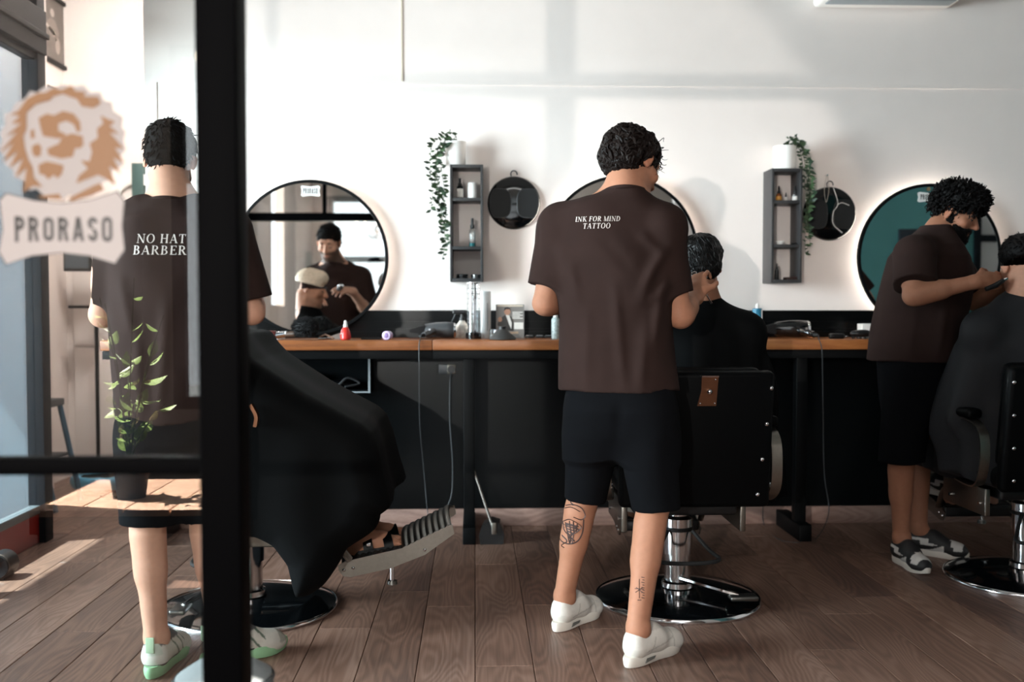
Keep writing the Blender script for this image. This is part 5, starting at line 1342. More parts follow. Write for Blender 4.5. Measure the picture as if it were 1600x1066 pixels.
def middle_customer():
    hc = W(1094, 412, 4.02)
    t, M, J, T, P = seated('person with wet black hair in a black cape in the middle chair', hc, (.05, .98, -.18), (0, .2, 1), 0, CH2, 'deep')
    body_mesh(t, J, 'deep', .006); face_parts(t, M)
    cap = hair_cap(t, M, [((0, -.014, .036), (.086, .106, .084), .01), ((0, -.065, -.02), (.072, .048, .065), .02)], [((0, .115, -.065), (.14, .075, .11), .01), ((.105, .016, -.05), (.034, .042, .055), .008), ((-.105, .016, -.05), (.034, .042, .055), .008)], mat('wet_black_hair', '#050404', .42, var=.3, nscale=60, spec=.25), noise=.0018)
    surf_locks(M, cap, 520, 35, L=(.03, .06), r=.0030, flow=lambda q: (q.x * 5 + .2, q.y * 2, -.6), wig=.12, waves=.8, lift=.001, ns=6, jit=.15).build('hair_locks', MATS['wet_black_hair'], cap)
    rows = [(463, 1078, 1116, .060, 4.02), (474, 1066, 1128, .075, 4.02), (486, 1046, 1152, .105, 4.02), (500, 1020, 1176, .14, 4.03), (525, 998, 1190, .17, 4.05), (570, 984, 1202, .22, 4.10), (640, 972, 1212, .27, 4.15), (740, 966, 1216, .30, 4.18), (775, 966, 1216, .30, 4.18)]
    def fill(v):
        v.stack(secs_px(rows), 0, 2.2)
        v.stack([(z, x, CH2.y + .30, .30, .26, 0) for z, x in ((.45, CH2.x), (.55, CH2.x), (.68, CH2.x), (.76, CH2.x))], .06, 2.6)
        wrap(v, J)
        v.cone(W(1096, 475, 4.02), W(1094, 420, 4.02), .058, .066, .004, True)
    lo, hi = bounds([(CH2.x - .42, 3.7, .42), (CH2.x + .46, 4.85, 1.32)], .03)
    cp = garment(t, 'cape', cape_mat, lo, hi, fill, .008, lambda X, Y, Z: (.012 * np.sin(30 * X + 3 * np.sin(4 * Z)) + .008 * np.sin(44 * Y + 30 * X)) * np.clip((1.2 - Z) / .5, 0, 1))
    MB().tube(ring_pts(W(1096, 470, 4.02), .064, .066, 12), .012, flat=(.032, .008), closed=True, hint=(1, 0, 0)).build('collar', cape_mat, cp)
    snaps(cp, [(W(1099, 475, 3.935), (0, -1, .1)), (W(1089, 486, 3.915), (0, -1, .3))])
    for s, st in ((-1, ST_WHITE), (1, ST_PANDA)): shoe(t, P(s * .11 , .40, .27), T.to_3x3() @ V3((s * .25, 1, 0)), st, .27)
middle_customer()

def right_customer():
    hc = V3((2.335, 4.18, W(1590, 412, 4.18).z))
    def fade(q, C):
        w = np.clip((q[:, 2] - .002) / .05, 0, 1)[:, None] * (q[:, 1] < .06)[:, None]; return C * (1 - w * .85) + np.array((.02, .016, .014)) * w * .85
    t, M, J, T, P = seated('person with black fade haircut in a dark cape at the right edge', hc, (0, .97, -.2), (0, .2, 1), 0, CH3, 'light')
    body_mesh(t, J, 'light', .006, fade); face_parts(t, M)
    cap = hair_cap(t, M, [((0, -.012, .046), (.084, .104, .080), .01)], [((0, .115, -.055), (.14, .075, .11), .01), ((0, -.05, -.05), (.16, .16, .063), .006)], hair_blk, noise=.0015)
    tufts(M, cap, 500, 45, L=(.008, .016), r=.002, lie=.6, flow=(.1, .4, -.5), ns=3).build('hair_locks', hair_blk, cap)
    rows = [(452, 1578, 1650, .07, 4.18), (464, 1560, 1668, .085, 4.18), (480, 1546, 1684, .12, 4.18), (505, 1524, 1704, .15, 4.18), (540, 1500, 1728, .19, 4.2), (600, 1480, 1748, .24, 4.24), (680, 1466, 1762, .27, 4.26), (740, 1468, 1760, .27, 4.26)]
    def fill(v):
        v.stack(secs_px(rows), 0, 2.2); v.stack([(z, CH3.x, CH3.y + .30, .31, .26, 0) for z in (.44, .55, .68, .76)], .06, 2.6)
        wrap(v, J)
        v.cone(W(1614, 462, 4.18), W(1612, 410, 4.18), .060, .066, .004, True)
    lo, hi = bounds([(CH3.x - .50, 3.85, .42), (CH3.x + .48, 4.95, 1.34)], .03)
    cp = garment(t, 'cape', mat('dark_navy_cape', '#0f1116', .75, var=.12, nscale=12, bump=.15, bdist=.002), lo, hi, fill, .008, lambda X, Y, Z: (.012 * np.sin(27 * X + 3 * np.sin(4 * Z)) + .008 * np.sin(44 * Y + 30 * X)) * np.clip((1.2 - Z) / .5, 0, 1))
    cc = hc + V3((0, -.0, -.17)); MB().tube(ring_pts(cc, .072, .072, 10), .012, flat=(.04, .008), closed=True, hint=(1, 0, 0)).build('collar', blk_leather, cp)
    snaps(cp, [(cc + V3((-.02, -.078, .002)), (0, -1, .1)), (cc + V3((.02, -.078, .004)), (0, -1, .1)), (cc + V3((-.045, -.062, .0)), (-.4, -1, .1))])
    for s in (-1, 1): shoe(t, P(s * .11, .40, .27), T.to_3x3() @ V3((s * .2, 1, 0)), ST_PANDA, .27)
right_customer()

def left_customer():
    hc = V3((-1.075, 4.02, 1.345))
    def fade(q, C):
        w = np.clip((q[:, 2] - .01) / .03, 0, 1)[:, None] * (q[:, 1] < .05)[:, None] * .18; C = C * (1 - w) + np.array((.10, .07, .055)) * w
        st = (np.clip((-.05 - q[:, 2]) / .03, 0, 1) * (q[:, 1] > 0) * (q[:, 2] > -.14))[:, None] * .3; return C * (1 - st) + np.array((.05, .035, .03)) * st
    def feet(P):
        a = lambda px, py, Y: W(px, py, Y)
        return dict(knR=P(.12, .40, .70), knL=P(-.11, .40, .70), anR=a(560, 838, 3.86), anL=a(572, 826, 4.06), hipL=P(-.1, -.0, .62), hipR=P(.1, -.0, .62))
    t, M, J, T, P = seated('person with bleached blond crop in a black cape and black sandals', hc, (.97, .10, -.20), (.2, 0, 1), -90, CH1, 'tan', feet=feet)
    J['backL'] = J['backR'] = V3((-1, 0, 0))
    def foot(v):
        # bare feet with toes, resting on the ribbed plate
        for an, Y in ((J['anR'], 3.86), (J['anL'], 4.06)):
            hl = an + V3((-.03, 0, -.052)); d = V3((.97, 0, .17)).normalized(); u = V3((0, 0, 1))
            v.cone(hl, hl + d * .12 + u * .012, .030, .030, .02); v.cone(an, hl + d * .13 + u * .02, .036, .026, .03)
            v.cone(hl + d * .12 + V3((0, -.014, 0)), hl + d * .17 + V3((0, -.020, 0)), .024, .020, .02); v.cone(hl + d * .12 + V3((0, .014, 0)), hl + d * .18 + V3((0, .018, 0)), .024, .021, .02)
            for k in range(5):
                o = -.040 + k * .019; Lk = .200 + .012 * k if Y > 0 else 0; b = hl + d * .165 + V3((0, o, .002)); e = hl + d * (.198 + .010 * k) + V3((0, o * 1.05, -.004)); r = .0082 + .0007 * k
                v.cone(b, e, r, r * .95, .006)
    body_mesh(t, J, 'tan', .006, fade, foot); face_parts(t, M, hair_brn)
    hb = mat('bleached_hair', '#d3bfa8', .6, var=.15, nscale=60)
    cap = hair_cap(t, M, [((0, -.012, .038), (.0785, .100, .086), .01), ((0, .048, .075), (.058, .05, .042), .02)], [((0, .13, -.045), (.14, .075, .11), .01), ((0, -.03, -.07), (.16, .20, .100), .006)], hb, noise=.0010)
    surf_locks(M, cap, 420, 55, L=(.02, .04), r=.0022, flow=lambda q: (q.x * 2, .8, -.2), wig=.1, waves=.8, lift=.0005, ns=5, keep=lambda q: q.z > .045).build('hair_locks', hb, cap)
    # cape: profile over thighs and knees, with real width
    Yc = 3.94; prof = [(350, 520), (370, 524), (384, 545), (400, 562), (430, 582), (480, 614), (530, 641), (566, 660), (581, 674), (592, 702), (602, 750), (613, 790), (598, 799), (589, 803), (586, 822), (560, 844), (541, 860), (528, 884), (503, 912), (482, 930), (463, 934), (457, 914), (450, 880), (428, 852), (402, 838), (380, 834), (345, 828), (322, 760), (310, 640), (312, 590), (328, 535)]
    pw = [W(a, b, Yc - .28) for a, b in prof]; pol = np.array([(q.x, q.z) for q in pw], np.float32)
    def fill(v):
        def fn(X, Y, Z):
            # drape waves: the outline shifts a little with depth
            Xs = X + .006 * np.sin(13 * Y) ; n = len(pol); sh = np.broadcast_shapes(Xs.shape, Z.shape); px = np.broadcast_to(Xs, sh); pz = np.broadcast_to(Z, sh)
            d = np.full(sh, 1e9, np.float32); s = np.ones(sh, np.float32)
            for i in range(n):
                a = pol[i]; b = pol[i - 1]; ex, ez = b - a; wx = px - a[0]; wz = pz - a[1]; tt = np.clip((wx * ex + wz * ez) / (ex * ex + ez * ez), 0, 1)
                d = np.minimum(d, (wx - ex * tt) ** 2 + (wz - ez * tt) ** 2)
                c1 = pz >= a[1]; c2 = pz < b[1]; c3 = ex * wz > ez * wx; fl = (c1 & c2 & c3) | (~c1 & ~c2 & ~c3); s = np.where(fl, -s, s)
            d2 = s * np.sqrt(d)
            wd = .40 + .0 * Z; r = .10; qy = np.abs(Y - Yc) - (wd - r) ; q2 = d2 + r
            return np.minimum(np.maximum(q2, qy), 0) + np.sqrt(np.maximum(q2, 0) ** 2 + np.maximum(qy, 0) ** 2) - r
        v.op(fn, (pol[:, 0].min(), Yc - .42, pol[:, 1].min()), (pol[:, 0].max(), Yc + .42, pol[:, 1].max()), 0)
        v.cone(V3((-1.10, 4.02, 1.14)), V3((-1.13, 4.02, 1.02)), .075, .13, .06); v.cone(V3((-1.13, 3.85, 1.02)), V3((-1.13, 4.19, 1.02)), .09, .09, .06); v.cone(V3((-1.13, 4.02, 1.05)), V3((-1.0, 4.02, .75)), .17, .22, .08)
        wrap(v, J)
        v.cone(V3((-1.10, 4.02, 1.28)), V3((-1.09, 4.02, 1.20)), .062, .058, .004, True)
    lo, hi = bounds([(pol[:, 0].min() - .1, Yc - .42, pol[:, 1].min()), (pol[:, 0].max(), Yc + .42, 1.30)], .03)
    cp = garment(t, 'cape', cape_mat, lo, hi, fill, .008, lambda X, Y, Z: .006 * np.sin(24 * X + 5 * np.sin(3 * Z) + 6 * Y) * np.clip((.80 - Z) / .3, 0, 1))
    MB().tube(ring_pts((-1.105, 4.02, 1.185), .068, .068, 0), .01, flat=(.03, .008), closed=True, hint=(1, 0, 0)).build('collar', blk_leather, cp)
    # two-strap sandals
    for an in (J['anR'], J['anL']):
        hl = an + V3((-.055, 0, -.085)); d = V3((.97, 0, .17)).normalized(); x = V3((0, -1, 0)); up = d.cross(x) if d.cross(x).z > 0 else x.cross(d)
        Ms = frame(hl, x, d, up); n = 28; out = []
        for k in range(n):
            a = 2 * math.pi * k / n; yy = .125 - .145 * math.cos(a); w = .036 + .012 * math.exp(-((yy - .2) / .06) ** 2); out.append((w * math.sin(a) ** 1 if abs(math.sin(a)) < .6 else w * math.copysign(.6 + .4 * (abs(math.sin(a)) - .6) / .4, math.sin(a)), yy))
        so = MB().prism(out, .024, Ms).build('sandal', blk_rubber, t)
        for y0, sk in ((.105, .0), (.175, .01)):
            m = MB(); m.tube([Ms @ V3((.050 * math.cos(a), y0 + sk * math.cos(a), .022 + .055 * math.sin(a) * (1.0 if y0 < .15 else .78))) for a in [math.pi * k / 14 for k in range(15)]], .01, flat=(.005, .036), hint=tuple(d)); m.build('strap', blk_leather, so)
        MB().rbox((.046, .10, .035), (.052, .118, .052), .002, Ms).build('buckle', chrome, so)
left_customer()

# ------------------------------------------------------------------ stickers
def sticker_prism(parent, name, pts, mm, o, e, th=.0005):
    """pts in world x, z; o world y"""
    MB().prism([(p[0], p[1]) for p in pts], th, frame((0, o - e, 0), V3((1, 0, 0)), V3((0, 0, 1)), V3((0, -1, 0)))).build(name, mm, parent, smooth=False)
def word_sticker(parent, word, xl, xr, zb, zt, o, e, mm, bulge=0.0):
    ps, w = text_polys(word, GN, 0, .10); m = MB()
    for p in ps:
        q = []
        for u, v in p:
            f = u / w; c = (2 * f - 1) ** 2; zc = (zb + zt) / 2; hh = (zt - zb) / 2 * (1 + bulge * c); q.append(V3((xl + (xr - xl) * f, o - e, zc + hh * (2 * v - 1))))
        m.add(q, [tuple(range(len(q)))])
    m.build('lettering', mm, parent, smooth=False)
vin_w = mat('white_vinyl', '#9a918e', .5); vin_b = mat('brown_vinyl', '#7c501e', .5); vin_d = mat('dark_vinyl', '#332f2d', .5)
YG = YP + .0335
def zpt(zx, zy): p = W(zx / 3.552, 120 + zy / 3.552, YG); return (p.x, p.z)
lion = thing('lion_sticker', 'brown and white lion head sticker with lettered banner on the partition glass', 'sticker', V3((zpt(350, 1040)[0], YG, zpt(350, 1040)[1])))
rg = random.Random(12); outl = []
for k in range(44):
    a = 2 * math.pi * (k + rg.uniform(-.3, .3)) / 44; r = .97 + (.06 if k % 2 else -.03) * rg.uniform(.3, 1.2); outl.append(zpt(352 + 352 * r * math.cos(a), 355 - 318 * r * math.sin(a)))
sticker_prism(lion, 'backing', outl, vin_w, YG, .0)
for poly in ([(215, 230), (260, 205), (300, 215), (350, 190), (410, 205), (445, 250), (450, 300), (430, 310), (410, 265), (370, 245), (325, 260), (325, 300), (370, 320), (330, 345), (240, 330), (225, 280)],
             [(345, 335), (400, 315), (460, 330), (465, 380), (440, 400), (420, 395), (405, 445), (340, 455), (270, 435), (262, 400), (330, 370)], [(170, 300), (190, 290), (195, 340), (172, 345)], [(180, 385), (215, 370), (232, 395), (225, 440), (195, 445), (180, 420)],
             [(215, 490), (260, 470), (330, 485), (355, 495), (345, 540), (320, 565), (300, 545), (270, 570), (245, 545), (220, 540)], [(200, 665), (330, 650), (345, 682), (240, 674)], [(380, 678), (450, 640), (530, 600), (560, 590), (578, 630), (500, 662), (400, 692)],
             [(560, 215), (600, 235), (640, 250), (610, 275), (665, 320), (610, 310), (690, 400), (640, 395), (692, 480), (630, 450), (672, 540), (605, 495), (645, 605), (580, 560), (545, 545), (425, 592), (440, 550), (490, 510), (450, 465), (500, 470), (512, 420), (500, 370), (545, 340), (540, 290), (575, 260)],
             [(215, 90), (150, 125), (105, 190), (60, 210), (112, 218), (68, 262), (120, 258), (38, 330), (100, 305), (0, 425), (80, 365), (15, 475), (100, 412), (55, 505), (130, 452), (88, 560), (150, 505), (130, 645), (185, 605), (240, 612), (190, 560), (182, 500), (160, 460), (142, 400), (132, 330), (150, 290), (150, 200), (200, 155), (285, 130), (300, 90)],
             [(235, 100), (300, 62), (345, 75), (400, 48), (420, 80), (475, 85), (470, 110), (548, 112), (560, 150), (520, 175), (455, 165), (430, 125), (385, 110), (350, 95), (300, 110), (270, 135)]):
    ek = globals().get('ek', .0006) + .00012; sticker_prism(lion, 'emblem_patch', [zpt(*q) for q in poly], vin_b, YG, ek, .0003)
ban = [(5, 690), (40, 650), (190, 690), (350, 705), (500, 688), (650, 640), (690, 690), (678, 830), (692, 960), (640, 1035), (500, 992), (350, 976), (180, 992), (40, 1040), (0, 970), (22, 850)]
cx, cy = 347, 845
sticker_prism(lion, 'banner_edge', [zpt(cx + (a - cx) * 1.02, cy + (b - cy) * 1.04) for a, b in ban], vin_d, YG, .0020); sticker_prism(lion, 'banner', [zpt(*q) for q in ban], mat('banner_vinyl', '#a39a97', .5), YG, .0027)
word_sticker(lion, 'PRORASO', zpt(65, 0)[0], zpt(622, 0)[0], zpt(0, 912)[1], zpt(0, 780)[1], YG, .0038, vin_d, .10)
def small_sticker(px0, px1, py0, py1, Y, label, lionhead=False):
    a = W(px0, py1, Y); b = W(px1, py0, Y); t = thing('mirror_sticker', label, 'sticker', V3(((a.x + b.x) / 2, Y, a.z)), 'banner stickers on the mirrors')
    u = lambda f, g: (a.x + (b.x - a.x) * f, a.z + (b.z - a.z) * g)
    sticker_prism(t, 'banner', [u(*q) for q in ((0, .1), (.08, 0), (.5, .1), (.92, 0), (1, .1), (.96, .5), (1, .9), (.92, 1), (.5, .9), (.08, 1), (0, .9), (.04, .5))], white_plastic, Y, 0)
    word_sticker(t, 'PRORASO', u(.12, 0)[0], u(.88, 0)[0], u(0, .26)[1], u(0, .74)[1], Y, .0008, vin_d, .1)
    if lionhead: sticker_prism(t, 'emblem', [(u(.5, 1)[0] + .012 * math.cos(k * .52) * (1 if k % 2 else .8), u(.5, 1.1)[1] + .010 + .012 * math.sin(k * .52) * (1 if k % 2 else .8)) for k in range(12)], mat('emblem_bronze', '#7d6a4a', .5), Y, 0)
small_sticker(470, 500, 290, 307, YB - .0565, 'small white banner sticker at top of the left round mirror')
small_sticker(1434, 1468, 300, 316, YB - .0565, 'small white banner sticker on the right round mirror', True)
# ------------------------------------------------------------------ things on the counter
ZT = 1.02
def on_top(px, Y): return Vector((W(px, 528, Y).x, Y, ZT))
# fluffy black neck duster lying on its side
def fluffy(c, R, n, L, mm, name, parent, seed, sq=(1, 1, 1), upmin=-1):
    rg = random.Random(seed); m = MB()
    m.sphere(c, (R * sq[0], R * sq[1], R * sq[2]), 20, 12)
    for i in range(n):
        d = Vector((rg.gauss(0, 1), rg.gauss(0, 1), rg.gauss(0, 1))).normalized()
        if d.z < upmin: continue
        p = Vector(c) + Vector((d.x * R * sq[0], d.y * R * sq[1], d.z * R * sq[2])) * .96
        e = p + (d + Vector((rg.gauss(0, .3), rg.gauss(0, .3), rg.gauss(0, .3)))).normalized() * L * rg.uniform(.6, 1.1)
        m.cyl(p, e, L * .12, L * .02, n=4, cap=False)
    return m.build(name, mm, parent)
c = on_top(477, YC + .10) ; t = thing('neck_duster', 'fluffy black neck duster lying on the left counter', 'brush', c)
fluffy(c + Vector((0, 0, .058)), .05, 1300, .017, mat('black_bristle', '#08080a', .8), 'bristles', t, 4, (1.22, 1.0, 1.0), -.75)
MB().cyl(c + Vector((-.05, .0, .03)), c + Vector((-.115, .01, .024)), .016, .012, n=14).build('handle', mat('dark_wood_handle', '#4a3528', .4), t)
# clippers left of it
c = on_top(424, YC + .12); t = thing('hair_clipper', 'dark red hair clipper with chrome head beside the black duster', 'clipper', c)
MB().rbox(tuple(c + Vector((-.035, -.02, 0))), tuple(c + Vector((.03, .02, .045))), .012).build('body', mat('dark_red_plastic', '#4f1a17', .3), t)
MB().cyl(c + Vector((.03, 0, .022)), c + Vector((.072, -.01, .028)), .02, .016, n=16).build('head', chrome, t)
MB().cyl(c + Vector((.072, -.01, .028)), c + Vector((.080, -.012, .029)), .014, n=16).build('dial', white_plastic, t)
c = on_top(402, YC + .1); t = thing('comb', 'pale flat comb at the left end of the counter', 'comb', c)
MB().rbox(tuple(c + Vector((-.05, -.012, 0))), tuple(c + Vector((.03, .0, .006))), .002).build('spine', mat('pale_comb', '#cfc6bc', .4), t)
m = MB()
for k in range(18): m.box(tuple(c + Vector((-.048 + k * .0042, 0, .001))), tuple(c + Vector((-.046 + k * .0042, .02, .005))))
m.build('teeth', MATS['pale_comb'], t)
c = on_top(438, YC + .2); t = thing('nozzle_cap', 'white round cap on the counter behind the dark red clipper', 'cap', c)
lathe_part('cap_body', [(0, 0), (.024, 0), (.024, .022), (.018, .030), (0, .03)], white_plastic, t, c); lathe_part('cap_ring', [(.024, .006), (.0255, .007), (.0255, .012), (.024, .013)], chrome, t, c)
c = on_top(508, YC + .10); t = thing('hair_clip', 'small brown and chrome hair clips right of the black duster', 'clip', c)
MB().tube([c + Vector((-.03, .02, .012)), c + Vector((0, .01, .026)), c + Vector((.045, -.01, .006))], .005, 8).build('upper_arm', mat('brown_clip', '#7b5a48', .4), t)
MB().tube([c + Vector((-.035, .0, .005)), c + Vector((.04, .03, .005))], .005, 8).build('lower_arm', chrome, t)
c = on_top(527, YC + .2); t = thing('paper_card', 'white creased paper card behind the red bottle', 'card', c)
MB().prism([(-.07, 0), (.05, 0), (.052, .045)], .002, frame(c + Vector((0, 0, .001)), Vector((1, 0, 0)), Vector((0, .35, .93)), Vector((0, -.93, .35)))).build('card_front', paper, t); MB().prism([(-.03, .0), (.06, .0), (.055, .03)], .002, frame(c + Vector((0, .012, .001)), Vector((1, 0, 0)), Vector((0, -.3, .95)), Vector((0, -.95, -.3)))).build('card_fold', paper, t)
# red powder bottle
c = on_top(540, YC + .05); t = thing('powder_bottle', 'red pear-shaped powder bottle with white cap on the left counter', 'bottle', c)
lathe_part('body', [(0, 0), (.020, 0), (.026, .006), (.027, .022), (.022, .045), (.013, .062), (.010, .066), (0, .066)], mat('red_plastic', '#d5332b', .3), t, c, 28)
lathe_part('cap', [(0, .064), (.0115, .064), (.0115, .072), (.008, .082), (.008, .090), (.005, .097), (0, .098)], white_plastic, t, c)
c = on_top(580, YC + .12); t = thing('clipper_guard', 'black comb guards lying flat on the left counter', 'guard', c)
m = MB(); m.rbox(tuple(c + Vector((-.05, -.02, 0))), tuple(c + Vector((.05, .005, .008))), .002)
m.build('guard_plate', blk_plastic, t); m = MB()
for k in range(12): m.box(tuple(c + Vector((-.046 + k * .008, -.04, .001))), tuple(c + Vector((-.043 + k * .008, -.02, .012))))
m.build('guard_teeth', blk_plastic, t)
c = on_top(607, YC + .05); t = thing('wax_jar', 'small purple wax jar lying on its side on the left counter', 'jar', c)
Mj = Matrix.Translation(c + Vector((0, .02, .0225))) @ rotm('X', 90) @ rotm('Y', -18)
MB().lathe([(0, 0), (.022, 0), (.022, .034), (.019, .036), (0, .036)], 24, Mj).build('body', mat('lilac_glass', '#b9a6c9', .15), t)
MB().lathe([(0, .036), (.013, .036), (.011, .039), (0, .040)], 24, Mj).build('wax', mat('purple_wax', '#6d4c86', .35), t)

# hair dryers
def hair_dryer(c, dirx, label, body, s=1.0, cordpts=None, hx=-1, hy=1):
    t = thing('hair_dryer', label, 'hair dryer', c, 'hair dryers on the counter')
    T = Matrix.Translation(c) @ rotm('Z', dirx) @ Matrix.Scale(s, 4)
    Mx = Matrix.Translation((0, 0, .047)) @ rotm('Y', 90)
    MB(T).lathe([(0, -.085), (.030, -.083), (.041, -.07), (.044, -.03), (.042, .02), (.034, .075), (.030, .085), (0, .085)], 28, Mx).build('barrel', body, t)
    MB(T).lathe([(.020, -.088), (.036, -.086), (.042, -.076), (.038, -.072)], 28, Mx).build('intake_ring', chrome, t)
    # flat nozzle
    vs = [(.08, -.03, .02), (.08, .03, .02), (.08, .03, .075), (.08, -.03, .075), (.165, -.042, .036), (.165, .042, .036), (.165, .042, .052), (.165, -.042, .052)]
    m = MB(T); m.add(vs, [(0, 1, 5, 4), (1, 2, 6, 5), (2, 3, 7, 6), (3, 0, 4, 7), (4, 5, 6, 7), (0, 3, 2, 1)]); m.build('nozzle', blk_plastic, t, smooth=False)
    MB(T).tube(bez([(hx * .03, hy * .02, .042), (hx * .055, hy * .07, .034), (hx * .085, hy * .125, .022)], 6), [.019] * 5 + [.018] * 4 + [.016] * 4, 12).build('handle', body, t)
    MB(T).cyl((hx * .085, hy * .125, .022), (hx * .10, hy * .148, .020), .011, .006, n=10).build('cord_sleeve', blk_rubber, t)
    MB(T).box((hx * .055 - .005, hy * .084 - .008, .046), (hx * .055 + .005, hy * .084 + .008, .056)).build('switch', chrome, t, smooth=False)
    if cordpts: MB().tube(bez([T @ Vector((-.098, -.145, .020))] + cordpts, 12), .0035, 8).build('cord', mat('grey_cord', '#3a3c3e', .5), t)
    return t
grey_dryer = mat('grey_dryer_shell', '#4a4b4d', .35)
hd1 = on_top(688, YC + .24)
hair_dryer(hd1, 180, 'grey hair dryer with hanging cord next to glass spray bottle', grey_dryer, .95, hx=1)
lump_cable([hd1 + Vector((-.102, -.15, .019)), W(657, 528, YC + .01), W(655, 540, YC - .012), W(655, 580, YC - .01), W(656, 660, YC + .1), W(662, 730, YB - .1), W(667, 790, YB - .07), W(670, 812, YB - .08)], .0026, 'hanging_cable', 'grey cord hanging down from the counter beside the black leg', mm=mat('grey_cord', '#3a3c3e', .5))
hd2 = on_top(1237, YC + .2)
hair_dryer(hd2, 172, 'black hair dryer on the right counter beside the blue bottle', blk_gloss, 1.05)
lump_cable([hd2 + Vector((.084, -.172, .021)), W(1279, 529, YC + .005), W(1283, 540, YC - .012), W(1285, 560, YC - .02), W(1286, 640, YC + .1), W(1288, 740, YB - .1), W(1295, 800, YB - .05), FL(1275, 842), FL(1245, 848), FL(1215, 842), FL(1194, 820), W(1192, 790, YB - .1)], .0026, 'hanging_cable', 'grey cord hanging down from the right counter to the floor', mm=MATS['grey_cord'])

# glass spray bottle
c = on_top(722, YC + .335); t = thing('water_sprayer', 'clear glass water sprayer with black trigger on the counter', 'bottle', c)
lathe_part('body', [(0, 0), (.036, 0), (.040, .01), (.041, .04), (.034, .066), (.018, .086), (.015, .092), (0, .092)], mat('etched_glass', '#b7b3aa', .12, var=.35, nscale=45, coat=.5), t, c, 28)
lathe_part('collar', [(0, .092), (.016, .092), (.016, .108), (0, .108)], blk_plastic, t, c)
MB().rbox(tuple(c + Vector((-.050, -.012, .125))), tuple(c + Vector((.022, .012, .148))), .006).build('spray_head', blk_plastic, t)
MB().cyl(c + Vector((0, 0, .106)), c + Vector((0, 0, .128)), .009, n=12).build('neck', blk_plastic, t)
MB().tube(bez([c + Vector((-.035, 0, .13)), c + Vector((-.043, 0, .105)), c + Vector((-.056, 0, .082))], 5), .005, 8).build('trigger', blk_plastic, t)

# tall barbicide-like jar with combs
c = on_top(740, YC + .18); hj = W(740, 442, YC + .18).z - ZT
t = thing('comb_jar', 'tall clear glass jar of combs on a black base', 'jar', c)
lathe_part('base', [(0, 0), (.040, 0), (.041, .004), (.041, .030), (.036, .034), (0, .034)], blk_gloss, t, c, 32)
lathe_part('glass_wall', [(.033, .034), (.034, hj)], jar_glass, t, c, 32)
lathe_part('top_ring', [(.031, hj - .006), (.0355, hj - .006), (.0355, hj), (.031, hj)], chrome, t, c, 32)
m = MB()
for k in range(9): m.lathe([(.0345, .05 + k * .026), (.0352, .0505 + k * .026), (.0352, .0515 + k * .026), (.0345, .052 + k * .026)], 32, Matrix.Translation(c))
m.build('graduation_rings', mat('grey_marks', '#55585a', .5), t)
for k, (dx, dy, hh, mm) in enumerate(((-.012, 0, .96, white_plastic), (.012, .004, .98, blk_plastic), (.003, -.012, .78, chrome), (-.004, .014, .85, satin))):
    cb = thing('comb', ('white comb standing in the tall jar', 'black comb standing in the tall jar', 'chrome scissors handle comb in the tall jar', 'steel tail comb standing at the back of the tall jar')[k], 'comb', c + Vector((dx, dy, .036)), 'combs in the tall jar')
    b0 = c + Vector((dx, dy, .036)); top = hj * hh - .036
    MB().rbox(tuple(b0 + Vector((-.006, -.0015, 0))), tuple(b0 + Vector((.001, .0015, top))), .001).build('spine', mm, cb)
    m = MB()
    for q in range(26): m.box(tuple(b0 + Vector((.001, -.001, .01 + q * (top - .03) / 26))), tuple(b0 + Vector((.011, .001, .012 + q * (top - .03) / 26))))
    m.build('teeth', mm, cb, smooth=False)
# white dispenser
c = on_top(759, YC + .25); t = thing('dispenser_tube', 'tall white translucent cup dispenser right of the comb jar', 'dispenser', c)
h = W(759, 455, YC + .25).z - ZT
lathe_part('tube', [(0, 0), (.026, 0), (.027, .003), (.027, h - .008), (.024, h), (0, h)], mat('translucent_white', '#dfe0e0', .3), t, c)
MB().rbox(tuple(c + Vector((.006, -.029, .04))), tuple(c + Vector((.010, -.026, h * .75))), .001).build('level_slot', mat('grey_slot', '#8a8c8d', .4), t)
c = on_top(770, YC + .16); t = thing('tumbler', 'small clear tumbler beside the black funnel diffuser', 'glass', c)
lathe_part('cup', [(0, .002), (.014, .002), (.018, .05), (.0195, .05), (.0155, 0), (0, 0)], jar_glass, t, c); lathe_part('water', [(0, .003), (.0138, .003), (.0155, .022), (0, .022)], mat('milky_water', '#cfd3d2', .2), t, c)
# funnel-shaped diffuser standing on its rim
c = on_top(785, YC + .06); t = thing('dryer_diffuser', 'black funnel-shaped diffuser standing in front of the display card', 'diffuser', c)
lathe_part('cone', [(0, 0), (.066, 0), (.069, .004), (.067, .010), (.030, .045), (.024, .052), (0, .052)], mat('matt_grey_rubber', '#3b3a39', .5), t, c, 36)
lathe_part('neck', [(0, .052), (.020, .052), (.020, .066), (.016, .067), (0, .067)], blk_plastic, t, c, 28)
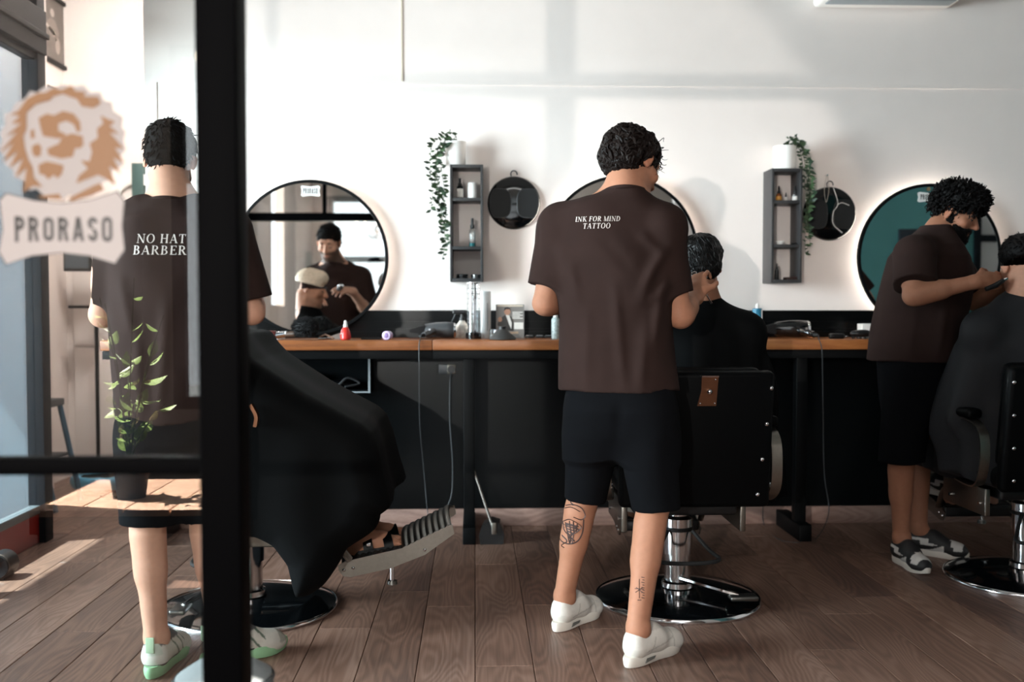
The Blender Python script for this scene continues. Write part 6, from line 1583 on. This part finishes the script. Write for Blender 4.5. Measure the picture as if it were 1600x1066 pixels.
# striped-label bottle right of the card
c = on_top(868, YC + .15); t = thing('lotion_bottle', 'pale patterned lotion bottle next to the middle barber', 'bottle', c)
lathe_part('body', [(0, 0), (.02, 0), (.021, .003), (.021, .10), (.012, .112), (0, .112)], mat('pale_pattern', '#b9c6c4', .4, var=.45, nscale=120), t, c); lathe_part('cap', [(0, .112), (.012, .112), (.012, .135), (0, .136)], white_plastic, t, c)
for k, px in enumerate((827, 843, 857)):
    c = on_top(px, YC + .30); t = thing('blade_box', ('small dark tray right of the card, farthest from the barber', 'small dark tray between two others right of the card', 'small dark tray right of the card, nearest the barber')[k], 'tray', c, 'small dark trays on the counter')
    MB().rbox(tuple(c + Vector((-.022, -.02, 0))), tuple(c + Vector((.022, .02, .012))), .002).build('tray_body', blk_plastic, t)
    MB().rbox(tuple(c + Vector((-.016, -.015, .012))), tuple(c + Vector((.016, .01, .015))), .001).build('tray_lid', mat('grey_slot', '#8a8c8d', .4), t)
# blue bottle
c = on_top(1183, YC + .2); hb = W(1183, 483, YC + .2).z - ZT
t = thing('tonic_bottle', 'blue tonic bottle with pale cap right of the middle chair', 'bottle', c)
lathe_part('body', [(0, 0), (.024, 0), (.0255, .004), (.0255, hb), (.02, hb + .004), (0, hb + .004)], mat('blue_bottle', '#2d7f9f', .3), t, c)
lathe_part('cap', [(0, hb + .004), (.009, hb + .004), (.009, hb + .02), (.005, hb + .028), (0, hb + .03)], white_plastic, t, c)
MB().box(tuple(c + Vector((.0165, -.0205, .004))), tuple(c + Vector((.0205, -.0165, hb - .004)))).build('pale_stripe', paper, t, smooth=False)
# trimmer, brush and tissue box on the right counter
c = on_top(1310, YC + .12); t = thing('trimmer', 'small black trimmer lying on the right counter', 'trimmer', c)
MB().rbox(tuple(c + Vector((-.05, -.015, 0))), tuple(c + Vector((.03, .015, .028))), .01).build('body', blk_plastic, t); MB().rbox(tuple(c + Vector((.03, -.02, .006))), tuple(c + Vector((.045, .02, .016))), .002).build('blade', chrome, t)
c = on_top(1346, YC + .1); t = thing('hair_brush', 'black oval hair brush on the right counter by the bearded barber', 'brush', c)
MB().sphere(c + Vector((0, 0, .028)), (.06, .03, .02), 20, 12).build('pad', blk_plastic, t); MB().cyl(c + Vector((.05, 0, .026)), c + Vector((.13, .02, .02)), .012, .009, n=12).build('handle', blk_plastic, t)
m = MB(); rg = random.Random(2)
for k in range(60): x = rg.uniform(-.05, .05); y = rg.uniform(-.022, .022) * (1 - (x / .055) ** 2) ** .5; m.cyl(c + Vector((x, y, .012)), c + Vector((x, y, 0)), .0012, n=4)
m.build('bristles', blk_rubber, t)
c = on_top(1358, YC + .25); t = thing('tissue_box', 'white low box behind the black hair brush', 'box', c)
MB().rbox(tuple(c + Vector((-.05, -.03, 0))), tuple(c + Vector((.06, .04, .075))), .003).build('box_body', white_plastic, t); MB().box(tuple(c + Vector((-.03, -.012, .075))), tuple(c + Vector((.04, .016, .077)))).build('slot', mat('grey_slot', '#8a8c8d', .4), t, smooth=False)

# display card with a suited man
c = on_top(797, YC + .26); x0, x1 = W(775, 500, c.y).x, W(819, 500, c.y).x; zt = W(797, 476, c.y).z
dc = thing('display_card', 'grey display card showing a man in a suit on the counter', 'sign', c)
fr = lambda u, v, e=0: Vector((x0 + u * (x1 - x0), c.y - e, ZT + v * (zt - ZT)))
MB().box((x0, c.y, ZT), (x1, c.y + .004, zt)).build('board', mat('card_grey', '#807b77', .5), dc, smooth=False)
MB().prism([(-.02, 0), (.02, 0), (.0, .09)], .003, frame(c + Vector((0, .05, 0)), Vector((1, 0, 0)), Vector((0, -.45, .9)), Vector((0, -.9, -.45)))).build('easel_leg', blk_plastic, dc)
def patch(nm, poly, col, e):
    MB().prism([(p[0] * (x1 - x0), p[1] * (zt - ZT)) for p in poly], .0006, frame(fr(0, 0, e), Vector((1, 0, 0)), Vector((0, 0, 1)), Vector((0, -1, 0)))).build(nm, col, dc, smooth=False)
ell = lambda cx, cy, rx, ry, n=18: [(cx + rx * math.cos(2 * math.pi * k / n), cy + ry * math.sin(2 * math.pi * k / n)) for k in range(n)]
suit = mat('print_suit', '#3e3b39', .6); skinp = mat('print_skin', '#b98a72', .6)
patch('printed_band', [(.04, .94), (.96, .94), (.96, .985), (.04, .985)], mat('print_cream', '#d8c9b6', .6), .0005)
patch('printed_suit', [(.12, .24), (.05, .42), (.12, .56), (.27, .66), (.34, .70), (.48, .67), (.60, .60), (.63, .45), (.62, .22)], suit, .0006)
patch('printed_shirt', [(.34, .70), (.47, .68), (.56, .45), (.54, .27), (.46, .42)], paper, .0012)
patch('printed_face', ell(.40, .79, .115, .105), skinp, .0014); patch('printed_hair', [(.285, .80), (.30, .90), (.40, .925), (.50, .89), (.515, .80), (.48, .86), (.34, .86)], blk_plastic, .002)
patch('printed_hand', ell(.14, .56, .075, .075), skinp, .002)
patch('printed_patch', [(.64, .27), (.97, .27), (.97, .47), (.64, .47)], paper, .0008); patch('printed_foot', [(.40, .12), (.80, .14), (.78, .20), (.40, .19)], mat('print_tan', '#b79b82', .6), .0008)
for k in range(5): patch('printed_line', [(.58, .76 - k * .045), (.95 - (k % 2) * .1, .76 - k * .045), (.95 - (k % 2) * .1, .785 - k * .045), (.58, .785 - k * .045)], paper, .0008)

# clutter in the niche
c = Vector((W(475, 602, YB - .1).x, YB - .09, zn0 + .012)); t = thing('hair_dryer', 'dark hair dryer lying in the compartment beneath left counter', 'hair dryer', c)
MB().cyl(c + Vector((-.06, 0, .045)), c + Vector((.06, 0, .045)), .042, .036, n=20).build('barrel', grey_dryer, t); MB().tube(bez([c + Vector((.0, -.02, .03)), c + Vector((.03, -.035, .02)), c + Vector((.09, -.045, .018))], 5), .016, 10).build('handle', blk_plastic, t); MB().cyl(c + Vector((-.06, 0, .045)), c + Vector((-.075, 0, .045)), .036, n=20).build('intake_ring', chrome, t)
c = Vector((W(535, 606, YB - .1).x, YB - .09, zn0 + .012)); t = thing('clipper_bag', 'crumpled black pouch with cable in the compartment beneath counter', 'pouch', c)
MB().sphere(c + Vector((.0, 0, .026)), (.075, .045, .026), 14, 8).build('pouch_body', blk_leather, t)
MB().tube(bez([c + Vector((-.10, -.05, .008)), c + Vector((-.03, -.06, .012)), c + Vector((.03, -.04, .06)), c + Vector((.09, -.02, .03)), c + Vector((.02, -.06, .015))], 8), .006, 8).build('cable', MATS['grey_cord'], t)
lump_cable([c + Vector((.0, -.062, .004)), c + Vector((-.003, -.076, -.01)), W(529, 640, YB - .16), W(527, 660, YB - .15)], .003, 'loose_cable', 'thin cable end hanging out of the compartment beneath counter')

# wall socket and its cable
p = W(699, 577, YB - .013); t = thing('wall_socket', 'grey double wall socket under the counter on the black wall', 'socket', p)
s0 = .0135
MB().rbox((p.x - .045, YB - .021, p.z - .026), (p.x + .045, YB - .0125, p.z + .026), .003).build('plate', mat('black_socket', '#24272a', .35), t)
MB().rbox((p.x + .0, YB - .023, p.z - .025), (p.x + .046, YB - .0205, p.z + .025), .003).build('frame_right', satin, t)
MB().lathe([(0, .002), (.019, .002), (.021, .010), (0, .010)], 24, Matrix.Translation((p.x + .022, YB - .0205, p.z)) @ rotm('X', 90)).build('plug', blk_plastic, t)
lump_cable([Vector((p.x + .022, YB - .034, p.z - .012)), W(703, 600, YB - .06), W(703, 660, YB - .05), W(707, 720, YB - .05), W(706, 770, YB - .06), W(697, 795, YB - .07), FL(680, 824), FL(640, 828), FL(600, 832)], .003, 'power_cable', 'thin grey cable running down from the wall socket', mm=MATS['grey_cord'])

# dustpan with a slim handle
c = FL(767, 851); t = thing('dustpan', 'black upright dustpan with slim handle on the floor by counter leg', 'dustpan', c)
m = MB(frame(c, Vector((1, 0, 0)), Vector((0, 1, 0)), Vector((0, 0, 1))))
prof = [(-.052, 0, .0), (.062, 0, .0), (.066, 0, .05), (.045, 0, .105), (.0, 0, .118), (-.045, 0, .095), (-.06, 0, .045)]
vs = [Vector(q) for q in prof] + [Vector((q[0] * .9 + .01, .19, q[2] * .85)) for q in prof]; n = len(prof)
m.add(vs, [tuple(range(n)), tuple(range(n, 2 * n))[::-1]] + [(i, (i + 1) % n, n + (i + 1) % n, n + i) for i in range(n)])
m.build('pan', blk_plastic, t)
hp = W(772, 826, c.y - .01); ht = W(739, 731, c.y + .1)
MB().rbox(tuple(hp + Vector((-.013, -.006, -.03))), tuple(hp + Vector((.013, .006, .03))), .004).build('hinge', satin, t)
MB().cyl(hp + Vector((-.004, .0, .0)), ht, .0075, .006, n=12).build('handle', mat('grey_pole', '#77706a', .4, .5), t)

# air conditioner just above the frame
a0 = W(1288, -4, YB - .2); a1 = W(1420, -4, YB - .2); t = thing('air_conditioner', 'pale grey wall air conditioner at the top edge above right shelf', 'air conditioner', ((a0.x + a1.x) / 2, YB - .1, a0.z))
MB().rbox((a0.x, YB - .2, a0.z), (a1.x + .3, YB - .001, a0.z + .28), .03).build('housing', white_plastic, t); MB().rbox((a0.x + .04, YB - .19, a0.z - .006), (a1.x + .26, YB - .1, a0.z + .004), .003).build('louver', mat('louver_grey', '#8f979c', .5), t)
# ------------------------------------------------------------------ left recess
# door leaf, pictures, arched mirror, stool, bin, stand
d = struct(thing('door_1', 'white flush door in the recess', 'door', (W(150, 500, 6.98).x, 6.98, 0))); del d['category']
xa0, xa1 = W(118, 600, 6.98).x, W(215, 600, 6.98).x; zs = W(150, 541, 6.98).z
MB().rbox((xa0, 6.965, 0), (xa1, 6.998, zs - .006), .003).build('door_leaf', white_wall, d); MB().rbox((xa0, 6.965, zs + .006), (xa1, 6.998, 2.12), .003).build('door_leaf', white_wall, d)
struct(MB().rbox((-2.82, 6.1, 0), (-2.74, 6.55, ZC), .004).build('trim_4', white_wall, loc=(-2.8, 6.3, 0)))
def picture(p0, y0, y1, z0, z1, label, fig):
    t = thing('picture', label, 'picture', (-2.80, (y0 + y1) / 2, z0), 'framed pictures on the recess wall')
    x = -2.818; e = .025
    for lo, hi in (((x, y0, z0), (x + .025, y1, z0 + e)), ((x, y0, z1 - e), (x + .025, y1, z1)), ((x, y0, z0 + e), (x + .025, y0 + e, z1 - e)), ((x, y1 - e, z0 + e), (x + .025, y1, z1 - e))):
        MB().box(lo, hi).build('frame_bar', black_metal, t, smooth=False)
    MB().box((x, y0 + e, z0 + e), (x + .008, y1 - e, z1 - e)).build('print', mat('print_taupe', '#6e655f', .6, var=.15, nscale=6), t, smooth=False)
    if fig:
        yc = (y0 + y1) / 2; M = frame((x + .0082, y1, z0), Vector((0, -1, 0)), Vector((0, 0, 1)), Vector((1, 0, 0)))
        h = z1 - z0; w = y1 - y0
        Mi = frame((x + .0082, y0, z0), Vector((0, 1, 0)), Vector((0, 0, 1)), Vector((1, 0, 0)))
        for nm, poly, cc in (('printed_head', ell(.5 * w, .74 * h, .07 * w, .06 * h), '#b5aaa2'), ('printed_body', [(.3 * w, .58 * h), (.45 * w, .66 * h), (.6 * w, .65 * h), (.74 * w, .5 * h), (.66 * w, .36 * h), (.4 * w, .42 * h)], '#8b7f77'), ('printed_wheel', ell(.68 * w, .3 * h, .09 * w, .12 * h), '#a89c93'), ('printed_bar', [(.22 * w, .52 * h), (.3 * w, .55 * h), (.62 * w, .46 * h), (.6 * w, .42 * h)], '#c6bbb1')):
            MB().prism(poly, .0008, Mi).build(nm, mat('print_' + nm, cc, .6), t, smooth=False)
p1 = WX(63, 90, -2.80); p2 = WX(106, 112, -2.80); p3 = WX(106, 13, -2.80)
picture(None, p1.y, p2.y, p2.z, p3.z + .02, 'framed print of a motorcyclist high on the left wall', True)
q1 = WX(57, 125, -2.80); picture(None, q1.y, p2.y - .1, WX(57, 124, -2.80).z - .55, WX(57, 124, -2.80).z, 'framed print partly hidden behind the lion sticker', False)
# arched mirror on the recess back wall, and teal cabinet
c = W(216, 316, 6.96); t = thing('arched_mirror', 'white framed round-topped mirror beside the left barber', 'mirror', (c.x, 6.97, c.z - .5))
arc = [Vector((c.x + .16 * math.cos(a), 6.955, c.z + .16 * math.sin(a))) for a in [math.pi * k / 20 for k in range(21)]]
MB().tube([Vector((c.x + .16, 6.955, c.z - .45))] + arc + [Vector((c.x - .16, 6.955, c.z - .45))], .03, flat=(.07, .04), hint=(0, 1, 0)).build('frame', white_glaze, t)
MB().prism([(.14, -.45)] + [(.14 * math.cos(a), .14 * math.sin(a)) for a in [math.pi * k / 20 for k in range(21)]] + [(-.14, -.45)], .006, frame((c.x, 6.985, c.z), Vector((1, 0, 0)), Vector((0, 0, 1)), Vector((0, -1, 0)))).build('mirror_glass', mirror_mat, t)
c = W(208, 300, 6.9); tag(MB().rbox((c.x - .02, 6.93, c.z - .35), (c.x + .06, 6.99, c.z + .2), .004).build('wall_panel', mat('teal_panel', '#3c5a58', .5), loc=(c.x, 6.96, c.z - .35)), 'narrow teal panel behind the arched mirror', 'panel')
# monitor on a slim floor stand
b = Vector((W(133, 420, 6.55).x - .02, 6.78, 0)); t = thing('monitor_stand', 'black floor stand carrying a small dark screen in the recess', 'stand', b)
MB().lathe([(0, 0), (.16, 0), (.16, .012), (.02, .02), (0, .02)], 28, Matrix.Translation(b)).build('base', black_metal, t)
MB().cyl(b + Vector((0, 0, .02)), (b.x, b.y, W(133, 400, 6.78).z), .013, n=12).build('pole', black_metal, t)
s0 = W(99, 424, 6.72); s1 = W(141, 386, 6.72)
MB().rbox((s0.x, 6.72, s0.z), (s1.x, 6.76, s1.z), .005).build('screen', blk_plastic, t); MB().box((s0.x + .012, 6.718, s0.z + .02), (s1.x - .012, 6.721, s1.z - .012)).build('screen_glass', mat('screen_grey', '#4b545a', .2), t, smooth=False)
s2 = W(110, 482, 6.74); MB().rbox((s2.x, 6.70, s2.z), (b.x + .02, 6.80, s2.z + .02), .004).build('tray', black_metal, t)
# a tall trolley lamp pole
b2 = Vector((W(187, 560, 6.3).x, 6.3, 0)); t = thing('floor_pole', 'slim dark floor pole with clamp behind the left barber', 'stand', b2)
MB().cyl(b2, (b2.x, b2.y, W(187, 500, 6.3).z), .012, n=12).build('pole', black_metal, t); MB().cyl(b2 + Vector((0, 0, 0)), b2 + Vector((0, 0, .015)), .13, n=24).build('base', black_metal, t)
MB().cyl((b2.x, b2.y, W(187, 560, 6.3).z), (b2.x, b2.y, W(187, 545, 6.3).z), .03, n=16).build('clamp', blk_plastic, t)
MB().tube(bez([(b2.x, b2.y - .02, W(187, 600, 6.3).z), (b2.x - .03, b2.y - .03, W(187, 625, 6.3).z), (b2.x - .0, b2.y - .03, W(187, 660, 6.3).z)], 6), .005, 6).build('cable', blk_rubber, t)
# blue step stool
blue = mat('petrol_blue_paint', '#2c5266', .4)
st = thing('step_stool', 'petrol blue folding step stool by the glazed shopfront', 'stool', (-2.55, 6.0, 0))
tp = W(70, 630, 5.95); zt_ = tp.z
MB().rbox((-2.77, 5.72, zt_ - .03), (-2.50, 6.15, zt_ + .012), .008).build('top_step', mat('stool_black_top', '#1d2226', .5), st)
fl_ = FL(104, 778)
for yy in (5.75, 6.12):
    MB().tube([(-2.52, yy, zt_ - .02), (-2.40, yy, .005)], .016, 10).build('leg', blue, st)
    MB().tube([(-2.75, yy, zt_ - .02), (-2.79, yy, .005)], .016, 10).build('leg', blue, st)
MB().rbox((-2.74, 5.74, .28), (-2.47, 6.13, .30), .006).build('lower_step', MATS['stool_black_top'], st)
# waste bin with a pale blue bag
b = FL(150, 772); b = Vector((b.x, b.y + .1, 0)); t = thing('waste_bin', 'grey low bin with pale blue bag on the floor of recess', 'bin', b)
lathe_part('bin_body', [(0, 0), (.15, 0), (.16, .02), (.17, .10), (.165, .10), (.15, .03), (0, .02)], mat('grey_bin', '#54585a', .5), t, b, 32)
rg = random.Random(8); m = MB(); vs = []; fs = []
for i in range(7):
    for j in range(40):
        a = 2 * math.pi * j / 40; r = (.171, .178, .185, .180, .172, .165, .12)[i] + rg.uniform(-.005, .005); z = (.03, .045, .075, .10, .112, .108, .10)[i] + rg.uniform(-.006, .006)
        vs.append(b + Vector((r * math.cos(a), r * math.sin(a), z)))
for i in range(6):
    for j in range(40): k = (j + 1) % 40; fs.append((i * 40 + j, i * 40 + k, i * 40 + 40 + k, i * 40 + 40 + j))
m.add(vs, fs); m.build('bag', mat('pale_blue_bag', '#5fa6c6', .35), t)
# dark roller at the frame's left edge
c = FL(2, 908); t = thing('floor_speaker', 'dark round floor speaker at the lower left edge', 'speaker', c)
Mx = Matrix.Translation(c + Vector((-.02, .05, .06))) @ rotm('X', 90)
MB().lathe([(0, -.05), (.05, -.05), (.058, -.04), (.058, .045), (.05, .055), (.035, .05), (0, .04)], 28, Mx).build('drum', blk_plastic, t); MB().lathe([(.05, .05), (.056, .052), (.058, .045)], 28, Mx).build('rim', dark_steel, t)
MB().box(tuple(c + Vector((-.05, .0, 0))), tuple(c + Vector((.01, .1, .012)))).build('foot', blk_plastic, t, smooth=False)
# grey pouf behind the post
c = Vector((W(348, 900, 2.45).x, 2.45, 0)); t = thing('pouf', 'grey round pouf low behind the black partition post', 'pouf', c)
lathe_part('cushion', [(0, .0), (.10, 0), (.125, .03), (.13, .2), (.115, .285), (.07, .315), (0, .325)], mat('grey_felt', '#84898a', .8, var=.06, nscale=80), t, c, 32); lathe_part('piping', [(.119, .27), (.124, .275), (.120, .282)], mat('grey_piping', '#5c6061', .7), t, c, 32)

# ------------------------------------------------------------------ front room beside the camera: sunlit bench and plant that the glass mirrors
bn = thing('bench', 'low black bench with pale sunlit wooden top mirrored in the glass', 'bench', (-1.25, -.25, 0))
pale_wood = wood_mat('pale_ash', '#b08a72', '#c7a28a', '#d8b9a2', .5, scale=(2, 2, 2), rand=False)
for k in range(4): MB().rbox((-1.62 + k * .17, -.62, .425), (-1.455 + k * .17, .02, .45), .003).build('slat', pale_wood, bn)
for x in (-1.60, -.97): MB().rbox((x, -.6, 0), (x + .03, 0, .38), .004).build('side_panel', blk_plastic, bn)
MB().rbox((-1.62, -.62, .36), (-.945, .02, .425), .004).build('apron', blk_plastic, bn)
pl = Vector((-1.34, -.22, .45)); t = thing('potted_plant', 'leafy green plant in dark pot on the bench, mirrored in the glass', 'plant', pl)
lathe_part('pot', [(0, 0), (.06, 0), (.08, .15), (.072, .15), (.055, .02), (0, .02)], mat('dark_clay', '#3a3532', .7), t, pl, 24)
lathe_part('soil', [(0, .13), (.07, .13)], MATS.get('potting_soil'), t, pl, 24)
g1 = mat('house_leaf', '#7f9a4e', .45, var=.2, nscale=20); BL = leaf_mesh(.085, .046, g1); rg = random.Random(21)
for k in range(13):
    a = rg.uniform(0, 6.28); sp = rg.uniform(.05, .17); hh = rg.uniform(.12, .70) if k else .78
    P = bez([pl + Vector((0, 0, .13)), pl + Vector((math.cos(a) * sp * .4, math.sin(a) * sp * .4, .13 + hh * .5)), pl + Vector((math.cos(a) * sp, math.sin(a) * sp, .13 + hh * .92))], 8)
    v = MB().tube(P, .0025, 5).build('stem', stem_mat, t)
    for i in range(5, len(P), 3):
        d_ = Vector((rg.gauss(0, 1), rg.gauss(0, 1), rg.uniform(-.3, .9))).normalized(); x, y, z = basis_from(d_, (.3, .2, 1)); o = link('leaf', BL, v)
        o.matrix_local = frame(P[i] - world_loc(v), x, z, -y) @ Matrix.Scale(rg.uniform(.6, 1.1), 4)
# chandelier in the front room (seen in the left mirror)
c = Vector((-1.15, -1.2, 2.25)); t = thing('chandelier', 'small crystal chandelier with candle bulbs seen in the left mirror', 'lamp', (c.x, c.y, ZC))
MB().cyl(c + Vector((0, 0, .1)), (c.x, c.y, ZC), .006, n=8).build('rod', chrome, t); MB().lathe([(0, -.12), (.03, -.1), (.015, -.04), (.04, .0), (.02, .06), (.03, .1), (0, .12)], 20, Matrix.Translation(c)).build('stem', chrome, t)
for k in range(6):
    a = math.pi * k / 3; d_ = Vector((math.cos(a), math.sin(a), 0))
    ar = MB().tube(bez([c + Vector((0, 0, -.03)), c + d_ * .12 + Vector((0, 0, -.1)), c + d_ * .24 + Vector((0, 0, -.02))], 6), .006, 6).build('arm', chrome, t)
    e = c + d_ * .24
    MB().lathe([(0, -.02), (.03, -.012), (.012, 0), (.010, .06), (0, .06)], 12, Matrix.Translation(e)).build('candle', white_plastic, ar); MB().sphere(e + Vector((0, 0, .085)), (.012, .012, .025), 10, 8).build('bulb', mat('warm_bulb', '#fff0d8', .4, emit='#ffe2b8', estr=4.0), ar)
